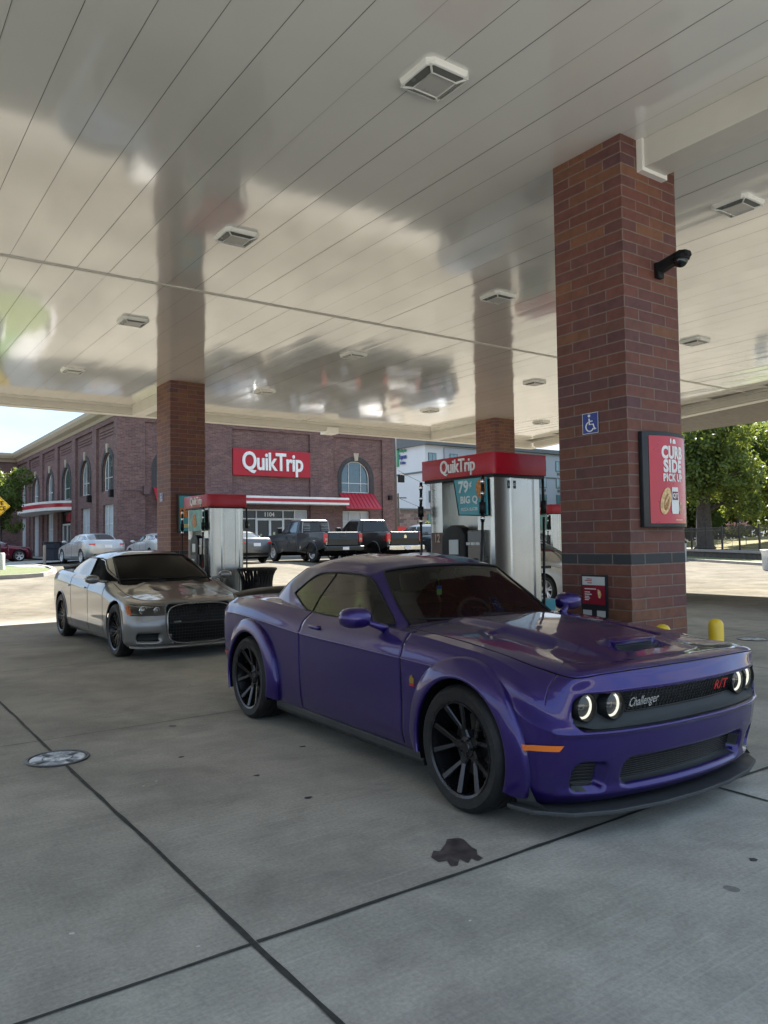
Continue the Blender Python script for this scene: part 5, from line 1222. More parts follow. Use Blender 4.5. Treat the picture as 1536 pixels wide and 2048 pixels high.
# ---------------- lawn, walks and kerbs on the left
GR, nt_, b_ = new_mat('lawn_grass'); v_ = coords(nt_); g1 = noise(nt_, v_, 1.1, 5); g2 = noise(nt_, v_, 60, 3)
cc = MIX(nt_, .6, ramp(nt_, g1, [(.3, (.06, .085, .022)), (.6, (.10, .12, .035)), (.8, (.15, .15, .05))]), ramp(nt_, g2, [(.3, (.05, .075, .02)), (.7, (.14, .15, .045))])); nt_.links.new(cc, b_.inputs['Base Color']); b_.inputs['Roughness'].default_value = .9; bump(nt_, b_, g2, .6, .03)
KB = simple('kerb_pale', (.26, .24, .22), .8, var=.12)
kp = [(-9, 26.9), (0, 26.7), (3, 26.6), (4.14, 26.6), (4.87, 26.7), (5.5, 27.0), (5.95, 27.7), (6.25, 28.6), (6.5, 30.5), (6.7, 33), (6.9, 37)]
def kerb(kp, w_, h, name='kerb'):
    V = []; n_ = len(kp)
    for i, p in enumerate(kp):
        a = Vector(kp[max(0, i-1)]); b = Vector(kp[min(n_-1, i+1)]); d = (b-a).normalized(); q = Vector((-d.y, d.x)); g = float(gz(*p))
        V += [(p[0], p[1], g-.03), (p[0]+q.x*.02, p[1]+q.y*.02, g+h), (p[0]+q.x*w_, p[1]+q.y*w_, g+h), (p[0]+q.x*w_, p[1]+q.y*w_, g-.03)]
    o = arr_obj(name, V, [(i*4+j, i*4+j+1, (i+1)*4+j+1, (i+1)*4+j) for i in range(n_-1) for j in range(3)], [KB], smooth=False); tag(o, kind='structure')
kerb(kp, .16, .13)
def lawn(poly, z, name, mat, nx=1):
    m = MB(); m.add([(x, y, float(gz(x, y))+z) for x, y in poly], [tuple(range(len(poly)))]); o = m.build(name, mat); bm = bmesh.new(); bm.from_mesh(o.data); bmesh.ops.triangulate(bm, faces=bm.faces); bm.to_mesh(o.data); bm.free(); tag(o, kind='structure' if name != 'grass' else 'stuff'); return o
ins = [(-9, 27.06), (0, 26.86), (3, 26.76), (4.1, 26.77), (4.8, 26.86), (5.36, 27.1), (5.8, 27.8), (6.08, 28.65)]
lawn([(x, y) for x, y in ins]+[(6.15, 30.3), (6.0, 31.2), (5.0, 31.4), (-9, 31.4)], .115, 'grass', GR)
lawn([(6.15, 30.3), (6.34, 30.6), (6.54, 33), (6.74, 37), (9.8, 41.2), (12.2, 41.2), (12.2, 70), (10.6, 70), (10.2, 47), (7.0, 42.5), (5.6, 36), (5.7, 31.3), (6.0, 31.2)], .10, 'sidewalk', simple('walk_concrete', (.27, .26, .24), .8, var=.1))
lawn([(-9, 31.45), (5.0, 31.45), (5.65, 31.35), (5.55, 36), (6.9, 42.5), (7.6, 45.0), (-9, 45.2)], .09, 'grass', simple('lawn_green', (.055, .11, .025), .9, var=.3, vscale=9))
m = MB(); m.box(13.2, 40.6, .6, 30.6, 42.0, .80); tag(m.build('sidewalk', simple('walk_concrete', (.27, .26, .24), .8, var=.1)), kind='structure')
# light pole with its diamond sign
t = empty('light_pole', (4.55, 30.0, .68)); tag(t, 'tall dark light pole on a white concrete base at the left edge', 'light pole')
m = MB(); m.box(-.06, -.06, .95, .06, .06, 6.0); m.build('pole', simple('bronze_metal', (.025, .025, .024), .5), t); m = MB(); m.lathe([(.27, 0), (.27, .62), (.25, .66), (0, .66)], (0, 0, 0), 'z', 28); m.build('base', simple('white_concrete', (.55, .54, .5), .8), t, angle=40)
m = MB(); m.box(-.12, -.12, .64, .12, .12, .98); m.build('base_cover', BLACKP, t, bevel=.02)
m = MB(); m.box(-.9, -.12, 5.98, .9, .12, 6.08); m.box(.3, -.2, 5.93, .95, .2, 6.03); m.build('lamp_head', BLACKP, t, bevel=.02)
t = empty('safe_place_sign', (4.55, 29.9, 2.98)); tag(t, 'yellow diamond safe place sign fixed to the dark light pole', 'sign')
YS = simple('sign_yellow', (.80, .48, .02), .4); m = MB(); m.prism([(0, -.42), (.42, 0), (0, .42), (-.42, 0)], 'y', -.025, 0); bd = m.build('board', YS, t, bevel=.01)
m = MB(); m.tube([(0, -.028, -.385), (.385, -.028, 0), (0, -.028, .385), (-.385, -.028, 0), (0, -.028, -.385)], .007, 4); m.build('border', BLACKP, bd)
text_obj('sign_text', 'SAFE', .19, BLACKP, bd, (0, -.03, .10), FRONT, .002, .006); text_obj('sign_text', 'PLACE', .19, BLACKP, bd, (0, -.03, -.08), FRONT, .002, .006)
m = MB(); m.lathe([(.07, 0), (.07, .85), (.05, .9), (0, .91)], (0, 0, 0), 'z', 16); o = m.build('bollard', simple('tan_bollard', (.30, .24, .19), .7), angle=40); o.location = (7.8, 38.2, .7); tag(o, 'tan concrete bollard on the walk left of the pale sedan', 'bollard')
for i, (x, y) in enumerate(((9.2, 44.0), (9.6, 44.3), (10.05, 44.1))):
    t = empty('bin', (x, y, .72)); tag(t, ('leftmost', 'middle', 'rightmost')[i]+' of the three dark blue bins by the side door', 'bin', 'dark bins by the side door')
    m = MB(); m.prism([(-.24, -.26), (.24, -.26), (.24, .26), (-.24, .26)], 'z', .04, 1.0); m.build('body', simple('bin_navy', (.015, .02, .035), .5), t, bevel=.05); m = MB(); m.box(-.27, -.29, 1.0, .27, .29, 1.06); m.build('lid', simple('bin_navy', (.015, .02, .035), .5), t, bevel=.02)
m = MB(); m.tube([(8.9, 43.6, .7), (8.9, 43.6, 1.75), (10.2, 43.6, 1.75), (10.2, 43.6, .7)], .03, 8); m.tube([(8.9, 43.6, 1.45), (10.2, 43.6, 1.45)], .02, 8); o = m.build('handrail', BLACKP); tag(o, 'black handrail beside the dark bins', 'handrail')
# ---------------- hotel and low buildings behind
HW = simple('hotel_white', (.62, .64, .66), .7, var=.03, vscale=.3); HG = simple('hotel_grey', (.36, .38, .41), .7, var=.03, vscale=.3); HD = simple('hotel_dark_metal', (.10, .11, .115), .5)
ht = empty('hotel_building', (0, 0, 0)); tag(ht, 'large white and grey hotel with rows of small windows behind the pumps', 'building')
hx, hy = 68.4, 86.0
m = MB(); m.box(hx, hy, 0, hx+36, hy+40, 15.3); hb = m.build('wall', HW, ht)
m = MB(); m.box(hx+3.4, hy-.35, 0, hx+36.2, hy+1, 15.0); m.build('grey_wing', HG, ht)
m = MB(); m.box(hx-.5, hy-.9, 15.3, hx+36.6, hy+41, 15.9); m.prism([(hx-.4, hy-.3), (hx-.4, hy+41), (hx+2, hy+41), (hx+2, hy-.3)], 'z', 15.9, 17.3); m.build('eave', HD, ht)
m = MB(); m.box(hx-.12, hy-.12, 11.3, hx+4, hy+41, 11.55); m.box(hx+3.4, hy-.45, 11.3, hx+36.3, hy-.3, 11.5); m.build('string_course', HD, ht)
HGL = simple('hotel_glass', (.10, .22, .24), .08, spec=1, coat=.6)
for c_ in range(8):
    for r_ in range(5):
        x = hx+1.3+c_*3.75; z = 13.35-r_*2.75; yy = hy-.36 if c_ else hy-.01
        if c_ == 0 and False: continue
        m = MB(); m.box(x-.75, yy-.07, z-.85, x+.75, yy-.01, z+.85); w_ = m.build('window', HD, ht)
        m = MB(); m.box(x-.64, yy-.085, z-.75, x-.05, yy-.071, z+.75); m.box(x+.05, yy-.085, z-.75, x+.64, yy-.071, z+.75); m.build('pane', HGL, w_)
        m = MB(); m.box(x-.4, yy-.10, z-1.45, x+.55, yy-.01, z-1.05); m.build('ac_grille', HD, w_)
t = empty('hotel_sign', (hx-.02, 91.2, 14.2)); tag(t, 'green and blue hotel sign high on the white hotel wall', 'sign')
m = MB(); m.box(-.1, 1.0, -1.5, 0, 2.4, 1.1); m.v = [(a, b, c_) for a, b, c_ in m.v]; m.build('green_panel', simple('hotel_green', (.02, .25, .11), .4), t)
text_obj('lettering', 'Holiday Inn', .62, simple('hotel_green', (.02, .25, .11), .4), t, (-.12, -.05, .75), LEFT, .03, .02, sx=.62); text_obj('lettering', 'Express', .95, simple('hotel_blue', (.02, .05, .22), .4), t, (-.12, -.05, -.15), LEFT, .03, .03, sx=.62); text_obj('lettering', '& Suites', .62, simple('hotel_blue', (.02, .05, .22), .4), t, (-.12, -.05, -1.05), LEFT, .03, .02, sx=.62)
LB = brick_mat('rubble_brick', .8, .3, .03, [(.19, .13, .12), (.26, .19, .17), (.14, .10, .10), (.30, .23, .21)], (.3, .26, .24), 0, rough=.9)
t = empty('brick_building', (0, 0, 0)); tag(t, 'low pinkish brick building in front of the white hotel', 'building')
m = MB(); m.box(44.5, 60.3, 0, 52.5, 75, 4.55); o = m.build('wall', LB, t); box_uv(o.data); m = MB(); m.box(44.3, 60.1, 4.55, 52.8, 75, 4.75); m.build('roof', HD, t)
m = MB(); m.box(48.2, 60.2, 1.6, 49.6, 60.29, 4.3); m.build('window', HGL, t)
POLE = simple('pole_wood', (.10, .085, .075), .8, var=.2)
def upole(x, y, h, r_, lab, arms=()):
    t = empty('utility_pole', (x, y, .3)); tag(t, lab, 'utility pole', 'utility poles by the hotel')
    m = MB(); m.tube([(0, 0, 0), (0, 0, h)], [r_, r_*.8], 10); m.build('pole', POLE, t, smooth=True)
    for k, z_ in enumerate(arms):
        m = MB(); m.box(-.9, -.05, z_-.05, .9, .05, z_+.05); m.build('crossarm', POLE, t)
upole(35.2, 48.0, 9.2, .14, 'darker utility pole right beside the shop corner')
upole(41.6, 56.3, 5.6, .12, 'thin utility pole in front of the white hotel wall', (5.2, 3.2))
m = MB(); m.box(-.25, -.12, 6.1, .25, .12, 6.7); o = m.build('traffic_signal', BLACKP, bevel=.03); o.location = (35.62, 47.8, 0); tag(o, 'black signal head on the pole beside the shop corner', 'traffic signal')
for k, (za, zb_) in enumerate(((8.0, 5.6), (5.5, 3.6))):
    m = MB(); m.tube([(41.6+t_*9, 56.3-t_*1.0, za-(za-zb_)*t_-.5*math.sin(t_*math.pi)) for t_ in np.linspace(0, 1, 12)], .018, 5); o = m.build('overhead_wire', BLACKP); tag(o, ('upper' if k == 0 else 'lower')+' sagging wire from the thin utility pole', 'wire')
m = MB(); m.box(36.9, 49.0, .3, 37.0, 49.1, 2.55); m.box(36.1, 49.0, 1.95, 36.98, 49.06, 2.7); o = m.build('red_marker', simple('marker_red', (.5, .03, .03), .5)); tag(o, 'small red sign post by the pink brick building', 'sign')
t = MB()
# ---------------- right side: kerb, grass strip, low wall, fence, field
K0, K1 = Vector((39.3, 21.3)), Vector((45.4, 29.8)); du_ = (K1-K0).normalized(); dn_ = Vector((du_.y, -du_.x))
def RP_(a, o_): p = K0+du_*a+dn_*o_; return (p.x, p.y)
A0, A1 = -22, 45
def quad_strip(name, o0, o1, z0, z1, mat, kind='structure'):
    m = MB(); a, b, c_, d = RP_(A0, o0), RP_(A1, o0), RP_(A1, o1), RP_(A0, o1); m.add([(*a, z0), (*b, z0), (*c_, z1), (*d, z1)], [(0, 1, 2, 3)]); o = m.build(name, mat); tag(o, kind=kind); return o
m = MB(); m.prism([RP_(A0, 0), RP_(A1, 0), RP_(A1, .2), RP_(A0, .2)], 'z', -.05, .15); tag(m.build('kerb', KB), kind='structure')
quad_strip('grass', .2, 2.3, .13, .16, GR, 'stuff')
m = MB(); m.prism([RP_(A0, 2.3), RP_(A1, 2.3), RP_(A1, 2.55), RP_(A0, 2.55)], 'z', 0, .52); w_ = m.build('retaining_wall', simple('wall_dark', (.075, .065, .06), .85, var=.3)); tag(w_, 'low dark retaining wall with a pale cap under the black railing', 'wall')
m = MB(); m.prism([RP_(A0, 2.2), RP_(A1, 2.2), RP_(A1, 2.75), RP_(A0, 2.75)], 'z', .52, .66); m.build('wall_cap', KB, w_)
quad_strip('terrace', 2.75, 5.5, .60, .60, simple('dark_mulch', (.06, .05, .04), .9, var=.4, vscale=9)); 
FLD = simple('dry_field_grass', (.26, .215, .06), .9, var=.25, vscale=.8, bmp=.3); quad_strip('field', 5.5, 52, .60, 3.2, FLD)
ft = empty('fence', (0, 0, 0)); tag(ft, 'long black metal picket fence on the low wall at the right', 'fence')
FB = simple('fence_black', (.012, .013, .015), .5); L_ = A1-A0
def rail(z_): m = MB(); m.prism([RP_(A0, 2.98), RP_(A1, 2.98), RP_(A1, 3.02), RP_(A0, 3.02)], 'z', z_-.02, z_+.02); m.build('rail', FB, ft)
for z_ in (.82, 1.98, 2.18): rail(z_)
for k in range(int(L_/2.6)+1):
    c_ = RP_(A0+k*2.6, 3.0); m = MB(); m.box(c_[0]-.045, c_[1]-.045, .6, c_[0]+.045, c_[1]+.045, 2.3); m.build('post', FB, ft)
m = MB()
for k in range(int(L_/.14)):
    c_ = RP_(A0+k*.14, 3.0); m.box(c_[0]-.011, c_[1]-.011, .70, c_[0]+.011, c_[1]+.011, 2.18)
o = m.build('pickets', FB, ft)
t = empty('litter_bin', (*RP_(9.6, -.6), 0)); tag(t, 'pale round litter bin with a black lid by the kerb beyond the large pillar', 'litter bin')
m = MB(); m.lathe([(.30, 0), (.33, 1.15), (.0, 1.15)], (0, 0, 0), 'z', 24); m.build('body', simple('pale_stone', (.5, .48, .45), .8), t, angle=40); m = MB(); m.lathe([(.34, 1.15), (.34, 1.3), (.25, 1.4), (0, 1.42)], (0, 0, 0), 'z', 24); m.build('lid', BLACKP, t, angle=40)
# ---------------- trees
LEAF, nt_, b_ = new_mat('leaf'); v_ = coords(nt_); ln = noise(nt_, v_, 1.1, 3); l2 = noise(nt_, v_, 9, 2)
nt_.links.new(MIX(nt_, .5, ramp(nt_, ln, [(.3, (.03, .06, .016)), (.7, (.10, .145, .032))]), ramp(nt_, l2, [(.3, (.03, .06, .015)), (.7, (.12, .17, .04))])), b_.inputs['Base Color']); b_.inputs['Roughness'].default_value = .55; b_.inputs['Specular IOR Level'].default_value = .4
tr_ = nt_.nodes.new('ShaderNodeBsdfTranslucent'); tr_.inputs[0].default_value = (.30, .36, .05, 1); ms_ = nt_.nodes.new('ShaderNodeMixShader'); ms_.inputs[0].default_value = .24
nt_.links.new(b_.outputs[0], ms_.inputs[1]); nt_.links.new(tr_.outputs[0], ms_.inputs[2]); nt_.links.new(ms_.outputs[0], nt_.nodes['Material Output'].inputs[0])
BARK = simple('bark', (.055, .045, .04), .9, var=.4, vscale=6, bmp=.6, bscale=20)
def leaf_mesh(name, blobs, n, size, seed):
    r_ = np.random.default_rng(seed); bl = np.array(blobs, float); wts = bl[:, 3]**2; wts /= wts.sum()
    # clumps on the shell of each blob
    nc = max(30, n//26); bi = r_.choice(len(bl), nc, p=wts); d = r_.normal(size=(nc, 3)); d /= np.linalg.norm(d, axis=1, keepdims=True)
    rad = bl[bi, 3]*(.55+.5*r_.random(nc)**.6); cc = bl[bi, :3]+d*rad[:, None]*np.array([1, 1, .85])
    ci = r_.integers(0, nc, n); cs = .10+.28*r_.random(nc)
    P = cc[ci]+r_.normal(size=(n, 3))*cs[ci][:, None]*bl[bi[ci], 3][:, None]*.55
    a = r_.normal(size=(n, 3)); a /= np.linalg.norm(a, axis=1, keepdims=True); b = np.cross(a, r_.normal(size=(n, 3))); b /= np.linalg.norm(b, axis=1, keepdims=True)
    s_ = size*(.6+.8*r_.random(n))[:, None]
    V = np.stack([P-a*s_, P-b*s_*.5, P+a*s_, P+b*s_*.5], 1).reshape(-1, 3); return V, np.arange(4*n).reshape(-1, 4)
def tree(name, x, y, z0, h, rad, lab, seed, n=15000, size=.13, trunk=.35, low=.2, lean=0, group=None, view=(0, 0)):
    rr = random.Random(seed); t = empty(name, (x, y, z0)); tag(t, lab, 'tree', group)
    m = MB(); top = h*.72; m.tube([(0, 0, -.1), (.02, 0, .3), (lean*.3, .05, h*.25), (lean*.6, 0, h*.45), (lean, .1, top)], [trunk*1.5, trunk*1.05, trunk*.85, trunk*.6, trunk*.12], 12); blobs = []
    for k in range(11):
        a = rr.uniform(0, 6.28); q = rr.uniform(.35, .8)*rad; zz = h*rr.uniform(low+.15, .86); kk = 1-.5*abs(zz/h-.5)
        e = (q*math.cos(a)*kk, q*math.sin(a)*kk, zz); s0 = (lean*.4, 0, h*rr.uniform(.22, .45)); mid = tuple((s0[i]+e[i])/2+(.3 if i == 2 else 0) for i in range(3))
        m.tube([s0, mid, e], [trunk*.38, trunk*.24, trunk*.07], 7); blobs.append((*e, rad*rr.uniform(.30, .46)))
    blobs += [(0, 0, h*.80, rad*.42), (rad*.2, 0, h*.62, rad*.5), (-rad*.3, 0, h*.5, rad*.45)]
    m.build('trunk', BARK, t, smooth=True); V, F = leaf_mesh('crown', blobs, n, size, seed); arr_obj('crown', V, F, [LEAF], t, smooth=False); return t
def scr(px, depth, z=.6):
    d = rt*((px-768)/1538)+fwd; return (d.x*depth, d.y*depth, z)
TG = 'trees beyond the black fence'
x, y, z = scr(1408, 60); tree('oak_tree', x, y, z, 11.2, 4.6, 'big oak with a thick dark trunk directly behind the railing', 3, 34000, .16, .62, .12, group=TG)
x, y, z = scr(1335, 88, 2.5); tree('oak_tree', x, y, z, 13.5, 6.2, 'dense tree beyond the railing mostly hidden by the large pillar', 5, 22000, .2, .45, .1, group=TG)
x, y, z = scr(1480, 92, 2.7); tree('oak_tree', x, y, z, 13.4, 6, 'sunlit bushy tree behind and right of the big oak', 8, 28000, .2, .4, .05, group=TG)
x, y, z = scr(1560, 66, 1.2); tree('oak_tree', x, y, z, 10.2, 4.6, 'pale sunlit tree at the right edge of the picture', 11, 26000, .17, .4, .05, group=TG)
x, y, z = scr(1430, 108, 3); tree('oak_tree', x, y, z, 13, 7, 'distant dark tree filling the gap behind the big oak', 14, 26000, .25, .4, -.13, group=TG)
x, y, z = scr(1372, 101, 3); tree('oak_tree', x, y, z, 9, 6, 'distant tree low behind the big oak trunk, left of the others', 41, 18000, .25, .4, -.13, group=TG)
x, y, z = scr(1540, 104, 3); tree('oak_tree', x, y, z, 9.5, 7, 'distant low dark tree behind the right edge tree', 17, 22000, .25, .4, -.13, group=TG)
x, y, z = scr(1240, 100, 3); tree('oak_tree', x, y, z, 11, 6, 'distant tree hidden mostly behind the large pillar', 21, 12000, .25, .4, .05, group=TG)
x, y, z = scr(2, 47, .7); tree('young_tree', x, y, z, 6.0, 1.75, 'young green street tree left of the shop side wall', 31, 12000, .085, .09, .22)
x, y, z = scr(862, 70, .3); tree('shrub', x, y, z, 3.6, .8, 'small pale green tree by the pink brick building', 33, 2500, .09, .06, .2)
x, y, z = scr(1475, 70, .6)
for k in range(3):
    x, y, z = scr(1462+k*14, 64-k*.7, .6); m = MB(); m.tube([(0, 0, 0), (0, 0, 1.1)], .03, 6); fb = empty('rose_bush', (x, y, z)); tag(fb, ('left', 'middle', 'right')[k]+' pink flowering bush behind the railing', 'bush', 'flowering bushes behind the railing'); m.build('stem', BARK, fb)
    V, F = leaf_mesh('b', [(0, 0, 1.5, .5)], 500, .07, 50+k); arr_obj('leaves', V, F, [LEAF], fb, smooth=False); V, F = leaf_mesh('b', [(0, 0, 1.75, .45)], 90, .09, 60+k); arr_obj('flowers', V, F, [simple('petal_pink', (.75, .45, .48), .6)], fb, smooth=False)

wb_ = []
for k in range(26):
    q = scr(1180+k*22, 118+6*math.sin(k*1.7), 2.6); wb_.append((q[0], q[1], 3.2+1.3*math.sin(k*2.3)**2, 3.2)); wb_.append((q[0]+1, q[1]+1, 6.3+1.5*math.sin(k*1.3), 3.0))
V, F = leaf_mesh('woodland', wb_, 30000, .42, 77); wo_ = arr_obj('woodland', V, F, [LEAF], None, smooth=False); tag(wo_, 'dark far woodland closing the view beyond the field', 'woodland', None, 'stuff')
# ---------------- other cars
BASE_X = [.855, 0, -.63, -2.04, -2.95, -3.99]
def car_rings(xm, W, hood_dz, belt_dz, deck_dz, low=0):
    src = [
     [(.74,0,.17),(.71,.40,.17),(.64,.68,.17),(.54,.84,.17),(.46,.88,.17),(.25,.88,.17),(-.2,.88,.17),(-.63,.86,.17),(-1.35,.86,.17),(-2.04,.86,.17),(-2.45,.87,.17),(-2.95,.88,.18),(-3.35,.86,.2),(-3.60,.82,.24),(-3.78,.66,.26),(-3.86,.36,.26),(-3.88,0,.26)],
     [(.80,0,.20),(.78,.40,.20),(.70,.70,.20),(.60,.86,.21),(.48,.93,.22),(.25,.945,.23),(-.2,.93,.23),(-.63,.915,.23),(-1.35,.915,.23),(-2.04,.915,.23),(-2.45,.925,.23),(-2.95,.93,.26),(-3.35,.925,.30),(-3.62,.88,.34),(-3.80,.70,.36),(-3.88,.38,.36),(-3.90,0,.36)],
     [(.835,0,.33),(.81,.40,.33),(.73,.71,.33),(.62,.875,.33),(.50,.945,.33),(.25,.955,.31),(-.2,.945,.30),(-.63,.94,.30),(-1.35,.935,.30),(-2.04,.935,.30),(-2.45,.94,.31),(-2.95,.945,.35),(-3.35,.94,.42),(-3.66,.90,.46),(-3.84,.73,.46),(-3.93,.38,.46),(-3.96,0,.46)],
     [(.845,0,.48),(.825,.40,.48),(.745,.71,.48),(.63,.88,.48),(.52,.95,.48),(.25,.957,.49),(-.2,.953,.50),(-.63,.952,.50),(-1.35,.95,.50),(-2.04,.95,.50),(-2.45,.955,.52),(-2.95,.96,.54),(-3.35,.95,.56),(-3.69,.91,.60),(-3.87,.74,.62),(-3.96,.38,.62),(-3.99,0,.62)],
     [(.815,0,.62),(.795,.40,.62),(.71,.71,.62),(.60,.865,.63),(.50,.935,.65),(.25,.955,.70),(-.2,.955,.76),(-.63,.957,.80),(-1.35,.957,.83),(-2.04,.957,.85),(-2.45,.962,.87),(-2.95,.968,.89),(-3.35,.955,.90),(-3.69,.905,.88),(-3.86,.74,.86),(-3.93,.38,.86),(-3.95,0,.86)],
     [(.77,0,.72),(.75,.40,.72),(.66,.70,.72),(.54,.84,.72),(.44,.91,.74),(.22,.93,.78),(-.2,.925,.845),(-.63,.925,.89),(-1.35,.915,.91),(-2.04,.915,.93),(-2.45,.925,.95),(-2.95,.935,.98),(-3.35,.92,.985),(-3.66,.87,.97),(-3.82,.72,.96),(-3.88,.38,.96),(-3.90,0,.96)],
     [(.72,0,.77),(.70,.40,.77),(.61,.66,.77),(.48,.79,.775),(.38,.86,.79),(.18,.88,.83),(-.2,.88,.89),(-.63,.875,.94),(-1.35,.865,.965),(-2.04,.865,.985),(-2.45,.87,1.0),(-2.95,.875,1.02),(-3.35,.86,1.03),(-3.62,.82,1.03),(-3.76,.68,1.03),(-3.81,.38,1.03),(-3.83,0,1.03)],
     [(.66,0,.80),(.64,.38,.80),(.55,.60,.80),(.40,.71,.805),(.28,.75,.82),(.08,.77,.85),(-.25,.78,.90),(-.63,.79,.95),(-1.35,.72,.97),(-2.04,.72,.98),(-2.45,.72,1.0),(-2.95,.74,1.03),(-3.30,.74,1.04),(-3.50,.68,1.04),(-3.58,.56,1.04),(-3.61,.34,1.04),(-3.62,0,1.04)],
     [(.55,0,.825),(.53,.30,.825),(.46,.42,.825),(.34,.48,.835),(.2,.50,.85),(0,.50,.88),(-.30,.50,.925),(-.66,.50,.97),(-1.35,.45,.975),(-2.04,.45,.98),(-2.45,.45,1.0),(-2.95,.46,1.04),(-3.2,.46,1.05),(-3.34,.40,1.05),(-3.40,.30,1.05),(-3.42,.18,1.05),(-3.43,0,1.05)],
     [(.42,0,.85),(.40,0,.85),(.36,0,.86),(.28,0,.865),(.16,0,.88),(-.02,0,.905),(-.34,0,.95),(-.7,0,.985),(-1.35,0,.98),(-2.04,0,.98),(-2.45,0,1.0),(-2.95,0,1.045),(-3.1,0,1.055),(-3.2,0,1.055),(-3.25,0,1.055),(-3.28,0,1.055),(-3.30,0,1.055)]]
    out = []
    for j, r_ in enumerate(src):
        row = []
        for (x, y, z) in r_:
            X = np.interp(-x, [-q for q in BASE_X], [-q for q in xm])*-1
            k = max(0, min(1, (z-.5)/.45)); dz = np.interp(-x, [-.855, .2, .63, 2.04, 3.0, 3.99], [hood_dz, hood_dz, belt_dz[0], belt_dz[1], deck_dz, deck_dz])
            row.append((X, y*W/.957, z+dz*k+low))
        out.append(row)
    return out
def fair(P, UU, VV, it=30):
    for _ in range(it):
        Z = P[..., 2]; hm = (VV > 7.05) & (UU < 6.6) & (UU > .3); av = Z.copy(); av[1:-1, 1:-1] = (Z[2:, 1:-1]+Z[:-2, 1:-1]+Z[1:-1, 2:]+Z[1:-1, :-2])/4; av[-1] = av[-2]; P[..., 2] = np.where(hm, av, Z)
def car(name, paintm, lab, p, pose, detail=1, grp=None):
    # p: dict of measures; pose: (x, y, heading vector angle deg (0=+x world), z)
    xm, W = p['xm'], p['W']; Rg = car_rings(xm, W, p.get('hood', 0), p.get('belt', (.04, .05)), p.get('deck', .05), p.get('low', 0)); wr = p.get('wr', .34); zb = p.get('zb', (1.0, 1.06)); W2 = W/.957
    q = {2: [20, 16, 14, 14, 16, 16, 16, 20, 18, 14, 16, 14, 12, 10, 12, 10], 1: [8, 7, 6, 6, 9, 9, 9, 10, 10, 8, 9, 8, 7, 5, 6, 5]}[detail]
    d1, d2, d3 = p.get('doors', (6.95, 8.0, 9.6)); gg = [(d1, .012), (d2, .010), (d3, .012)] if detail == 2 else [(d1, .03), (d2, .02), (d3, .03)]
    us = samples(q, gg); vs = samples([4, 6, 8, 10, 12, 12, 10, 12, 8] if detail == 2 else [3, 4, 6, 6, 7, 7, 6, 6, 4], [(7.0, .03 if detail == 2 else .05)]); sh = Shell(Rg, us, vs, creaseV=(4, 6) if p.get('crease', True) else ())
    root = empty(name, (0, 0, 0)); tag(root, lab, 'car', grp); bv0 = sh.bvh(); UU, VV = np.meshgrid(us, vs); P = sh.P; fair(P, UU, VV); x, y, z = P[..., 0].copy(), P[..., 1].copy(), P[..., 2].copy(); fr = (UU < 3.9) & (VV < 6.9)
    front = p.get('front')
    if front == 'wide':
        rec = sstep(.012, -.016, sdbox(y, z, 0, .475, .47-.06*(z < .35), .265, .07))*fr; P[..., 0] -= rec*.07
        r2 = sstep(.01, -.016, sdbox(y, z, .70, .31, .14, .055, .03))*fr; P[..., 0] -= r2*.06
        hood = (VV > 7) & (UU < 7); P[..., 2] += hood*.022*sstep(.46, .41, y)*sstep(.60, .0, x); P[..., 2] -= hood*.015*sstep(.05, -.03, sdbox(x, y, -.12, .25, .15, .07, .05))
    P[..., 1] += .014*np.exp(-((z-.37)/.035)**2)*sstep(-.5, -.75, x)*sstep(xm[4]+.25, xm[4]+.5, x)*(y > .7)
    um = np.zeros_like(UU)
    for dd in (d1, d2, d3): um[(VV > 1.4) & (VV < 6.8) & (np.arange(len(us))[None, :] == np.argmin(abs(us-dd)))] = 1
    um[np.argmin(abs(vs-7)), us < 7.1] = 1; sh.groove(um, .010)
    xr_ = xm[4]; Ra = wr+.045; WH = [(0, wr, Ra), (xr_, wr, Ra)]; keep = sh.cut(WH); C, U, V = sh.centres(); ids = np.zeros(len(C), int)
    ids[(U > d1) & (U < d2) & (V > 1.4) & (V < 6.8)] = 1; ids[(U > d2) & (U < d3) & (V > 1.4) & (V < 6.8)] = 3; ids[(V > 7) & (U < 7.1)] = 2; ids[~keep] = -1
    mi = np.zeros(len(C), int)
    for dd in (d1, d2, d3): mi[(abs(U-dd) < .02) & (V > 1.4) & (V < 6.8)] = 1
    mi[(abs(V-7) < .045) & (U < 7.1)] = 1
    yy, zz = np.abs(C[:, 1]), C[:, 2]
    if front == 'wide':
        f2 = (U < 3.9) & (V < 6.9); mi[f2 & (sdbox(yy, zz, 0, .475, .47-.06*(zz < .35), .265, .07) < -.004)] = 1; mi[f2 & (sdbox(yy, zz, .70, .31, .14, .055, .03) < -.004)] = 1
    mi[(zz < .30) & (U > 12.6)] = 1
    out = emit_parts(sh, ids, {0: ('body', 'both', None), 1: ('door', 'sides', None), 3: ('rear_door', 'sides', None), 2: ('hood', 'both', None)}, root, [paintm, BLACKP], mi)
    # greenhouse
    a, b, c_, e = p['gh']; zt = p['roof']; yb, yr = p.get('gy', (.80, .60)); z0, z1 = zb; zr = zt-.115; L = lambda s_, t_, k: s_+(t_-s_)*k
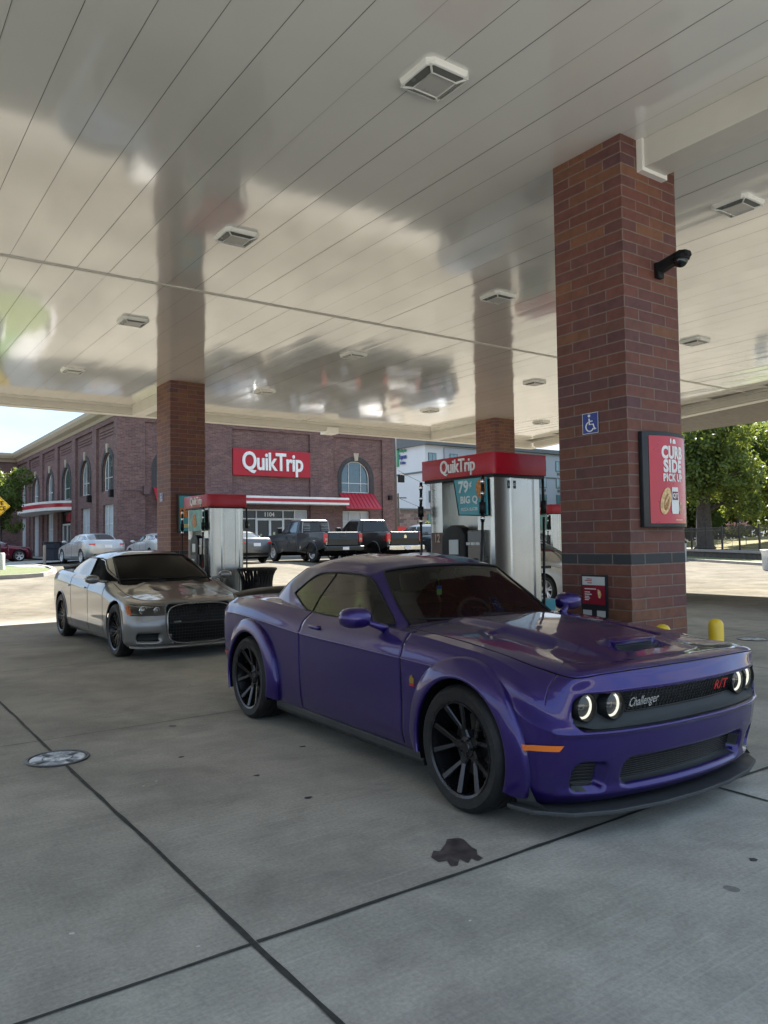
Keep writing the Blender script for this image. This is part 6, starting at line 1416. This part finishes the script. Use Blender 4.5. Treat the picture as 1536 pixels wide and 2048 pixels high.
    G = [
     [(a+.06, 0, z0-.03), (a+.04, yb*.5, z0-.03), (a-.03, yb*.86, z0-.035), (a-.14, yb, z0-.04), (L(a, e, .3), yb+.03, z0-.02), (L(a, e, .5), yb+.03, L(z0, z1, .4)-.02), (L(a, e, .72), yb+.01, z1-.03), (e+.22, yb*.9, z1-.03), (e+.03, yb*.52, z1-.03), (e, 0, z1-.03)],
     [(L(a+.06, b, .5), 0, L(z0, zt-.06, .53)), (L(a+.04, b, .5), yb*.48, L(z0, zt-.07, .53)), (L(a-.03, b-.02, .5), L(yb*.86, yr*.93, .5), L(z0, zr+.02, .53)), (L(a-.14, b-.07, .5), L(yb, yr, .45)+.01, L(z0, zr, .5)), (L(a, e, .34), L(yb, yr, .45)+.02, L(z0, zr, .5)), (L(a, e, .52), L(yb, yr, .45)+.02, L(z0, zr, .52)), (L(a, e, .70), L(yb, yr, .45)+.01, L(z1, zr, .5)), (L(e+.22, c_, .48), L(yb*.9, yr*.93, .5), L(z1, zr, .5)), (L(e+.03, c_, .5), yb*.46, L(z1, zt-.07, .53)), (L(e, c_, .5), 0, L(z1, zt-.06, .53))],
     [(b, 0, zt-.05), (b-.01, yr*.55, zt-.06), (b-.04, yr*.92, zr+.03), (b-.08, yr+.02, zr), (L(b, c_, .25), yr+.03, zr+.015), (L(b, c_, .5), yr+.03, zr+.015), (L(b, c_, .8), yr+.02, zr), (c_+.02, yr*.93, zr), (c_-.06, yr*.55, zt-.07), (c_-.08, 0, zt-.06)],
     [(b-.22, 0, zt-.008), (b-.23, yr*.42, zt-.012), (b-.25, yr*.70, zt-.03), (b-.28, yr*.80, zt-.04), (L(b, c_, .32), yr*.82, zt-.035), (L(b, c_, .5), yr*.82, zt-.035), (L(b, c_, .72), yr*.8, zt-.042), (c_+.2, yr*.72, zt-.045), (c_+.14, yr*.4, zt-.025), (c_+.12, 0, zt-.02)],
     [(L(b, c_, .35), 0, zt), (L(b, c_, .36), 0, zt), (L(b, c_, .38), 0, zt), (L(b, c_, .4), 0, zt), (L(b, c_, .45), 0, zt), (L(b, c_, .5), 0, zt), (L(b, c_, .56), 0, zt), (L(b, c_, .6), 0, zt-.001), (L(b, c_, .62), 0, zt-.002), (L(b, c_, .63), 0, zt-.002)]]
    n1 = 2 if detail == 2 else 1; ug = samples([7*n1, 6*n1, 3*n1, 4*n1, 6*n1, 6*n1, 4*n1, 4*n1, 6*n1]); vg = samples([7*n1, 8*n1, 6*n1, 5*n1]); gh = Shell(G, ug, vg, creaseV=(2,)); bg_ = gh.bvh(); C, U, V = gh.centres(); k = np.zeros(len(C), int); k[(U < 2.27) & (V < 1.92) & (V > .02)] = 1; k[(U > 7.05) & (V < 1.85) & (V > .1)] = 2
    WG = p.get('glass', GLASSDARK)
    emit_parts(gh, k, {0: ('roof', 'both', None), 1: ('windshield', 'both', None)}, root, [paintm if True else None]); 
    # swap glass materials
    for ch in root.children:
        if ch.name.startswith('windshield'): ch.data.materials[0] = WG
    emit_parts(gh, np.where(k == 2, 0, -1), {0: ('rear_window', 'both', None)}, root, [p.get('rglass', GLASSDARK)])
    if detail == 2:
        sp = MB(); ui = [i for i in range(len(ug)) if ug[i] <= 2.3]; vi = [i for i in range(len(vg)) if vg[i] <= 1.95]
        for s in (1, -1): sp.tube([(gh.P[i, ui[-1], 0]+.004, s*gh.P[i, ui[-1], 1], gh.P[i, ui[-1], 2]+.003) for i in vi], .009, 6)
        for kz in (np.argmin(abs(vg-.28)), vi[-1]):
            tp = [gh.P[kz, i] for i in ui]; sp.tube([(q_[0]+.006, -q_[1], q_[2]+.004) for q_ in tp[::-1]]+[(q_[0]+.006, q_[1], q_[2]+.004) for q_ in tp[1:]], .010, 6)
        for y0_ in (.55, -.05): sp.tube([(a+.03, y0_, z0+.012), (a-.03, y0_-.25, z0+.045), (a-.02, y0_-.55, z0+.05)], .008, 5)
        sp.build('windshield_seal', BLACKP, root, smooth=True)
    # side windows
    zw0 = lambda xx: np.interp(-xx, [-a, -e], [z0+.012, z1+.0]); fx = a-.12; bx = e+(c_-e)*.40
    top = [(fx-.04, zw0(fx)+.02), (L(fx, b-.10, .55), L(zw0(fx), zr, .52)), (b-.10, zr-.02), (b-.30, zr+.0), (L(b, c_, .5), zr+.004), (c_+.14, zr-.015), (L(c_+.10, bx, .55), L(zr, z1, .42)), (bx, z1+.055)]
    bot = [(fx-.02, zw0(fx)), (L(fx, bx, .3), zw0(L(fx, bx, .3))), (L(fx, bx, .6), zw0(L(fx, bx, .6))), (bx+.05, z1+.01), (bx, z1+.03)]
    SG = p.get('sglass', GLASSDARK)
    for s in (1, -1):
        Vp, Fp = side_patch(bg_, bot, top, .006, 30 if detail == 2 else 16, 8 if detail == 2 else 5, s); g = arr_obj('side_window', Vp, Fp, [SG], root); weld(g); tr = MB()
        loop = bot+top[::-1]; outline_tube(tr, [(px, hit_y(bg_, px, pz, s, .7)+.008*s, pz) for px, pz in loop], .010 if detail == 2 else .014, 5)
        dx = p.get('bx', L(a, e, .47)); tr.tube([(dx+.02, hit_y(bg_, dx, 1.05, s, .7)+.009*s, zw0(dx)), (dx-.03, hit_y(bg_, dx-.03, zr-.02, s, .65)+.009*s, zr)], .020, 5)
        dx2 = bx+.30; tr.tube([(dx2+.0, hit_y(bg_, dx2, z1+.03, s, .7)+.008*s, zw0(dx2)), (dx2+.05, hit_y(bg_, dx2+.05, L(z1, zr, .75), s, .65)+.008*s, L(z1, zr, .8))], .010, 5)
        tr.build('window_trim', p.get('trim', BLACKP), g, smooth=True)
        if p.get('open_front'):
            xb_ = p['bx']+.03; Vp, Fp = side_patch(bg_, [(fx-.03, zw0(fx)+.005), (xb_, zw0(xb_)+.008)], [(fx-.05, zw0(fx)+.02), (L(fx, b-.10, .55)-.02, L(zw0(fx), zr, .50)), (b-.12, zr-.03), (xb_, zr-.012)], .012, 24, 6, s); arr_obj('open_window', Vp, Fp, [VOID], root)
        mm = MB(); mx_, mz = a-.28, z0+.055; pr = [(.07, .2), (.06, .7), (.03, 1), (-.04, 1), (-.05, .9)]; mv = []
        for xo, kk in pr:
            for t_ in np.linspace(0, 2*math.pi, 16, endpoint=False): mv.append((mx_+xo, s*(W+.10)+.105*kk*math.cos(t_), mz+.065*kk*math.sin(t_)))
        mm.add(mv, [(i*16+j, i*16+(j+1) % 16, (i+1)*16+(j+1) % 16, (i+1)*16+j) for i in range(4) for j in range(16)]+[tuple(range(16)), tuple(range(64, 80))]); mm.tube([(mx_+.03, s*(yb+.02), mz-.05), (mx_+.02, s*(W+.03), mz-.02)], .025, 6); mm.build('side_mirror', p.get('mirror', paintm), root, smooth=True)
        for nm, xh in (('door', p.get('h1', L(a, e, .43))), ('rear_door', p.get('h2', L(a, e, .74)))):
            zh = p.get('hz', .90); yh = abs(hit_y(bv0, xh, zh)); hh = MB(); hh.box(xh-.08, s*(yh-.01) if s > 0 else s*(yh+.02), zh-.012, xh+.08, s*(yh+.02) if s > 0 else s*(yh-.01), zh+.014); hh.build('handle', CHROME if p.get('chrome') else paintm, out[nm][0 if s == 1 else 1], bevel=.006)
    lm = MB()
    for (x_, z_, r_) in WH:
        for s in (1, -1): liner(lm, x_, z_, r_+.003, s*.58, s*(W-.03))
    lm.box(xm[5]+.3, -W+.1, .19, .5, W-.1, .205); lm.build('underbody', VOID, root)
    if detail == 2:
        for (x_, z_, r_) in WH:
            for s in (1, -1):
                A = np.linspace(-.25, math.pi+.25, 40); m = MB(); m.tube([(x_+(r_+.006)*math.cos(t), s*(abs(hit_y(bv0, x_+(r_+.03)*math.cos(t), max(.25, z_+(r_+.03)*math.sin(t)), 1, W))+.002), max(.2, z_+(r_+.006)*math.sin(t))) for t in A], .011, 6); m.build('arch_lip', paintm, root, smooth=True)
    wst = p.get('wheel', 'five'); wm = p.get('wmat', SATIN); w0 = None
    for x_ in (0, xr_):
        for s in (1, -1): make_wheel(root, x_, s*(W-.095-.01), wr, wr, .215, p.get('rim', .24), s, wst, wm, 40 if detail == 2 else 24)
    bvd = sh.bvh()
    def fpatch(nm, ys, z_lo, z_hi, off, mat, front=1, par=None, n=8):
        Vv = []
        for j in range(4):
            for i in range(n):
                yv = ys[0]+(ys[1]-ys[0])*i/(n-1); lo_ = z_lo[0]+(z_lo[1]-z_lo[0])*i/(n-1); hi_ = z_hi[0]+(z_hi[1]-z_hi[0])*i/(n-1); zv = lo_+(hi_-lo_)*j/3
                Vv.append((hit_x(bvd, yv, zv, front, 0)+off*front, yv, zv))
        return arr_obj(nm, Vv, [(j*n+i, j*n+i+1, (j+1)*n+i+1, (j+1)*n+i) for j in range(3) for i in range(n-1)], [mat], par or root)
    dz = p.get('deck', .05)
    for s in (1, -1):
        tz = p.get('tail', (.77, .86)); fpatch('tail_light', (s*p.get('ty', (.56, .86))[0], s*p.get('ty', (.56, .86))[1]*W2), (tz[0]+dz, tz[0]+dz+.03), (tz[1]+dz, tz[1]+dz), .012, REDL, -1)
    pl_ = fpatch('licence_plate', (-.17, .17), (.66+dz, .66+dz), (.80+dz, .80+dz), .02, simple('plate_white', (.65, .66, .68), .4), -1)
    fpatch('rear_diffuser', (-.62, .62), (.33, .33), (.45, .45), .008, BLACKP, -1)
    if front == 'wide':
        gm = MB()
        for z_ in np.linspace(.25, .70, 12):
            pts = [(hit_x(bvd, yv, z_, 1, .7)+.01, yv, z_) for yv in np.linspace(-.44, .44, 17)]; gm.tube(pts, .004, 4)
        for yv in np.linspace(-.42, .42, 22): gm.tube([(hit_x(bvd, yv, zq, 1, .7)+.009, yv, zq) for zq in np.linspace(.24, .71, 5)], .003, 4)
        gm.tube([(hit_x(bvd, yv, .49, 1, .7)+.045, yv, .485) for yv in np.linspace(-.45, .45, 17)], .018, 6); gm.build('grille', simple('grille_black', (.018, .018, .018), .35), root, smooth=True)
        em = MB()
        for yv in (-.022, .022): em.prism([(yv-.010, .615), (yv+.006, .615), (yv+.014, .685), (yv-.002, .685)], 'x', hit_x(bvd, 0, .65, 1, .7)+.02, hit_x(bvd, 0, .65, 1, .7)+.03)
        em.build('emblem', SATIN, root); em = MB(); em.box(hit_x(bvd, -.34, .5, 1, .7)+.05, -.39, .50, hit_x(bvd, -.34, .5, 1, .7)+.06, -.29, .52); em.build('grille_badge', simple('badge_silver', (.6, .6, .6), .25, metal=.9), root)
        for s in (1, -1):
            hl = fpatch('headlight', (s*.50, s*.90), (.60, .60), (.72, .755), .006, simple('lamp_black', (.02, .02, .02), .2, coat=1), 1, None, 14)
            fpatch('turn_lens', (s*.885, s*.93), (.61, .61), (.735, .72), .012, simple('amber_dull', (.45, .10, .02), .2, coat=1), 1, hl)
            for yv, rr_ in ((.755, .058), (.60, .042)):
                xb = hit_x(bvd, s*yv, .67, 1, .7); b = MB(); b.lathe([(rr_, .012), (rr_*.85, .022), (rr_*.7, .004)], (xb, s*yv, .675), 'x', 24); b.build('lamp_ring', CHROME, hl, smooth=True)
                b = MB(); b.lathe([(rr_*.75, .004), (rr_*.5, .02), (0, .028)], (xb, s*yv, .675), 'x', 24); b.build('lamp_lens', simple('lamp_silver', (.35, .35, .33), .15, metal=.7), hl, smooth=True)
            fpatch('fog_grille', (s*.60, s*.80), (.27, .27), (.345, .35), .004, BLACKP, 1)
        sp = MB(); V_ = []; ys = np.linspace(-.9, .9, 25)
        for yv in ys:
            xx = hit_x(bv0, yv, .22+.0, 1, .5)
            for a_, b_ in ((.0, .175), (.05, .165), (.055, .18), (.0, .215)): V_.append((xx+a_, yv, b_))
        m_ = 4; sp.add(V_, [(i*m_+j, i*m_+(j+1) % m_, (i+1)*m_+(j+1) % m_, (i+1)*m_+j) for i in range(len(ys)-1) for j in range(m_)]); sp.build('front_lip', paintm, root, smooth=True)
        gr_ = MB(); loop = [(.47*math.copysign(abs(math.cos(t_))**.5, math.cos(t_)), .475+.265*math.copysign(abs(math.sin(t_))**.5, math.sin(t_))) for t_ in np.linspace(0, 2*math.pi, 48, endpoint=False)]
        outline_tube(gr_, [(hit_x(bv0, yv, zv, 1, .7)+.002, yv*1.01, zv*1.0) for yv, zv in loop], .010, 6); gr_.build('grille_surround', p.get('surround', SATIN), root, smooth=True)
    elif detail == 1:
        for s in (1, -1): fpatch('headlight', (s*.50, s*.86*W2), (.60, .63), (.70, .74), .008, simple('lamp_silver', (.35, .35, .33), .15, metal=.7), 1)
        fpatch('grille', (-.45, .45), (.35, .35), (.60, .60), .008, BLACKP, 1)
    if p.get('spoiler'):
        s_ = MB(); V_ = []; ys = np.linspace(-.74, .74, 17); xe = xm[5]+.20; ze = 1.06+dz
        for yv in ys:
            kk = (abs(yv)/.74)**3
            for a_, b_ in ((.10, 0), (.06, .035), (-.08, .075), (-.12, .07), (-.02, .02)): V_.append((xe+a_+.14*kk, yv, ze+b_-.05*kk))
        s_.add(V_, [(i*5+j, i*5+(j+1) % 5, (i+1)*5+(j+1) % 5, (i+1)*5+j) for i in range(16) for j in range(5)]); s_.build('rear_spoiler', BLACKP, root, smooth=True)
    X, Y, hd, Z = pose; sc = p.get('scale', 1); root.location = (X, Y, Z); root.rotation_euler = (0, 0, R(hd)); root.scale = (sc, sc, sc)
    return root
SILV = paint('silver_metallic', (.205, .205, .205), (.30, .30, .30), metal=.7, rough=.36); CSILV = paint('pale_silver', (.42, .43, .44), (.52, .53, .54), metal=.8, rough=.35)
WHT = paint('pearl_white', (.62, .61, .58), (.70, .69, .66), metal=.1, rough=.35); GRY = paint('slate_grey', (.10, .11, .12), (.16, .17, .18), metal=.7, rough=.35)
MARO = paint('maroon_paint', (.09, .004, .018), (.16, .008, .03), metal=.5, rough=.3); BLU = paint('blue_grey_paint', (.035, .05, .065), (.06, .085, .105), metal=.6, rough=.3); CHAR = paint('charcoal_paint', (.014, .018, .024), (.03, .036, .044), metal=.5, rough=.4, cior=1.35); BLKP = paint('black_paint', (.004, .005, .006), (.009, .010, .011), metal=.2, rough=.3, cior=1.35)
SKYG = simple('sky_tinted_glass', (.05, .065, .075), .03, coat=.6, spec=.8)
ALLOY = simple('alloy', (.62, .62, .63), .35, metal=.7)
car('silver_sedan', SILV, 'silver four door sedan with black grille and black wheels waiting behind the purple coupe', dict(xm=[.865, 0, -.66, -2.0, -3.15, -4.13], W=.945, hood=-.015, belt=(.05, .09), deck=.10, wr=.368, rim=.268, zb=(1.0, 1.09), gh=(-.48, -1.32, -2.75, -3.55), roof=1.462, gy=(.80, .61), front='wide', glass=simple('black_tint', (.004, .004, .005), .10, spec=.06), open_front=True, sglass=SKYG, wheel='multi', spoiler=True, doors=(6.9, 8.15, 9.9), hz=.90, h1=-1.62, h2=-2.62, bx=-1.80, surround=simple('surround_silver', (.35, .34, .32), .25, metal=.8)), (4.10, 10.98, -90, 0), 2)
SED = dict(xm=[.90, 0, -.66, -1.95, -2.80, -3.85], W=.90, hood=.02, belt=(.03, .06), deck=.08, wr=.335, rim=.225, zb=(.98, 1.07), gh=(-.42, -1.18, -2.55, -3.35), roof=1.44, gy=(.76, .57), wmat=ALLOY, doors=(6.9, 8.2, 9.9), sglass=SKYG, rglass=SKYG, glass=SKYG, chrome=True, trim=CHROME)
G = 'cars parked in front of the shop'
def P2(**k): d = dict(SED); d.update(k); return d
car('parked_car', CSILV, 'pale silver sedan parked by the shop side wall, seen from behind', P2(), (9.75, 39.6, 94, .70), 1, G)
car('parked_car', WHT, 'white car of which only a rear corner shows left of the left brick pillar', P2(), (13.35, 40.6, 92, .70), 1, G)
car('parked_car', GRY, 'small dark grey sedan between the left pump and the charcoal pickup', P2(W=.91), (14.72, 34.3, 92, .68), 1, G)
car('parked_car', MARO, 'dark red car at the left edge with a bright five spoke wheel', P2(roof=1.38), (8.45, 49.0, 2, .68), 1, G)
car('parked_car', CSILV, 'pale car half hidden behind the dark red car at the left edge', P2(), (6.6, 53.5, 2, .68), 1, G)
car('parked_suv', BLU, 'dark blue crossover parked right of the black pickup', P2(xm=[.90, 0, -.62, -1.9, -2.62, -3.62], belt=(.12, .16), hood=.12, deck=.12, zb=(1.10, 1.2), gh=(-.35, -1.05, -3.15, -3.52), roof=1.68, wr=.36, gy=(.78, .60), tail=(.84, 1.12), ty=(.62, .88)), (23.3, 31.1, 91, .66), 1, G)
car('white_car', WHT, 'white car at the far pump seen between the steel pump end and the large pillar', P2(front=None, W=.92, sglass=simple('side_glass_grey', (.16, .17, .15), .05, coat=1), scale=1.06), (14.45, 12.55, -90, .0), 1)
# ---------------- pickups
def pickup(paintm, lab, pose, p):
    t = empty('pickup_truck', (0, 0, 0)); tag(t, lab, 'pickup truck', 'pickup trucks parked before the shop'); W = .98; wr = .40; wb = 3.64; Ra = wr+.07; zr = wr+.0
    def arc(xc, n=12): return [(xc+Ra*math.cos(a), zr+Ra*math.sin(a)) for a in np.linspace(-.12, math.pi+.12, n)]
    z0 = .50
    # x forward, front axle 0
    ra, fa = arc(-wb), arc(0)
    cabp = [(.93, z0), (.95, .75), (.92, 1.12), (.84, 1.20), (-.58, 1.28), (-2.30, 1.30), (-2.30, z0-.05)]+[(-1.0, z0-.05)]+fa[::-1]
    def body(poly, nm):
        m = MB(); m.prism(poly, 'y', -W, W); return m.build(nm, paintm, t, bevel=.05, seg=3, angle=35)
    body(cabp, 'cab_body')
    m = MB()
    for s in (1, -1): m.prism([(-2.33, z0-.05), (-2.33, 1.30), (-4.63, 1.30), (-4.66, .62)]+ra, 'y', s*W, s*(W-.12))
    m.box(-2.40, -W+.12, z0+.1, -2.33, W-.12, 1.28); m.box(-4.6, -W+.12, .70, -2.4, W-.12, .78); m.build('bed', paintm, t, bevel=.03, angle=35)
    m = MB(); m.prism([(-4.60, .70), (-4.68, .72), (-4.70, 1.0), (-4.68, 1.30), (-4.60, 1.31)], 'y', -.78, .78); tg = m.build('tailgate', paintm, t, bevel=.02)
    m = MB(); m.box(-4.71, -.14, 1.08, -4.695, .14, 1.17) if p.get('emb') is None else m.prism([(-.07, 1.02), (.07, 1.02), (.07, 1.12), (0, 1.18), (-.07, 1.12)], 'x', -4.715, -4.695); m.build('tailgate_emblem', DARKP if p.get('emb') is None else CHROME, tg)
    # greenhouse
    y0, y1 = .90, .72; zt = 1.93
    def gpt(x, y, z): return (x, y, z)
    V = [(-.55, y0, 1.26), (-2.30, y0, 1.28), (-2.22, y1, zt-.06), (-1.22, y1, zt-.06), (-.55, -y0, 1.26), (-2.30, -y0, 1.28), (-2.22, -y1, zt-.06), (-1.22, -y1, zt-.06), (-2.1, y1-.1, zt), (-1.35, y1-.1, zt), (-2.1, -y1+.1, zt), (-1.35, -y1+.1, zt)]
    m = MB(); m.add(V, [(0, 1, 2, 3), (4, 7, 6, 5), (0, 3, 7, 4), (1, 5, 6, 2), (2, 8, 9, 3), (6, 7, 11, 10), (8, 10, 11, 9), (3, 9, 11, 7), (2, 6, 10, 8)]); cb = m.build('roof', paintm, t, bevel=.035, seg=3, angle=40)
    def onside(x, z, s, off=.012): k = (z-1.27)/(zt-.06-1.27); return (x, s*(y0+(y1-y0)*k+off), z)
    for s in (1, -1):
        for nm, q in (('side_window', [(-.86, 1.33), (-1.42, 1.33), (-1.42, 1.80), (-1.24, 1.80)]), ('side_window', [(-1.48, 1.33), (-2.12, 1.34), (-2.06, 1.80), (-1.48, 1.80)])):
            m = MB(); m.add([onside(x, z, s) for x, z in q], [(0, 1, 2, 3)]); m.build(nm, SKYG if p.get('sky') else GLASSDARK, cb)
        m = MB(); m.box(-1.0, s*1.0 if s > 0 else s*1.24, 1.30, -.86, s*1.24 if s > 0 else s*1.0, 1.56); m.build('side_mirror', BLACKP, t, bevel=.03)
        # rear lamps, wheels
        m = MB(); m.box(-4.705, s*.80 if s > 0 else s*W-.004, .86, -4.60, s*W+.004 if s > 0 else s*.80, 1.24); m.build('tail_light', REDL, t, bevel=.015)
        m = MB(); m.box(-4.712, s*.84 if s > 0 else s*.93, p.get('rv', .95), -4.70, s*.93 if s > 0 else s*.84, p.get('rv', .95)+.08); m.build('reverse_lamp', simple('lamp_silver', (.35, .35, .33), .15, metal=.7), t)
        for x in (0, -wb): make_wheel(t, x, s*(W-.14), wr, wr, .26, .235, s, p.get('wheel', 'steel6'), p.get('wm', ALLOY), 28)
        for nm, xa, xb in (('door', -.62, -1.45), ('rear_door', -1.47, -2.20)):
            m = MB(); m.box(xb, s*W if s > 0 else s*W-.006, z0+.08, xa, s*W+.006 if s > 0 else s*W, 1.24); d_ = m.build(nm, paintm, t, bevel=.003)
            m = MB(); m.box(xb+.05, s*(W+.006) if s > 0 else s*(W+.03), 1.10, xb+.22, s*(W+.03) if s > 0 else s*(W+.006), 1.14); m.build('handle', p.get('hm', BLACKP), d_)
        m = MB(); V_ = []; A = np.linspace(-.1, math.pi+.1, 20)
        for xc in (0, -wb):
            m = MB(); m.tube([(xc+(Ra+.015)*math.cos(a), s*(W+.004), zr+(Ra+.015)*math.sin(a)) for a in A], .028, 6); m.build('fender_trim', p.get('ft', paintm), t, smooth=True)
    m = MB(); m.add([(-2.308, .66, 1.36), (-2.308, -.66, 1.36), (-2.245, -.58, 1.80), (-2.245, .58, 1.80)], [(0, 1, 2, 3)]); rw = m.build('rear_window', GLASSDARK, cb)
    if p.get('rack'):
        m = MB()
        for ya, yb_ in ((.30, .64), (-.64, -.30)):
            for k in range(5): m.box(-2.36, ya, 1.42+k*.07, -2.34, yb_, 1.44+k*.07)
        m.tube([(-2.36, .72, 1.3), (-2.34, .66, 1.84), (-2.34, -.66, 1.84), (-2.36, -.72, 1.3)], .025, 6); m.build('headache_rack', simple('rack_grey', (.4, .4, .4), .4), t)
    m = MB(); m.box(-2.30, -.16, 1.83, -2.22, .16, 1.88); m.build('brake_lamp', REDL, cb)
    m = MB(); m.add([(-.63, .76, 1.31), (-.63, -.76, 1.31), (-1.20, -.64, 1.83), (-1.20, .64, 1.83)], [(0, 1, 2, 3)]); m.v = [(a+.02, b, c_+.012) for a, b, c_ in m.v]; m.build('windshield', GLASSDARK, cb)
    bm_ = p.get('bump', paintm); m = MB(); m.prism([(-4.66, .48), (-4.86, .50), (-4.88, .66), (-4.84, .70), (-4.66, .70)], 'y', -.97, .97); b = m.build('rear_bumper', bm_, t, bevel=.025)
    m = MB(); m.box(-4.895, -.16, .53, -4.883, .16, .66); m.build('licence_plate', simple('plate_white', (.65, .66, .68), .4), b)
    m = MB(); m.box(-4.4, -.8, .36, .6, .8, .50); m.tube([(-4.75, .0, .42), (-4.98, .0, .42)], .035, 8); m.tube([(-3.9, -.6, .38), (-4.8, -.62, .36)], .04, 8); m.build('underbody', VOID, t)
    for xc in (0, -wb):
        m = MB(); m.lathe([(wr+.06, -.9), (wr+.06, .9)], (xc, 0, zr), 'y', 20, a0=-.3, a1=math.pi+.3); m.build('wheel_well', VOID, t)
    m = MB(); m.box(.90, -.7, .62, .97, .7, 1.05); m.build('grille', BLACKP, t, bevel=.02)
    X, Y, hd, Z = pose; t.location = (X, Y, Z); t.rotation_euler = (0, 0, R(hd)); return t
pickup(CHAR, 'charcoal grey crew cab pickup with a slatted cab rack, parked nose to the shop', (17.85, 32.95, 90.5, .68), dict(rack=True, sky=True))
pickup(BLKP, 'shiny black pickup with a chrome rear bumper right of the charcoal pickup', (20.55, 32.1, 90.5, .67), dict(bump=CHROME, emb=1, wm=CHROME, hm=CHROME, rv=.88, wheel='five'))
pc = purple_coupe(); tag(pc, 'glossy dark purple two door muscle car with wide fender flares and black wheels', 'car')
